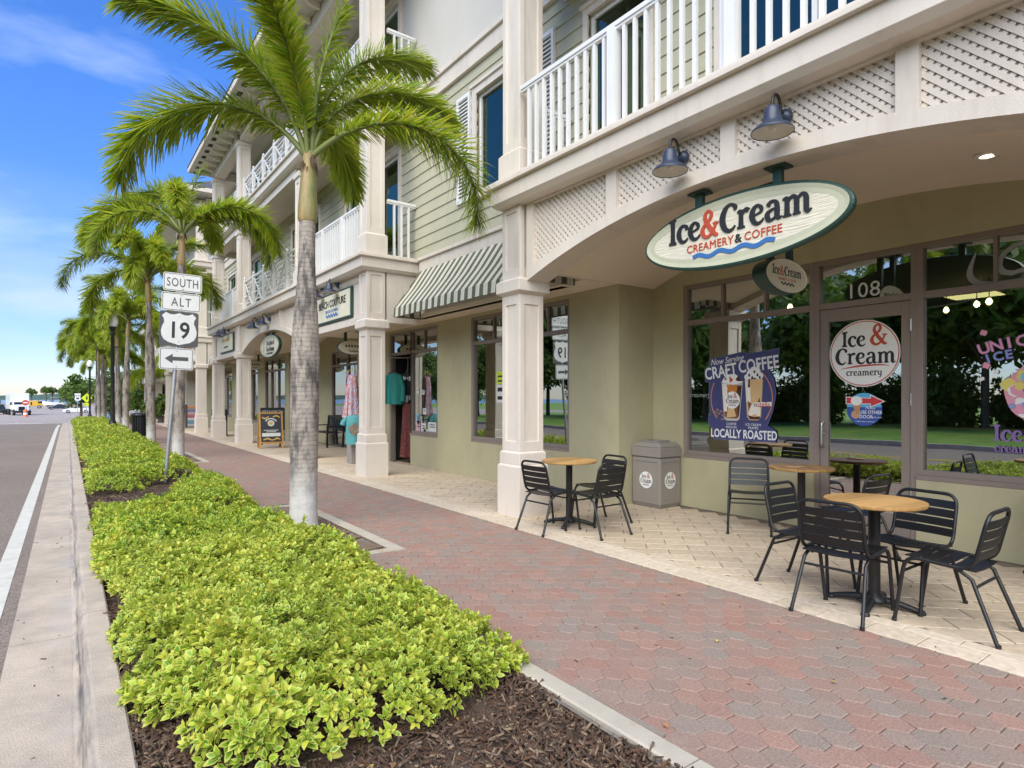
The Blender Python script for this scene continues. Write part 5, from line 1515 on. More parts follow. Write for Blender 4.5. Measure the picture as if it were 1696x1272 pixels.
def logo_round(r, mb=None, sub=True):
    """round white label with the two-line shop name: materials [white, red, dark]"""
    mb = mb if mb is not None else MB()
    mb.flat(ellipse(r, r, 48), 0, 0)
    if sub: mb.ribbon(arc_pts(0, 0, r * .955, r * .955, 0, 360, r * .028, 60), .0006, None, 1, 2)
    k = r / .34
    lettering('Ice', .155 * k, lambda i, c: 2, mb, -.215 * k, .075 * k, .0008); lettering('&', .20 * k, lambda i, c: 1, mb, .06 * k, .085 * k, .0008)
    lettering('Cream', .165 * k, lambda i, c: 2, mb, -.285 * k, -.105 * k, .0012)
    mb.ribbon([(-.225 * k, -.155 * k, .004 * k), (-.05 * k, -.128 * k, .018 * k), (.15 * k, -.122 * k, .014 * k), (.24 * k, -.135 * k, .004 * k)], .0008, None, 1)
    lettering('creamery', .068 * k, lambda i, c: 2, mb, None, -.225 * k, .0008)
    return mb
LOGO_M = [WHITE, RED, INK]
def decal(name, label, cat, mb, mats, loc, rot, group=None):
    o = put(name, mb, mats, None, Matrix.LocRotScale(Vector(loc), Euler(rot), None)); tag(o, label, cat, group); return o
st = put('logo_sticker', logo_round(.112, sub=False), LOGO_M, tbn, Matrix.LocRotScale(Vector((-hx - .003, .0, .36)), Euler(FACE_STREET), None))
st2 = put('logo_sticker', logo_round(.112, sub=False), LOGO_M, tbn, Matrix.LocRotScale(Vector((.0, -hy - .003, .36)), Euler(FACE_SOUTH), None))

# ---------------------------------------------------------------- decals on the glass
GX = XV + .050
decal('door_decal', 'round white shop logo decal on the glass door', 'window decal', logo_round(.352), LOGO_M, (GX - .003, 2.925, 1.925), FACE_STREET)
mb = MB(); text_mb('108', .225, 0, 0, None, .0, mb=mb, spacing=1.05)
decal('door_number', 'white number 108 on the pane above the glass door', 'door number', mb, ink('frosted_print', (.62, .64, .60)), (XV + .055, 2.935, 2.60), FACE_STREET)
mb = MB(); text_mb('OPEN', .42, 0, 0, None, .006, mb=mb, shear=.32, align='LEFT', dx=0, dy=0); mb.ribbon([(-.09, .10, .01), (-.14, -.10, .05), (-.03, -.20, .045), (.3, -.20, .03), (.7, -.15, .012)], -.001)
decal('open_lettering', 'silver slanted lettering on the upper pane, cut by the picture edge', 'window lettering', mb, ink('silver_print', (.30, .31, .31)), (XV + .055, 1.86, 2.70), FACE_STREET)
# use-other-door sticker
B1_ = ink('sky_blue_print', (.12, .42, .68)); B2_ = ink('deep_blue_print', (.035, .085, .33)); RD = ink('arrow_red', (.60, .045, .06)); CONE = ink('cone_tan', (.48, .26, .11)); SKIN = ink('hand_print', (.55, .31, .2))
mb = MB(); r = .175
mb.flat([(r * math.cos(R(a)), r * math.sin(R(a))) for a in range(-8, 189, 7)], 0, 0)
mb.flat([(r * math.cos(R(a)), r * math.sin(R(a))) for a in range(172, 369, 7)], .0003, 1)
mb.flat([(-.185, .055), (.06, .055), (.06, .02), (.205, .085), (.06, .155), (.06, .12), (-.185, .135)], .0008, 2)
mb.flat([(-.178, .062), (.067, .062), (.067, .032), (.188, .085), (.067, .143), (.067, .113), (-.178, .127)], .0014, 3)
mb.flat([(-.125, .065), (-.075, -.05), (-.055, -.05), (-.025, .065)], .002, 4); mb.flat(ellipse(.058, .05, 20, -.075, .09), .0024, 2)
mb.flat(ellipse(.045, .045, 16, -.085, -.055), .0018, 5)
text_mb('Please', .04, 2, .002, None, .0, mb=mb, dx=.06, dy=.018, shear=.3); text_mb('USE OTHER', .05, 2, .002, None, .012, mb=mb, dx=.065, dy=-.028, squeeze=.85); text_mb('DOOR', .05, 2, .002, None, .012, mb=mb, dx=.02, dy=-.075, squeeze=.9); text_mb('thank you', .03, 2, .002, None, 0, mb=mb, dx=.11, dy=-.078, shear=.3); text_mb('Ice&Cream creamery', .022, 2, .002, None, 0, mb=mb, dx=.01, dy=-.125)
decal('notice_sticker', 'round blue sticker with a red arrow and a cone, low on the glass door', 'notice sticker', mb, [B1_, B2_, WHITE, RD, CONE, SKIN], (GX - .003, 2.92, 1.335), FACE_STREET)
# coffee poster
PB = ink('poster_blue', (.05, .058, .165)); PB2 = ink('poster_edge', (.09, .10, .20)); OR = ink('poster_arc', (.62, .24, .14)); COF = ink('coffee_brown', (.20, .075, .022)); COF2 = ink('coffee_dark', (.055, .022, .012)); MILK = ink('milk_tan', (.66, .44, .22)); AMB = ink('amber', (.55, .20, .03)); CRM = ink('whipped_cream', (.80, .75, .66)); BEAN = ink('bean', (.30, .17, .10)); GLS = ink('cup_clear', (.52, .50, .47))
mb = MB()
OUT = [(-.40, -.56), (.46, -.56), (.47, -.42), (.36, -.36), (.43, -.18), (.47, .02), (.44, .20), (.36, .33), (.37, .36), (.50, .38), (.51, .56), (.10, .52), (.04, .55), (-.44, .48), (-.45, .40), (-.53, .35), (-.52, .18), (-.46, .17), (-.47, -.02), (-.44, -.20), (-.48, -.30), (-.46, -.40), (-.40, -.42)]
mb.flat(OUT, 0, 1); mb.flat([(x * .975, y * .975) for x, y in OUT], .0006, 0)
mb.ribbon(arc_pts(-.005, -.03, .425, .42, 152, 218, .012), .0012, None, 2, 2); mb.ribbon(arc_pts(-.005, -.03, .425, .42, -38, 52, .012), .0012, None, 2, 2)
for k, (s, h, y, w_) in enumerate((('CRAFT', .215, .315, .72), ('COFFEE', .215, .385, .72))):
    text_mb(s, h, 3, .0020, None, .018, mb=mb, dx=(-.29, .235)[k], dy=y, squeeze=w_, rot=(.13, .09)[k])
text_mb('Now Serving', .11, 3, .0020, None, .004, mb=mb, dx=-.20, dy=.455, squeeze=.82, shear=.3, rot=.10)
text_mb('LOCALLY ROASTED', .150, 3, .0020, None, .020, mb=mb, dx=.025, dy=-.475, squeeze=.68)
text_mb('COFFEE', .042, 3, .0020, None, .0, mb=mb, dx=-.13, dy=-.355); text_mb('MOCHA', .042, 3, .002, None, 0, mb=mb, dx=-.13, dy=-.395); text_mb('ICE CREAM', .042, 3, .002, None, 0, mb=mb, dx=.17, dy=-.355); text_mb('FRAPPE', .042, 3, .002, None, 0, mb=mb, dx=.17, dy=-.395)
# iced coffee in a plastic cup
mb.flat([(-.27, .17), (-.235, -.29), (-.20, -.315), (-.05, -.315), (-.015, -.29), (.03, .17)], .0026, 11)
mb.flat([(-.255, .13), (-.228, -.26), (-.20, -.285), (-.05, -.285), (-.022, -.26), (.018, .13)], .0032, 4)
mb.flat([(-.262, .15), (-.235, -.20), (-.19, -.20), (-.185, .10), (-.20, .15)], .0038, 7); mb.flat([(-.20, -.28), (-.16, -.06), (-.11, -.10), (-.06, -.26)], .0038, 6)
mb.flat([(-.04, -.24), (-.05, .10), (.018, .13), (-.02, -.24)], .0040, 5); mb.flat(ellipse(.07, .06, 18, -.115, .09), .0042, 8)
mb.flat([(-.27, .17), (-.24, .22), (-.17, .27), (-.08, .275), (.0, .22), (.035, .17), (-.1, .135)], .0046, 9); mb.flat([(-.03, .255), (.03, .18), (-.04, .18), (-.07, .20)], .005, 5); mb.flat([(-.16, .25), (-.10, .20), (-.15, .16)], .005, 10); mb.flat([(-.235, .20), (-.21, .235), (-.175, .20)], .005, 4)
mb.bar((-.21, .34, .0052), (-.185, .20, .0052), .022, .0004, m=3)
sub = logo_round(.108, sub=False)
mb.add([(x - .115, y - .055, z + .0058) for x, y, z in sub.v], sub.f, 0); base_i = len(mb.m) - len(sub.f)
for i, q in enumerate(sub.m): mb.m[base_i + i] = {0: 3, 1: 10, 2: 5}[q]
# layered coffee with cream
mb.flat([(.06, .20), (.09, -.26), (.12, -.30), (.24, -.30), (.275, -.26), (.30, .20)], .0026, 6)
mb.flat([(.06, .20), (.08, -.08), (.14, -.10), (.13, .16)], .0032, 7); mb.flat([(.17, .12), (.18, -.12), (.28, -.10), (.29, .12)], .0032, 8 if False else 6); mb.flat([(.10, -.14), (.12, -.26), (.20, -.22), (.26, -.27), (.27, -.15), (.19, -.09)], .0038, 7); mb.flat([(.11, -.20), (.15, -.10), (.10, -.06)], .0042, 4); mb.flat([(.20, -.13), (.26, -.02), (.27, -.14)], .0042, 4); mb.flat([(.095, -.24), (.13, -.29), (.25, -.29), (.27, -.25), (.19, -.26)], .0044, 5)
for (x, y, w_) in ((.10, .23, .05), (.17, .27, .07), (.25, .24, .055), (.18, .32, .045), (.13, .28, .045), (.23, .30, .04)): mb.flat(ellipse(w_, w_ * .8, 14, x, y), .0040 + .0002 * x, 9)
for (x, y) in ((.12, .25), (.19, .29), (.23, .25), (.16, .22), (.26, .22)): mb.flat(ellipse(.014, .02, 8, x, y), .0052, 5)
mb.flat([(.10, .10), (.13, .10), (.13, .20), (.11, .21)], .0048, 5)
mb.bar((.255, .40, .0056), (.235, .27, .0056), .022, .0004, m=3)
for (x, y) in ((-.33, -.18), (-.36, -.21), (-.31, -.23), (-.28, -.20), (-.35, -.26), (-.25, -.25), (-.26, -.30)): mb.flat(ellipse(.022, .014, 10, x, y), .0030, 12)
mb.flat([(.17, -.135), (.41, -.125), (.41, -.075), (.17, -.085)], .0052, 3); text_mb('n', .085, 5, .0060, None, .012, mb=mb, dx=.20, dy=-.105); text_mb('utella', .085, 10, .0060, None, .012, mb=mb, dx=.305, dy=-.103, squeeze=.95)
decal('coffee_poster', 'dark blue cut-out coffee poster with two iced drinks on the shop window', 'poster', mb, [PB, PB2, OR, WHITE, COF, COF2, MILK, CRM, AMB, WHITE, RED, GLS, BEAN], (GX - .004, 4.365, 1.485), FACE_STREET)
# pastel ice-cream decal at the picture edge
PK = ink('pastel_pink', (.72, .32, .42)); YL = ink('pastel_yellow', (.72, .62, .16)); CY = ink('pastel_blue', (.22, .50, .70)); PU = ink('purple_print', (.22, .13, .35)); BL2 = ink('letter_blue', (.20, .33, .66))
mb = MB(); rs = random.Random(5)
def arch_text(s, x0, step, y0, size, mi, z, bold, curve):
    for i, chh in enumerate(s):
        x = x0 + i * step
        text_mb(chh, size, mi, z, None, bold, mb=mb, dx=x, dy=y0 - curve * x * x, rot=-2 * curve * x)
arch_text('UNICORN', -.42, .092, .44, .135, 3, 0, .05, .34); arch_text('UNICORN', -.42, .092, .44, .135, 0, .001, .014, .34)
for i, chh in enumerate('UNICORN'): pass
arch_text('ICE CREAM', -.39, .076, .335, .11, 3, .0005, .05, .34); arch_text('ICE CREAM', -.39, .076, .335, .11, 4, .0014, .014, .34)
def blob(cx, cy, r_, n=20, jag=.12): return [(cx + r_ * (1 + jag * math.sin(5 * a + cx * 30)) * math.cos(a), cy + r_ * (1 + jag * math.cos(4 * a + cy * 20)) * math.sin(a)) for a in [2 * math.pi * i / n for i in range(n)]]
mb.flat(blob(0, -.03, .27, 40, .03), .002, 0)
for k in range(70):
    a = rs.uniform(0, 6.28); q = rs.uniform(.02, .25); mb.flat(blob(q * math.cos(a), -.03 + q * math.sin(a), rs.uniform(.03, .06)), .0025 + .00006 * k, (1, 0, 2, 6, 0, 1)[k % 6])
for k in range(14):
    a = rs.uniform(0, 6.28); q = rs.uniform(.03, .25); mb.ribbon(arc_pts(q * math.cos(a), -.03 + q * math.sin(a), .02, .017, 0, 360, .013, 12), .007, None, (5, 3, 4, 5)[k % 4], 2)
for (x, y, w_, mi) in ((-.40, .22, .03, 0), (-.33, .16, .022, 6), (-.43, .10, .018, 6), (-.06, .60, .02, 6), (-.42, .52, .028, 0)): mb.flat(blob(x, y, w_, 10, .25), .002, mi)
lettering('Ice&', .14, lambda i, c: 5 if c == '&' else 3, mb, -.35, -.46, .003); lettering('Cream', .14, lambda i, c: 3, mb, -.01, -.46, .003)
lettering('creamery', .075, lambda i, c: 3, mb, -.34, -.56, .003)
decal('icecream_decal', 'pastel ice cream window decal at the picture edge with puffy lettering', 'window decal', mb, [PK, YL, CY, PU, BL2, RED, WHITE], (GX - .004, 1.47, 1.53), FACE_STREET)
decal('window_lettering', 'faint white shop name lettering low on the far edge of the coffee poster window', 'window lettering', text_mb('creamery', .085, 0, 0, None, 0, shear=.3), ink('faint_print', (.30, .33, .29)), (GX - .001, 4.98, 1.50), FACE_STREET)
# small notices on the clothes shop window
sn = [(11.62, 1.62, .10, .13, 0), (11.40, 1.58, .14, .09, 0), (11.33, 1.18, .16, .13, 0), (11.62, 1.02, .12, .2, 1), (11.38, .82, .2, .22, 0), (11.0, .86, .34, .2, 0), (11.6, .85, .13, .26, 2), (11.28, .74, .2, .12, 0)]
for i, (y, z, w_, h, k) in enumerate(sn):
    o = put('window_notice', MB().box(-w_ / 2, w_ / 2, -h / 2, h / 2, 0, .002).box(-w_ * .35, w_ * .35, -h * .05, h * .05, .002, .003, 1).box(-w_ * .3, w_ * .3, h * .18, h * .28, .002, .003, 1), [(OFFW, B1_, PK)[k], INK], None, Matrix.LocRotScale(Vector((XW + .055, y, z)), Euler(FACE_STREET), None))
    tag(o, ('small white tag highest on the clothes shop window, next to the open doorway', 'small white card in the middle height of the clothes shop window', 'square pale card below the middle of the clothes shop window', 'narrow blue card at the doorway edge of the clothes shop window', 'square white notice low on the clothes shop window', 'wide white notice low at the wall side of the clothes shop window', 'narrow pink notice at the bottom doorway edge of the clothes shop window', 'small white notice at the very bottom of the clothes shop window')[i], 'notice', 'paper notices stuck on the clothes shop window')
o = put('sale_notice', MB().box(-.13, .13, .08, .30, 0, .003, 0).box(-.13, .13, -.24, .07, 0, .003, 1).box(-.09, .09, .12, .15, .003, .004, 2).box(-.09, .09, .2, .23, .003, .004, 2).box(-.1, .1, -.05, .02, .003, .004, 2).box(-.1, .1, -.19, -.13, .003, .004, 2), [ink('lime_print', (.52, .65, .04)), OFFW, INK], None, Matrix.LocRotScale(Vector((XW + .055, 8.55, 1.62)), Euler(FACE_STREET), None))
tag(o, 'lime and white notice in the big window between the green walls, left of the column', 'notice')
# ================================================================ palms
FROND = rand_mat('palm_leaflet', [(.22, .35, .026), (.35, .46, .034), (.16, .28, .022), (.48, .52, .045), (.28, .40, .03), (.60, .54, .07), (.19, .31, .024)], .5, .08, 0, 40, translucent=.55)
RACH = mat('palm_stalk', (.16, .19, .05), .6, .15, 6)
SHAFT = mat('palm_crownshaft', (.17, .19, .065), .55, .2, 3, dirt=(.40, .26, .12), dscale=3.2, dlo=.38, dhi=.58, dstretch=(2.2, 2.2, .35))
HUSK = mat('palm_husk', (.11, .07, .04), .9, .3, 12, .5, 40)
def trunk_mat():
    m = mat('palm_trunk', (.34, .295, .255), .9, .20, 9, .6, 45, dirt=(.10, .085, .08), dscale=4.2, dlo=.47, dhi=.60, dstretch=(1.6, 1.6, .45))
    t = m.node_tree; b = t.nodes['Principled BSDF']; src = b.inputs['Base Color'].links[0].from_socket
    tc_ = t.nodes.new('ShaderNodeTexCoord'); sx = t.nodes.new('ShaderNodeSeparateXYZ'); t.links.new(tc_.outputs['Object'], sx.inputs[0])
    # ring scars
    wv = t.nodes.new('ShaderNodeTexWave'); wv.bands_direction = 'Z'; wv.inputs['Scale'].default_value = 6.2; wv.inputs['Distortion'].default_value = 2.2; wv.inputs['Detail'].default_value = 3
    t.links.new(tc_.outputs['Object'], wv.inputs['Vector'])
    r = t.nodes.new('ShaderNodeMapRange'); r.inputs[1].default_value = 0; r.inputs[2].default_value = .22; r.inputs[3].default_value = .72; r.inputs[4].default_value = 1.0
    t.links.new(wv.outputs['Fac'], r.inputs[0])
    mu = t.nodes.new('ShaderNodeVectorMath'); mu.operation = 'SCALE'; t.links.new(src, mu.inputs[0]); t.links.new(r.outputs[0], mu.inputs['Scale'])
    # whitewashed foot with a worn upper edge
    n_ = t.nodes.new('ShaderNodeTexNoise'); n_.inputs['Scale'].default_value = 7; n_.inputs['Detail'].default_value = 5; t.links.new(tc_.outputs['Object'], n_.inputs['Vector'])
    ad = t.nodes.new('ShaderNodeMath'); ad.operation = 'MULTIPLY_ADD'; ad.inputs[1].default_value = .75; t.links.new(n_.outputs['Fac'], ad.inputs[0]); t.links.new(sx.outputs['Z'], ad.inputs[2])
    rr = t.nodes.new('ShaderNodeMapRange'); rr.inputs[1].default_value = .70; rr.inputs[2].default_value = 1.16; rr.inputs[3].default_value = .80; rr.inputs[4].default_value = 0
    t.links.new(ad.outputs[0], rr.inputs[0])
    mm = t.nodes.new('ShaderNodeMixRGB'); mm.inputs[2].default_value = (.62, .60, .57, 1); t.links.new(rr.outputs[0], mm.inputs[0]); t.links.new(mu.outputs[0], mm.inputs[1])
    t.links.new(mm.outputs[0], b.inputs['Base Color'])
    return m
TRUNK = trunk_mat()
def frond_mesh(name, Ln, e0, e1, N, ll, seed, side=0.0, lw=.027):
    """plume-like frond growing along +X: a bent stalk with narrow leaflets all round it"""
    r = np.random.default_rng(seed); n = 24
    P = [np.array([0., 0., 0.])]; e = e0
    for i in range(n):
        t = i / n; e = e0 + (e1 - e0) * t ** 1.15; y = side * t
        P.append(P[-1] + np.array([math.cos(R(e)) * math.cos(y), math.cos(R(e)) * math.sin(y), math.sin(R(e))]) * Ln / n)
    P = np.array(P)
    t = np.sort(.13 + .87 * r.uniform(0, 1, N) ** .92); f = t * n; i0 = np.minimum(f.astype(int), n - 1); fr = (f - i0)[:, None]
    pos = P[i0] * (1 - fr) + P[i0 + 1] * fr
    T = P[i0 + 1] - P[i0]; T /= np.linalg.norm(T, axis=1)[:, None]
    S = np.cross(np.array([0, 0, 1.0]), T); S /= np.maximum(np.linalg.norm(S, axis=1), 1e-6)[:, None]; Nn = np.cross(T, S)
    phi = np.where(r.uniform(0, 1, N) < .5, np.where(r.uniform(0, 1, N) < .5, 0, math.pi) + r.normal(0, .6, N), r.uniform(0, 6.28, N))
    al = R(62) - R(26) * t + r.normal(0, .10, N)
    D = T * np.cos(al)[:, None] + (S * np.cos(phi)[:, None] + Nn * np.sin(phi)[:, None]) * np.sin(al)[:, None]
    L_ = ll * (np.clip(.35 + 1.6 * (t - .1), .35, 1) * np.clip(1.25 - .75 * t ** 3, 0, 1) * r.uniform(.78, 1.12, N))[:, None]
    W = np.cross(D, Nn); nw = np.linalg.norm(W, axis=1)[:, None]; W = np.where(nw > .1, W / np.maximum(nw, 1e-6), S)
    w_ = lw * r.uniform(.75, 1.2, N)[:, None]
    g = np.array([0, 0, -1.0]); dr = (r.uniform(.04, .24, N))[:, None]
    p1 = pos + D * L_ * .4 + g * L_ * dr * .25; p2 = pos + D * L_ * .75 + g * L_ * dr * .7; p3 = pos + D * L_ * .98 + g * L_ * dr * 1.25
    V = np.stack([pos - W * w_ * .3, pos + W * w_ * .3, p1 - W * w_ * .5, p1 + W * w_ * .5, p2 - W * w_ * .36, p2 + W * w_ * .36, p3], 1).reshape(-1, 3)
    base = np.array([(0, 1, 3), (0, 3, 2), (2, 3, 5), (2, 5, 4), (4, 5, 6)])
    F = (base[None] + 7 * np.arange(N)[:, None, None]).reshape(-1, 3)
    mb = MB().tube([Vector(p) for p in P], [.034 * (1 - .85 * (i / n)) + .003 for i in range(n + 1)], 6)
    sv = np.array(mb.v); tri = []
    for q in mb.f:
        for k in range(1, len(q) - 1): tri.append((q[0], q[k], q[k + 1]))
    me = np_mesh(name, np.vstack([V, sv]), np.vstack([F, np.array(tri) + len(V)]), FROND)
    me.materials.append(RACH)
    idx = np.zeros(len(me.polygons), dtype=np.int32); idx[len(F):] = 1; me.polygons.foreach_set('material_index', idx)
    return me
FR = {k: frond_mesh('frond', *a) for k, a in {
    'arch': (2.8, 44, -98, 1150, .47, 1, 0, .020), 'arch2': (2.7, 50, -90, 1100, .47, 2, .25, .020), 'mid': (2.6, 62, -62, 1050, .47, 3, -.2, .020), 'up': (2.5, 80, -6, 980, .46, 4, 0, .020), 'low': (2.45, 30, -98, 760, .44, 5, 0, .019), 'spear': (1.9, 88, 66, 300, .34, 6, 0, .02)}.items()}
FRL = {k: frond_mesh('frond', *a) for k, a in {
    'arch': (2.75, 52, -96, 760, .50, 11, 0, .030), 'mid': (2.65, 66, -72, 760, .50, 12, .2, .030), 'up': (2.55, 80, -20, 680, .50, 13, 0, .030), 'low': (2.55, 34, -100, 520, .50, 14, 0, .030), 'spear': (1.8, 87, 60, 130, .34, 15, 0, .05)}.items()}
FRL['arch2'] = FRL['arch']
def palm(x, y, h, label, fronds, lean=(0, 0), rb=.15, close=False, seed=0, sc=1.0, group='palms in the planting bed'):
    """h: height of the top of the ringed trunk; the smooth crownshaft stands on it"""
    t = thing('palm_tree', label, 'palm tree', (x, y, prof(y) - .04), group=group)
    r = random.Random(seed); n = 70 if close else 26
    mb = MB(); pts, rr = [], []
    for i in range(n + 1):
        u = i / n; z = u * h
        pts.append((lean[0] * u ** 1.4, lean[1] * u ** 1.4, z))
        q = max(0.0, min(1.0, (u - .55) / .38)); bulge = rb * (1.0 + .06 * math.exp(-((u - .45) / .22) ** 2) - .40 * q * q * (3 - 2 * q)) + (.02 * math.exp(-z / .12))
        rr.append(bulge * (1 + (.018 * math.sin(i * 2.35) + r.uniform(-.008, .008) if close else 0)))
    mb.tube(pts, rr, 24 if close else 12)
    put('trunk', mb, TRUNK, t)
    rt = rr[-1]; top = Vector(pts[-1]); cs = .82 * sc; ax = Vector((lean[0] * .3, lean[1] * .3, cs))
    c = MB().tube([top + ax * k for k in (0, .04, .2, .5, .8, 1.0)], [rt * 1.04, rt * 1.22, rt * 1.20, rt * 1.02, rt * .82, rt * .66], 16)
    put('crownshaft', c, SHAFT, t)
    hk = MB()
    for k in range(22):
        a = r.uniform(0, 6.28); p = top + ax * r.uniform(.80, .90)
        hk.tube([p, p + Vector((math.cos(a) * .09, math.sin(a) * .09, r.uniform(-.05, .05))), p + Vector((math.cos(a) * .11, math.sin(a) * .11, -.1))], [.012, .009, .004], 5)
    put('husk', hk, HUSK, t)
    cr = top + ax * .93
    F_ = FR if close else FRL
    for (kind, azm, tilt, s) in fronds:
        a = R(azm)
        M_ = Matrix.Translation(cr + Vector((math.cos(a), math.sin(a), 0)) * .03) @ Matrix.Rotation(a, 4, 'Z') @ Matrix.Rotation(R(-tilt), 4, 'Y') @ Matrix.Scale(s * sc, 4)
        link('frond', F_[kind], t, M_)
    return t
CR = -YAW      # bearing of the picture's right hand side
palm(2.17, 6.97, 3.52, 'tall palm closest to the camera, its mottled trunk rising from the edge of the hedge', [
    ('arch', CR - 4, -4, .98), ('arch2', CR + 176, 4, 1.04), ('up', CR + 205, -6, 1.0), ('up', CR + 45, 4, 1.05), ('mid', CR + 96, 0, .95),
    ('up', CR + 140, 6, .95), ('spear', CR + 10, 0, 1.0), ('mid', CR + 28, 14, .88), ('up', CR - 95, 0, .85)], (.06, .04), .150, True, 1)
def crown(seed, n=12):
    r = random.Random(seed); out = []
    for i in range(n):
        k = ('arch', 'mid', 'low', 'up', 'arch2', 'mid')[i % 6]
        out.append((k, i * 360 / n * 1.0 + r.uniform(-16, 16) + seed * 37, r.uniform(-8, 10), r.uniform(.95, 1.2)))
    return out + [('spear', r.uniform(0, 360), 0, 1.0)]
PL = [(2.17, 16.7, 4.75, .135, 'palm standing right behind the SOUTH ALT road sign', [('arch', CR + 2, 2, 1.12), ('arch', CR + 14, -6, 1.0), ('mid', CR + 30, 0, 1.0), ('arch2', CR + 178, 8, 1.15), ('mid', CR + 150, 14, 1.1), ('low', CR + 200, 6, .95), ('low', CR + 235, 4, .95), ('mid', CR + 90, 0, 1.0), ('up', CR + 130, 0, 1), ('mid', CR - 70, 0, .9), ('spear', 0, 0, 1.0)]),
      (2.17, 22.6, 4.6, .135, 'palm beside the black litter bin, left of the road sign', crown(2)), (2.12, 32.6, 4.3, .13, 'palm behind the street lamp, third beyond the road sign', crown(3)),
      (2.17, 38.3, 4.2, .13, 'slim palm close behind the street lamp post', crown(4)), (1.9, 48.0, 4.6, .14, 'palm with dark trunk beyond the street lamp', crown(5)), (2.3, 56.0, 4.2, .13, 'thin palm far along the planting bed beside the darker one', crown(6)),
      (2.2, 70.0, 4.8, .14, 'farthest palm of the sidewalk row', crown(7)), (1.55, 45.0, 3.9, .12, 'leaning palm between the lamp post and the dark trunk', crown(8))]
for i, (x, y, h, rb, lab, fr) in enumerate(PL): palm(x, y, h, lab, fr, (random.Random(i).uniform(-.1, .1), 0), rb, False, i + 2, 1.0 if i else 1.02)
palm(4.5, 46, 2.0, 'short palm in front of the far columns', crown(12, 9), (0, 0), .12, False, 31, 1.0, 'short palms by the far columns')
palm(5.0, 54, 2.4, 'short palm beyond the far columns', crown(13, 9), (0, 0), .12, False, 32, 1.0, 'short palms by the far columns')

# ---------------------------------------------------------------- broad-leaved trees
TLEAF = rand_mat('tree_leaf', [(.07, .14, .022), (.12, .20, .03), (.05, .105, .018), (.16, .24, .035), (.09, .165, .026), (.22, .26, .05)], .6, .1, 0, 20, translucent=.42)
BARK = mat('tree_bark', (.12, .095, .075), .9, .3, 8, .6, 30)
def crown_mesh(N, rx, rz, leaf, seed):
    r = np.random.default_rng(seed); K = 26
    cc = r.normal(0, 1, (K, 3)); cc /= np.linalg.norm(cc, axis=1)[:, None]; cc *= r.uniform(.35, .85, K)[:, None]; cc *= np.array([rx, rx, rz])
    k = r.integers(0, K, N); d = r.normal(0, 1, (N, 3)); d /= np.linalg.norm(d, axis=1)[:, None]
    p = cc[k] + d * (r.uniform(.3, 1, N) ** .5 * rx * .38 * r.uniform(.7, 1.2, K)[k])[:, None]
    a = r.normal(0, 1, (N, 3)); a /= np.linalg.norm(a, axis=1)[:, None]; b = np.cross(a, d + .01); b /= np.maximum(np.linalg.norm(b, axis=1), 1e-5)[:, None]
    l = leaf * r.uniform(.6, 1.3, N)[:, None]
    V = np.stack([p - a * l, p + b * l * .45, p + a * l, p - b * l * .45], 1).reshape(-1, 3)
    F = (np.array([(0, 1, 2, 3)])[None] + 4 * np.arange(N)[:, None, None]).reshape(-1, 4)
    return np_mesh('crown', V, F, TLEAF)
CM = [crown_mesh(5200, 2.6, 2.2, .20, 1), crown_mesh(5200, 2.9, 2.6, .22, 2), crown_mesh(1500, 2.2, 2.0, .30, 3)]
def tree(x, y, hz, k, s, label, group, th=None):
    t = thing('broadleaf_tree', label, 'tree', (x, y, prof(y) - .1), group=group)
    mb = MB(); r = random.Random(x * 7 + y)
    h0 = hz * .62
    mb.tube(catmull([(0, 0, 0), (.06, .03, h0 * .5), (-.04, .05, h0)], 4), [.19, .18, .17, .165, .16, .15, .14, .13, .12], 9)
    for i in range(6):
        a = i * 1.05 + r.random(); q = r.uniform(1.2, 2.0) * s
        mb.tube([(-.02, .04, h0 * r.uniform(.75, .98)), (math.cos(a) * q * .5, math.sin(a) * q * .5, h0 + q * .5), (math.cos(a) * q, math.sin(a) * q, h0 + q * .95)], [.075, .05, .02], 6)
    put('trunk', mb, BARK, t)
    link('crown', CM[k], t, Matrix.Translation((0, 0, hz)) @ Matrix.Rotation(r.uniform(0, 6), 4, 'Z') @ Matrix.Scale(s, 4))
r = random.Random(4)
nm = ['dark leafy tree across the road, mirrored in the shop windows']
for i in range(22):
    tree(-19.5 - r.uniform(0, 2) - (i % 3) * 3.4, -12 + i * 2.4 + r.uniform(-.6, .6), 5.0 + r.uniform(-.6, 1.8), i % 2, r.uniform(1.15, 1.5), nm[0], 'trees across the road')
for i in range(11):
    tree(-16 - r.uniform(0, 5), 38 + i * 3.0 + r.uniform(-.8, .8), 3.6 + r.uniform(-.8, 1.2), i % 2, r.uniform(.8, 1.15), nm[0], 'trees across the road')
for i in range(16):
    tree(-20.5 - r.uniform(0, 3), -10 + i * 3.1, 1.3, i % 2, .75, 'low bushy shrub across the road, under the trees', 'shrubs across the road')
for i, (x, y) in enumerate(((-13.0, 3), (-13.4, -2.4), (-13.1, 9.5), (-12.6, 27), (-12.4, 36), (-12.8, 47))):
    palm(x, y, 6.2, 'slender palm across the road, mirrored in the shop windows', crown(20 + i, 8), (.2, .1), .13, False, 50 + i, 1.0, 'palms across the road')
tree(1.4, 98, 3.6, 2, 1.15, 'round dense tree behind the yellow road sign', 'trees at the end of the block'); tree(4.8, 92, 3.6, 2, 1.25, 'dense dark tree behind the lamp post', 'trees at the end of the block'); tree(7.4, 78, 3.2, 2, 1.1, 'dense tree seen between the palm trunks', 'trees at the end of the block')
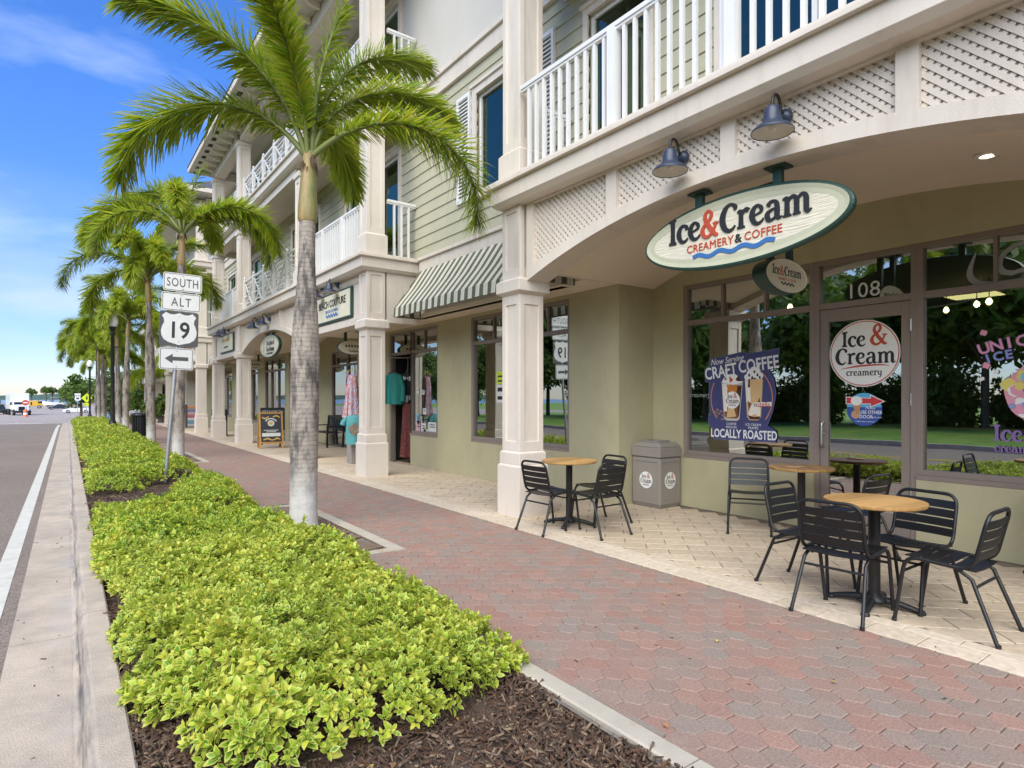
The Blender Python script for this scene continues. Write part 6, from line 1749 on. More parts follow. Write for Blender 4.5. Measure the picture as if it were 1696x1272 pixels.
tree(3.6, 66, 1.6, 2, .7, 'low round shrub beside the far parked blue car', 'shrubs at the end of the block'); tree(5.6, 58, 1.9, 2, .8, 'low dark shrub in front of the far building', 'shrubs at the end of the block'); tree(4.6, 43, 1.1, 2, .42, 'small shrub at the foot of the short palm', 'shrubs at the end of the block')
for i, (x, y, h) in enumerate(((-11.9, 313, 5.4), (-7.1, 309, 6.1), (-5.1, 311, 6.0), (-1.4, 305, 5.7))):
    t = thing('cabbage_palm', ('bushy palm above the white box truck', 'left palm of the pair on the waterfront', 'right palm of the pair on the waterfront', 'single round headed palm standing alone on the waterfront')[i], 'palm tree', (x, y, prof(y) - .2), group='palms on the waterfront')
    put('trunk', MB().tube([(0, 0, 0), (.1, 0, h * .5), (0, 0, h)], [.28, .22, .2], 8), BARK, t)
    link('crown', CM[2], t, Matrix.Translation((0, 0, h + .3)) @ Matrix.Scale(.86, 4))

# ---------------------------------------------------------------- road sign
ps = thing('road_sign', 'galvanised post with SOUTH, ALT, 19 and arrow plates standing in the hedge', 'road sign', (1.37, 12.12, -.05))
put('post', MB().tube([(0, 0, 0), (.155, .0, 1.98), (.285, .0, 3.66)], .034, 12), STEEL, ps)
def rrect(w_, h, r_, n=5):
    P = []
    for cx, cy, a0 in ((w_ / 2 - r_, h / 2 - r_, 0), (-w_ / 2 + r_, h / 2 - r_, 90), (-w_ / 2 + r_, -h / 2 + r_, 180), (w_ / 2 - r_, -h / 2 + r_, 270)):
        for i in range(n + 1): P.append((cx + r_ * math.cos(R(a0 + 90 * i / n)), cy + r_ * math.sin(R(a0 + 90 * i / n))))
    return P
def ring(mb, P, Q, z, m):
    n = len(P)
    for i in range(n):
        j = (i + 1) % n; mb.add([(*P[i], z), (*P[j], z), (*Q[j], z), (*Q[i], z)], [(0, 1, 2, 3)], m)
SIGNW = mat('reflective_white', (.72, .72, .71), .45, .04, 9); SIGNK = ink('sign_black', (.03, .03, .032), .5); SIGNG = ink('sign_grey', (.085, .085, .09), .5)
def plate(name, w_, h, z, x, draw, border=True, back=0):
    mb = MB().prism(rrect(w_, h, .035), -.004, 0, back, 3)
    if border: ring(mb, rrect(w_ - .025, h - .025, .03), rrect(w_ - .043, h - .043, .025), .0012, 1)
    draw(mb)
    for (bx, by) in ((0, h * .36), (0, -h * .36)): mb.lathe([(.011, .001), (.009, .006), (0, .007)], 8, (bx, by, 0), 3)
    return put(name, mb, [SIGNW, SIGNK, SIGNG, STEEL], ps, Matrix.LocRotScale(Vector((x, -.045, z)), Euler((R(90), R(1.2), 0)), None))
SHIELD = [(0, -.285), (.07, -.262), (.17, -.235), (.235, -.19), (.272, -.12), (.28, -.04), (.26, .045), (.232, .105), (.238, .17), (.268, .222), (.205, .285), (.185, .272), (.14, .252), (.085, .252), (.035, .268), (0, .283)]
SHIELD = SHIELD + [(-x, y) for x, y in SHIELD[-2:0:-1]]
plate('direction_plate', .61, .32, 3.55, .275, lambda mb: text_mb('SOUTH', .215, 2, .0015, None, .006, mb=mb, squeeze=.66, spacing=1.12))
plate('direction_plate', .61, .32, 3.205, .25, lambda mb: text_mb('ALT', .215, 2, .0015, None, .006, mb=mb, squeeze=.74, spacing=1.2))
def shield(mb):
    mb.flat([(x * 1.0, y * 1.0) for x, y in SHIELD], .0014, 0)
    text_mb('19', .40, 1, .0026, None, .020, mb=mb, squeeze=.84, dy=-.01, spacing=1.06)
plate('route_shield', .61, .61, 2.725, .215, shield, False, 2)
plate('arrow_plate', .53, .38, 2.20, .175, lambda mb: mb.flat([(-.185, 0), (-.06, .085), (-.06, .034), (.185, .034), (.185, -.034), (-.06, -.034), (-.06, -.085)], .0015, 2))

# ---------------------------------------------------------------- street lamps, litter bin, planters
GLOBE = bpy.data.materials.new('lamp_globe'); GLOBE.use_nodes = True
b = GLOBE.node_tree.nodes['Principled BSDF']; b.inputs['Base Color'].default_value = (.80, .80, .78, 1); b.inputs['Roughness'].default_value = .25
def street_lamp(x, y, label):
    t = thing('street_lamp', label, 'street lamp', (x, y, prof(y) - .03), group='black street lamps with globe heads')
    put('base', MB().lathe([(.21, 0), (.21, .12), (.17, .16), (.155, .42), (.12, .50), (.12, .56)], 16), BLACKM, t)
    put('post', MB().lathe([(.085, .55), (.078, 1.2), (.07, 4.2), (.10, 4.22), (.10, 4.28), (.075, 4.30), (.07, 4.40), (.14, 4.48), (.15, 4.56)], 12), BLACKM, t)
    g = put('globe', MB().lathe([(.14, 4.56), (.20, 4.68), (.215, 4.80), (.18, 4.95), (.10, 5.06), (.05, 5.10)], 18), GLOBE, t)
    put('finial', MB().lathe([(.05, 5.10), (.03, 5.14), (.04, 5.17), (.0, 5.22)], 10), BLACKM, t)
    put('cross_arm', MB().tube([(0, 0, 3.7), (.35, 0, 3.7)], .02, 8).lathe([(.0, -.04), (.035, 0), (0, .04)], 8, (.36, 0, 3.7)), BLACKM, t)
street_lamp(1.55, 31, 'black street lamp with white acorn globe rising from the hedge'); street_lamp(1.5, 62, 'second black street lamp far down the hedge, partly hidden by palms')
cl = thing('road_light', 'tall road light with a flat arm reaching over the road above the far palms', 'road light', (1.6, 49, prof(49)))
put('pole', MB().tube([(0, 0, 0), (0, 0, 8.3)], [.11, .07], 10), BLACKM, cl); put('arm', MB().tube([(0, 0, 8.2), (-.5, 0, 8.28), (-.62, 0, 8.28)], .04, 8), BLACKM, cl); put('lamp_head', MB().frus(-1.05, -.5, -.14, .14, 8.22, -1.0, -.55, -.1, .1, 8.32), STEEL, cl)
bn = thing('black_litter_bin', 'black slatted litter bin between the hedge and a whitewashed palm', 'litter bin', (2.02, 24.2, 0))
put('liner', MB().lathe([(.22, .04), (.24, .86)], 20), BLACK, bn)
for k in range(22):
    a = 2 * math.pi * k / 22; c, s = math.cos(a), math.sin(a)
    put('slat', MB().bar((.245 * c, .245 * s, .02), (.265 * c, .265 * s, .84), .045, .008, up=(c, s, 0)), BLACK, bn)
put('rim', MB().lathe([(.25, .84), (.29, .86), (.29, .90), (.24, .95), (.15, .95)], 20), BLACK, bn); put('base_ring', MB().lathe([(.25, 0), (.25, .05)], 20), BLACK, bn)
def agave(x, y, s, label):
    t = thing('agave_plant', label, 'plant', (x, y, prof(y) - .02), group='spiky plants by the far walk')
    r = random.Random(x + y)
    for i in range(22):
        a = i * 2.4; el = R(25 + 55 * (i / 22)); l = s * r.uniform(.7, 1)
        d = Vector((math.cos(a) * math.cos(el), math.sin(a) * math.cos(el), math.sin(el))); w_ = Vector((-math.sin(a), math.cos(a), 0)) * .035 * s * 1.6
        p = Vector((0, 0, .05))
        put('leaf', MB().add([p - w_ * .6, p + w_ * .6, p + d * l * .5 + w_, p + d * l, p + d * l * .5 - w_, p + d * l * .5 + Vector((0, 0, -.03))], [(0, 1, 2, 5), (0, 5, 4), (5, 2, 3), (5, 3, 4)]), TLEAF, t)
agave(2.75, 34, .9, 'spiky green plant rising over the black litter bin'); agave(3.0, 41, 1.0, 'spiky plant beyond the litter bin, closer to the far columns')

# ---------------------------------------------------------------- boards, clothes and bench in the arcade
OAK = mat('orange_wood', (.42, .22, .055), .5, .2, 8); SLATE = mat('chalk_slate', (.02, .022, .028), .7, .2, 10); CHALK = ink('chalk', (.55, .55, .52)); GOLD = ink('gold_paint', (.45, .28, .06))
def a_board(label, loc, rz, w_, h, frame, draw):
    t = thing('sandwich_board', label, 'sandwich board', loc, (0, 0, rz), 'boards standing on the arcade floor')
    lean = .16
    for s in (1, -1):
        mb = MB(); yb, yt = -s * .30, -s * .03
        for x in (-w_ / 2 + .025, w_ / 2 - .025): mb.bar((x, yb, 0), (x, yt, h), .05, .03, up=(0, 1, 0))
        mb.bar((-w_ / 2 + .05, yt, h - .03), (w_ / 2 - .05, yt, h - .03), .03, .05); mb.bar((-w_ / 2 + .05, yb * .82, h * .16), (w_ / 2 - .05, yb * .82, h * .16), .03, .05)
        p = put('frame', mb, frame, t)
        ang = math.atan2(.27, h)
        M_ = Matrix.LocRotScale(Vector((0, (yb + yt) / 2 - s * .002, h * .56)), Euler((R(90) - ang, 0, 0 if s > 0 else R(180))), None)
        b_ = MB().box(-w_ / 2 + .052, w_ / 2 - .052, -h * .38, h * .40, -.008, .008)
        if s > 0: draw(b_, w_, h)
        put('slate', b_, [SLATE, CHALK, GOLD], p, M_)
def tea_board(mb, w_, h):
    mb.flat(ellipse(.09, .09, 24, 0, .14), .0105, 1); mb.flat(blob(0, .14, .055, 16, .2), .011, 2)
    mb.ribbon(arc_pts(0, .13, .16, .15, 25, 155, .03), .0105, None, 1, 2)
    for k in range(9): mb.box(-.2 + k * .045, -.17 + k * .045, -.08, -.055, .0085, .0102, 1)
    for k in range(6): mb.box(-.13 + k * .045, -.10 + k * .045, -.125, -.10, .0085, .0102, 1)
    mb.box(-.25, .25, -.25, -.15, .0085, .0102, 1)
    mb.ribbon([(-.24, .33, .03), (-.16, .28, .05), (-.05, .35, .02)], .0105, None, 2); mb.ribbon([(.05, .33, .03), (.16, .36, .04), (.24, .31, .03)], .0105, None, 2)
    mb.ribbon([(-.22, -.35, .03), (-.1, -.31, .05), (.02, -.36, .03), (.16, -.31, .05), (.24, -.35, .02)], .0105, None, 2)
def scribble(mb, w_, h):
    r = random.Random(2)
    for row in range(9):
        x = -w_ * .38 + r.uniform(0, .05)
        while x < w_ * .34:
            l = r.uniform(.02, .06); y = h * .34 - row * h * .078
            mb.ribbon([(x, y, .012), (x + l * .5, y + .014, .014), (x + l, y - .004, .010)], .0102, None, 1, 3); x += l + .014
a_board('orange wooden sandwich board with a gold and white printed slate', (4.80, 18.5, .002), R(-8), .66, 1.05, OAK, tea_board)
a_board('black framed chalkboard easel standing before the far column', (4.80, 25.9, .002), R(-10), .56, 1.02, BLACK, scribble)
tb = thing('menu_board', 'dark menu board reading HOT & ICED TEA behind the orange sandwich board', 'menu board', (5.2, 19.8, 0))
put('board', MB().box(-.36, .36, -.02, .02, .88, 1.16), SLATE, tb); put('lettering', text_mb('HOT & ICED TEA', .085, 0, 0, .003, .005), CHALK, tb, Matrix.LocRotScale(Vector((0, -.022, 1.05)), Euler(FACE_SOUTH), None)); put('post', MB().box(-.33, -.29, -.015, .015, 0, .88).box(.29, .33, -.015, .015, 0, .88), BLACK, tb)
be = thing('bench', 'black slatted bench against the dark arcade wall beside the palm trunk', 'bench', (6.35, 18.15, 0))
for k in range(5): put('seat_slat', MB().box(-.25 + k * .095, -.17 + k * .095, -.72, .72, .42, .445), BLACK, be)
for k in range(11): put('back_slat', MB().bar((.24, -.66 + k * .132, .48), (.30, -.66 + k * .132, .88), .06, .015, up=(1, 0, 0)), BLACK, be)
put('back_rail', MB().bar((.305, -.74, .90), (.305, .74, .90), .03, .06), BLACK, be)
for y in (-.68, .68):
    put('leg', MB().bar((-.22, y, 0), (-.22, y, .42), .05, .05), BLACK, be); put('leg', MB().bar((.24, y, 0), (.31, y, .9), .05, .05), BLACK, be); put('armrest', MB().bar((-.25, y, .62), (.28, y, .62), .05, .03).bar((-.22, y, .42), (-.22, y, .62), .04, .04), BLACK, be)
def print_mat(name, cols, scale, rough=.8):
    m = bpy.data.materials.new(name); m.use_nodes = True; t = m.node_tree; b_ = t.nodes['Principled BSDF']; b_.inputs['Roughness'].default_value = rough
    tc_ = t.nodes.new('ShaderNodeTexCoord'); n_ = t.nodes.new('ShaderNodeTexNoise'); n_.inputs['Scale'].default_value = scale; n_.inputs['Detail'].default_value = 4; n_.inputs['Distortion'].default_value = 1.2
    t.links.new(tc_.outputs['Object'], n_.inputs['Vector']); cr = t.nodes.new('ShaderNodeValToRGB'); e = cr.color_ramp.elements
    while len(e) < len(cols): e.new(.5)
    for i, c in enumerate(cols): e[i].position = .3 + .4 * i / (len(cols) - 1); e[i].color = (*c, 1)
    t.links.new(n_.outputs['Fac'], cr.inputs[0]); t.links.new(cr.outputs[0], b_.inputs['Base Color']); return m
TIED = print_mat('tie_dye', [(.55, .52, .58), (.16, .18, .42), (.62, .60, .62), (.45, .08, .10), (.58, .38, .36), (.20, .16, .40), (.62, .58, .62)], 8)
TEAL = mat('teal_cotton', (.09, .31, .33), .85, .08, 5); TEAL2 = mat('sea_green_cotton', (.02, .20, .17), .85, .08, 5)
PRINT = print_mat('red_dark_print', [(.02, .015, .02), (.20, .02, .02), (.03, .02, .02), (.30, .10, .05)], 16)
def garment(name, label, cat, loc, rz, rows, m, folds=7, amp=.015, group=None):
    """cloth shell from rows (height, half width, half depth)"""
    mb = MB(); n = 36; rings = []
    for (z, w_, d) in rows:
        k = (rows[0][0] - z)
        rings.append([(w_ * math.cos(t_) + amp * k * math.sin(folds * t_) * math.cos(t_), (d + amp * k * math.cos(folds * t_ + 1)) * math.sin(t_), z) for t_ in [2 * math.pi * i / n for i in range(n)]])
    v = [p for q in rings for p in q]
    mb.add(v, [(i * n + j, i * n + (j + 1) % n, (i + 1) * n + (j + 1) % n, (i + 1) * n + j) for i in range(len(rows) - 1) for j in range(n)], 0, True)
    t = thing(name, label, cat, loc, (0, 0, rz), group)
    put('cloth', mb, m, t); return t
HANGW = mat('yellow_hanger', (.50, .33, .06), .4)
RZ = R(-25)
d = garment('dress', 'tie-dyed sleeveless dress on a yellow hanger in front of the boutique', 'dress', (5.12, 12.98, 0), RZ, [(1.98, .06, .03), (1.95, .10, .045), (1.84, .105, .06), (1.68, .125, .075), (1.5, .13, .08), (1.25, .155, .09), (1.02, .18, .10)], TIED, 8, .05)
put('strap', MB().tube([(-.10, 0, 1.95), (-.085, 0, 2.05)], .018, 6).tube([(.10, 0, 1.95), (.085, 0, 2.05)], .018, 6), TIED, d)
put('hanger', MB().tube(fillet([(-.20, 0, 2.02), (0, 0, 2.10), (.20, 0, 2.02)], .04, 3), .011, 6).tube([(0, 0, 2.10), (0, 0, 2.16), (.03, 0, 2.19), (.05, 0, 2.17)], .006, 6), HANGW, d)
s_ = garment('tee_shirt', 'turquoise printed tee shirt displayed under the tie-dyed dress', 'shirt', (5.05, 12.72, 0), RZ, [(1.09, .06, .04), (1.06, .14, .06), (.98, .165, .08), (.8, .165, .085), (.45, .175, .09)], TEAL, 5, .02)
for q in (-1, 1): put('sleeve', MB().tube([(.14 * q, 0, 1.03), (.21 * q, 0, .94), (.235 * q, 0, .87)], [.05, .06, .062], 10), TEAL, s_)
put('print', MB().flat(blob(0, 0, .12, 20, .2), .0), print_mat('turtle_print', [(.35, .3, .22), (.12, .08, .06), (.5, .42, .32)], 20), s_, Matrix.LocRotScale(Vector((.02, -.104, .78)), Euler(FACE_SOUTH), None))
sd = thing('clothes_stand', 'grey box and pole carrying the dress and the tee shirt', 'display stand', (5.2, 13.02, 0))
put('base', MB().box(-.14, .14, -.14, .14, 0.002, .42), mat('stand_grey', (.30, .27, .25), .7), sd, bevel=.01); put('pole', MB().tube([(.0, .0, .42), (.0, .0, 2.2), (-.08, -.04, 2.2)], .014, 8), STEEL, sd)
g = garment('beach_cover_up', 'sea green long sleeved top hanging at the open boutique door', 'top', (5.93, 12.55, 0), R(-40), [(2.02, .06, .03), (1.98, .16, .05), (1.8, .17, .06), (1.5, .18, .07), (1.32, .19, .07)], TEAL2, 6, .04)
for q in (-1, 1): put('sleeve', MB().tube([(.14 * q, 0, 1.97), (.21 * q, 0, 1.7), (.21 * q, -.02, 1.38)], [.05, .06, .06], 8), TEAL2, g)
put('hanger', MB().tube([(-.16, 0, 2.0), (0, 0, 2.07), (.16, 0, 2.0)], .01, 6).tube([(0, 0, 2.07), (0, 0, 2.38)], .006, 6), BLACK, g)
g = garment('swimwear_form', 'black torso form with white bikini hanging in the boutique doorway', 'torso form', (6.35, 12.70, 0), R(-40), [(2.12, .05, .05), (2.05, .06, .05), (2.0, .17, .08), (1.88, .17, .11), (1.7, .12, .09), (1.5, .17, .11), (1.38, .16, .10), (1.30, .08, .08)], BLACK, 2, 0)
put('bikini', MB().flat([(-.16, .16), (-.09, .10), (-.01, .155), (-.01, .19), (-.09, .22)], .0).flat([(.16, .16), (.09, .22), (.01, .19), (.01, .155), (.09, .10)], .0).flat([(-.17, -.22), (0, -.39), (.17, -.22)], .0), WHITE, g, Matrix.LocRotScale(Vector((0, -.12, 1.74)), Euler(FACE_SOUTH), None))
put('hook', MB().tube([(0, 0, 2.12), (0, 0, 2.38)], .008, 6), STEEL, g)
g = garment('long_dress', 'dark red patterned long dress hanging inside the boutique doorway', 'dress', (6.22, 12.42, 0), R(-40), [(1.34, .10, .05), (1.25, .13, .06), (.9, .14, .07), (.4, .17, .09), (.12, .19, .10)], PRINT, 7, .02)
put('hanger', MB().tube([(0, 0, 1.34), (0, 0, 2.38)], .006, 6), BLACK, g)
put('garment_rail', MB().tube([(5.9, 12.9, 2.385), (6.6, 12.2, 2.385)], .012, 8).tube([(6.6, 12.2, .0), (6.6, 12.2, 2.385)], .012, 8), STEEL)
tag(bpy.data.objects['garment_rail'], 'thin steel rail holding the garments in the boutique doorway', 'garment rail')
ms_ = thing('towel_rack', 'rack of folded colourful towels beside the far column', 'display rack', (4.95, 33.6, 0))
put('frame', MB().box(-.25, -.22, -.25, .25, 0, 1.15).box(.22, .25, -.25, .25, 0, 1.15), BLACK, ms_)
for k in range(7):
    put('towel', MB().box(-.21, .21, -.24, .24, .08 + k * .145, .19 + k * .145), [ink('towel', c) for c in ((.4, .42, .45), (.1, .3, .5), (.5, .5, .5), (.45, .1, .2), (.5, .3, .35), (.15, .2, .4), (.55, .2, .08))][k], ms_, bevel=.03)

# ---------------------------------------------------------------- traffic and waterfront
TYRE = mat('tyre_rubber', (.015, .015, .015), .8); CARGL = mat('car_glass', (.02, .03, .035), .1); CARW = mat('white_car_paint', (.75, .75, .75), .25, .02, 3, coat=.5); CARK = mat('black_car_paint', (.02, .022, .025), .25, .02, 3, coat=.5); CARB = mat('blue_car_paint', (.12, .28, .42), .3, .02, 3, coat=.5); CHROME = mat('chrome', (.6, .6, .6), .2, metal=1)
def wheel(t, x, y, r_, w_=.2):
    o = put('wheel', MB().lathe([(r_ * .62, -w_ / 2), (r_ * .95, -w_ / 2), (r_, -w_ * .3), (r_, w_ * .3), (r_ * .95, w_ / 2), (r_ * .62, w_ / 2)], 20, cap0=False, cap1=False), TYRE, t, Matrix.LocRotScale(Vector((x, y, r_)), Euler((R(90), 0, 0)), None))
    put('rim', MB().lathe([(r_ * .63, -w_ * .42), (r_ * .3, -w_ * .5), (0, -w_ * .45)], 16).lathe([(0, w_ * .45), (r_ * .3, w_ * .5), (r_ * .63, w_ * .42)], 16), CHROME, o)
def car(label, loc, rz, paint, lower, roofp, group=None):
    """body and cabin lofted from side outlines; local +X is forward"""
    t = thing('parked_car', label, 'car', loc, (0, 0, rz), group)
    def slab(P, w0, w1, zs):
        mb = MB(); n = len(P); v = []
        zmin, zmax = min(p[1] for p in P), max(p[1] for p in P)
        for s in (-1, 1): v += [(x, s * (w0 + (w1 - w0) * (z - zmin) / (zmax - zmin)), z) for x, z in P]
        return mb.add(v, [tuple(range(n)), tuple(range(n, 2 * n))[::-1]] + [(i, n + i, n + (i + 1) % n, (i + 1) % n) for i in range(n)])
    put('body', slab(lower, .90, .84, 0), paint, t, bevel=.05)
    put('cabin', slab(roofp, .80, .58, 0), CARGL, t, bevel=.03)
    zr = max(p[1] for p in roofp); xr = [p[0] for p in roofp if p[1] > zr - .05]
    put('roof', MB().box(min(xr) - .03, max(xr) + .03, -.60, .60, zr - .02, zr + .035), paint, t, bevel=.02)
    for x in (-1.35, 1.40):
        for y in (-.80, .80): wheel(t, x, y, .33)
    for s in (-1, 1):
        put('headlight', MB().box(2.12, 2.2, s * .48, s * .78, .58, .72), GLOBE, t); put('tail_light', MB().box(-2.22, -2.12, s * .5, s * .8, .62, .78), RED, t)
LOWER = [(-2.2, .25), (2.2, .25), (2.22, .55), (2.05, .74), (1.0, .92), (-1.7, .98), (-2.18, .92), (-2.24, .5)]
ROOFP = [(-1.75, .94), (1.05, .90), (.35, 1.33), (-.75, 1.38)]
zg = lambda y: prof(y) - .138
car('white sports coupe parked side on behind the yellow road sign', (1.5, 142, zg(142)), R(176), CARW, LOWER, ROOFP, 'cars parked near the waterfront')
car('black car parked beside the white box truck at the picture edge', (-9.6, 137, zg(137)), R(-80), CARK, [(-2.2, .3), (2.2, .3), (2.22, .75), (2.05, .98), (1.0, 1.1), (-2.1, 1.12), (-2.22, .6)], [(-2.1, 1.1), (1.1, 1.08), (.55, 1.68), (-1.9, 1.7)], 'cars parked near the waterfront')
car('light blue car half hidden behind the lamp post and palms', (4.3, 84, zg(84)), R(95), CARB, LOWER, ROOFP, 'cars parked near the waterfront')
car('dark car parked across, in front of the water beside the white coupe', (-1.9, 196, zg(196)), R(185), CARK, LOWER, ROOFP, 'cars parked near the waterfront')
tk = thing('box_truck', 'white box truck facing us at the end of the road', 'truck', (-6.3, 128, zg(128)), (0, 0, R(-80)))
put('cargo_box', MB().box(-5.6, -.3, -1.22, 1.22, 1.0, 3.62), CARW, tk, bevel=.04)
put('cab', MB().add([(x, s * 1.05, z) for s in (-1, 1) for x, z in ((-.25, .75), (1.0, .75), (1.0, 1.75), (.55, 2.5), (-.25, 2.55))], [(0, 1, 2, 3, 4), (9, 8, 7, 6, 5), (0, 5, 6, 1), (1, 6, 7, 2), (2, 7, 8, 3), (3, 8, 9, 4), (4, 9, 5, 0)]), CARW, tk, bevel=.03)
put('windscreen', MB().add([(1.015, -.92, 1.76), (1.015, .92, 1.76), (.585, .85, 2.42), (.585, -.85, 2.42)], [(0, 1, 2, 3)]), CARGL, tk)
hd = put('bonnet', MB().frus(1.0, 2.35, -.9, .9, .75, 1.0, 2.2, -.8, .8, 1.62), CARW, tk, bevel=.06)
put('grille', MB().box(2.28, 2.37, -.48, .48, .80, 1.42), BLACK, tk); put('bumper', MB().box(2.2, 2.5, -1.12, 1.12, .42, .72), BLACK, tk, bevel=.03)
for s in (-1, 1):
    put('headlight', MB().box(2.18, 2.34, s * .55, s * .86, .92, 1.25), GLOBE, tk); put('side_window', MB().box(.0, .75, s * 1.055, s * 1.06, 1.72, 2.3), CARGL, tk); put('mirror', MB().box(1.0, 1.08, s * 1.2, s * 1.4, 1.65, 2.15), BLACK, tk)
    for x in (1.55, -3.6, -4.5): wheel(tk, x, s * .98, .48, .3)
put('chassis', MB().box(-5.4, 2.0, -.5, .5, .5, 1.0), BLACK, tk)
ORG = mat('barrel_orange', (.60, .13, .04), .5)
br = thing('traffic_barrel', 'orange and white barrel with a round red sign standing before the box truck', 'traffic barrel', (-5.0, 114, zg(114)))
put('drum', MB().lathe([(.34, 0), (.34, .06), (.27, .07), (.27, .35)], 16), ORG, br); put('drum_band', MB().lathe([(.265, .35), (.265, .62)], 16), WHITE, br); put('drum', MB().lathe([(.26, .62), (.25, 1.0), (.2, 1.05)], 16), ORG, br)
put('post', MB().tube([(0, 0, 1.0), (0, 0, 2.3)], .05, 8), WHITE, br); put('disc', MB().lathe([(.42, -.02), (.42, .02)], 20), RED, br, Matrix.LocRotScale(Vector((0, -.06, 2.1)), Euler((R(90), 0, 0)), None)); put('emblem', MB().box(-.25, .25, -.07, .07, .021, .025), WHITE, br, Matrix.LocRotScale(Vector((0, -.06, 2.1)), Euler((R(90), 0, 0)), None))
LIME = mat('lime_sign', (.62, .72, .02), .5)
ws = thing('warning_sign', 'lime green diamond warning sign with arrow plate beyond the hedge', 'road sign', (1.75, 84, zg(84)))
put('post', MB().tube([(0, 0, 0), (0, 0, 2.7)], .035, 8), STEEL, ws)
put('diamond_plate', MB().prism([(0, -.53), (.53, 0), (0, .53), (-.53, 0)], 0, .01).flat([(-.06, -.22), (.06, -.22), (.1, .1), (-.1, .1)], .012, 1).flat(ellipse(.07, .07, 12, 0, .2), .012, 1), [LIME, INK], ws, Matrix.LocRotScale(Vector((0, -.05, 2.45)), Euler(FACE_SOUTH), None))
put('arrow_plate', MB().prism(rrect(.6, .34, .03), 0, .01).flat([(-.2, -.1), (-.05, -.14), (-.2, .06)], .012, 1), [LIME, INK], ws, Matrix.LocRotScale(Vector((0, -.05, 1.72)), Euler(FACE_SOUTH), None))
w2 = thing('route_marker', 'small white shield sign beside the lime green diamond sign', 'road sign', (.95, 88, zg(88)))
put('post', MB().tube([(0, 0, 0), (0, 0, 2.9)], .035, 8), STEEL, w2); put('direction_plate', MB().prism(rrect(.6, .24, .03), 0, .01), SIGNW, w2, Matrix.LocRotScale(Vector((0, -.05, 2.95)), Euler(FACE_SOUTH), None)); put('shield_plate', MB().prism([(x * 1.1, y * 1.1) for x, y in SHIELD], 0, .01).box(-.12, .12, -.1, .1, .01, .012, 1), [SIGNW, INK], w2, Matrix.LocRotScale(Vector((0, -.05, 2.48)), Euler(FACE_SOUTH), None))
YEL = mat('yellow_paint', (.60, .36, .03), .45)
yl = thing('work_trailer', 'yellow work machine parked behind the white box truck', 'machine', (-8.0, 226, zg(226)))
put('body', MB().frus(-2.2, 2.2, -1, 1, .7, -2.0, 1.7, -.9, .9, 2.3), YEL, yl, bevel=.08); put('cab_window', MB().box(1.0, 1.96, -.95, .95, 1.5, 2.1), CARGL, yl)
for x in (-1.4, 1.3):
    for y in (-.9, .9): wheel(yl, x, y, .5, .3)
bt_ = thing('motor_boat', 'white motor boat with dark canopy standing on shore behind the truck', 'boat', (-3.6, 238, zg(238)), (0, 0, R(170)))
hl = MB(); st_ = []
for i in range(9):
    u = i / 8; x = -2.8 + 5.6 * u; w_ = 1.05 * (1 - max(0, u - .45) ** 2 * 3.0); st_.append([(x, -w_, 1.6 + .5 * u), (x, -w_ * .8, .9 + .1 * u), (x, 0, .5 + .5 * max(0, u - .6)), (x, w_ * .8, .9 + .1 * u), (x, w_, 1.6 + .5 * u)])
v = [p for q in st_ for p in q]; hl.add(v, [(5 * i + j, 5 * i + j + 1, 5 * i + j + 6, 5 * i + j + 5) for i in range(8) for j in range(4)] + [(0, 4, 3, 2, 1)] + [(5 * i, 5 * i + 5, 5 * i + 9, 5 * i + 4) for i in range(8)])
put('hull', hl, CARW, bt_); put('canopy', MB().frus(-1.6, .9, -.9, .9, 3.2, -1.3, .5, -.8, .8, 3.45), CARK, bt_); put('windscreen', MB().frus(.3, 1.0, -.85, .85, 1.9, .2, .6, -.7, .7, 2.6), CARGL, bt_)
put('canopy_post', MB().tube([(-1.4, -.8, 1.7), (-1.4, -.8, 3.2)], .04, 6).tube([(-1.4, .8, 1.7), (-1.4, .8, 3.2)], .04, 6).tube([(.6, -.8, 1.8), (.6, -.8, 3.2)], .04, 6).tube([(.6, .8, 1.8), (.6, .8, 3.2)], .04, 6), STEEL, bt_); put('cradle', MB().box(-1.8, -1.5, -.8, .8, 0, .75).box(1.2, 1.5, -.7, .7, 0, .75), BLACK, bt_)
pile_mesh = MB().lathe([(.2, -3.0), (.2, 1.7), (.12, 1.95), (0, 2.0)], 10).mesh('piling', mat('piling_wood', (.14, .12, .10), .9, .3, 4))
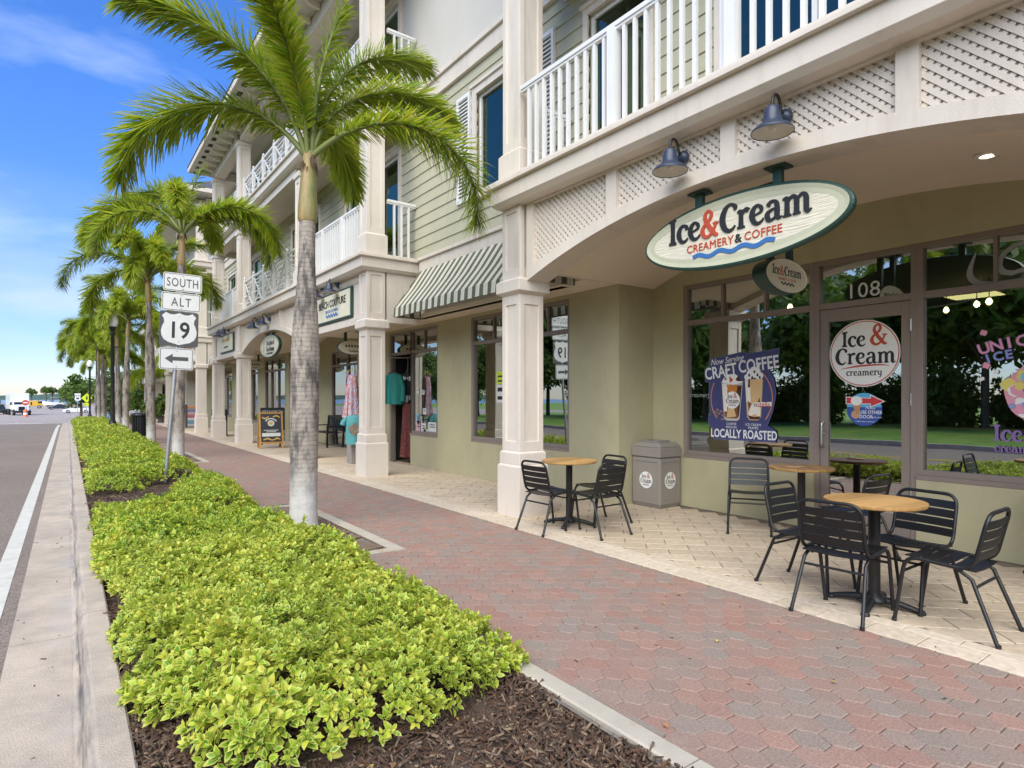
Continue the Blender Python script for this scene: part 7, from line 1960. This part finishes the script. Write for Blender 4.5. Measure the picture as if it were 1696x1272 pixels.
for i in range(14):
    x = -34 + i * 2.6
    o = link('piling', pile_mesh, None, Matrix.Translation((x, 340 + (i % 3) * 4, -.9 + .4 * math.sin(i * 2.3)))); tag(o, 'wooden mooring pile standing in the bay', 'piling', 'mooring piles in the bay')
sw_ = thing('sea_wall', 'low reddish planted sea wall along the waterfront', 'wall', (0, 329, -1.55)); part('wall', MB().box(-60, 60, 328.6, 329.2, -2, -.75), mat('sea_wall_concrete', (.30, .22, .18), .9, .2, 1), sw_)

# ---------------------------------------------------------------- far building beyond the gap
fb = thing('far_building', 'pale far building with cream columns beyond the shrubs', 'building', (6, 52, prof(52)))
def fpart(n_, mb, m): return part(n_, mb, m, fb)
fpart('wall', MB().box(6.4, 12, 47, 62, -1, 8.2), PALEWALL)
for y in (47.5, 51.0, 54.5, 58.0):
    d_ = prof(y); fpart('column', MB().box(4.8, 5.22, y, y + .42, d_ - .1, 3.0 + d_).box(4.76, 5.26, y - .04, y + .46, d_ - .1, d_ + .75).box(4.76, 5.26, y - .04, y + .46, d_ + 2.75, d_ + 2.95), TRIM)
    fpart('upper_column', MB().box(4.85, 5.15, y + .05, y + .35, 3.7, 6.2), TRIM)
fpart('floor_band', MB().box(4.7, 6.4, 47, 62, 2.6, 3.7), TRIM); fpart('eave', MB().box(4.4, 6.4, 46.6, 62.4, 6.2, 6.6), TRIM)
fpart('roof', MB().add([(4.2, 46.4, 6.6), (4.2, 62.6, 6.6), (8.4, 58, 8.4), (8.4, 51, 8.4), (12, 46.4, 6.6), (12, 62.6, 6.6)], [(0, 3, 2, 1), (0, 4, 3), (1, 2, 5), (3, 4, 5, 2)]), ROOF)
J = MB()
for i in range(70): J.box(4.84, 4.87, 47.6 + i * .19, 47.63 + i * .19, 3.7, 4.7)
J.box(4.82, 4.9, 47.5, 61, 4.7, 4.76); o = fpart('railing', J, RAILW); o['kind'] = 'stuff'
for y in (48.5, 52.0, 55.5): w_ = fpart('window', MB().box(6.37, 6.41, y, y + 1.6, 4.0, 6.0), RAILW); part('pane', MB().box(6.355, 6.372, y + .1, y + 1.5, 4.1, 5.9), CARGL, w_)
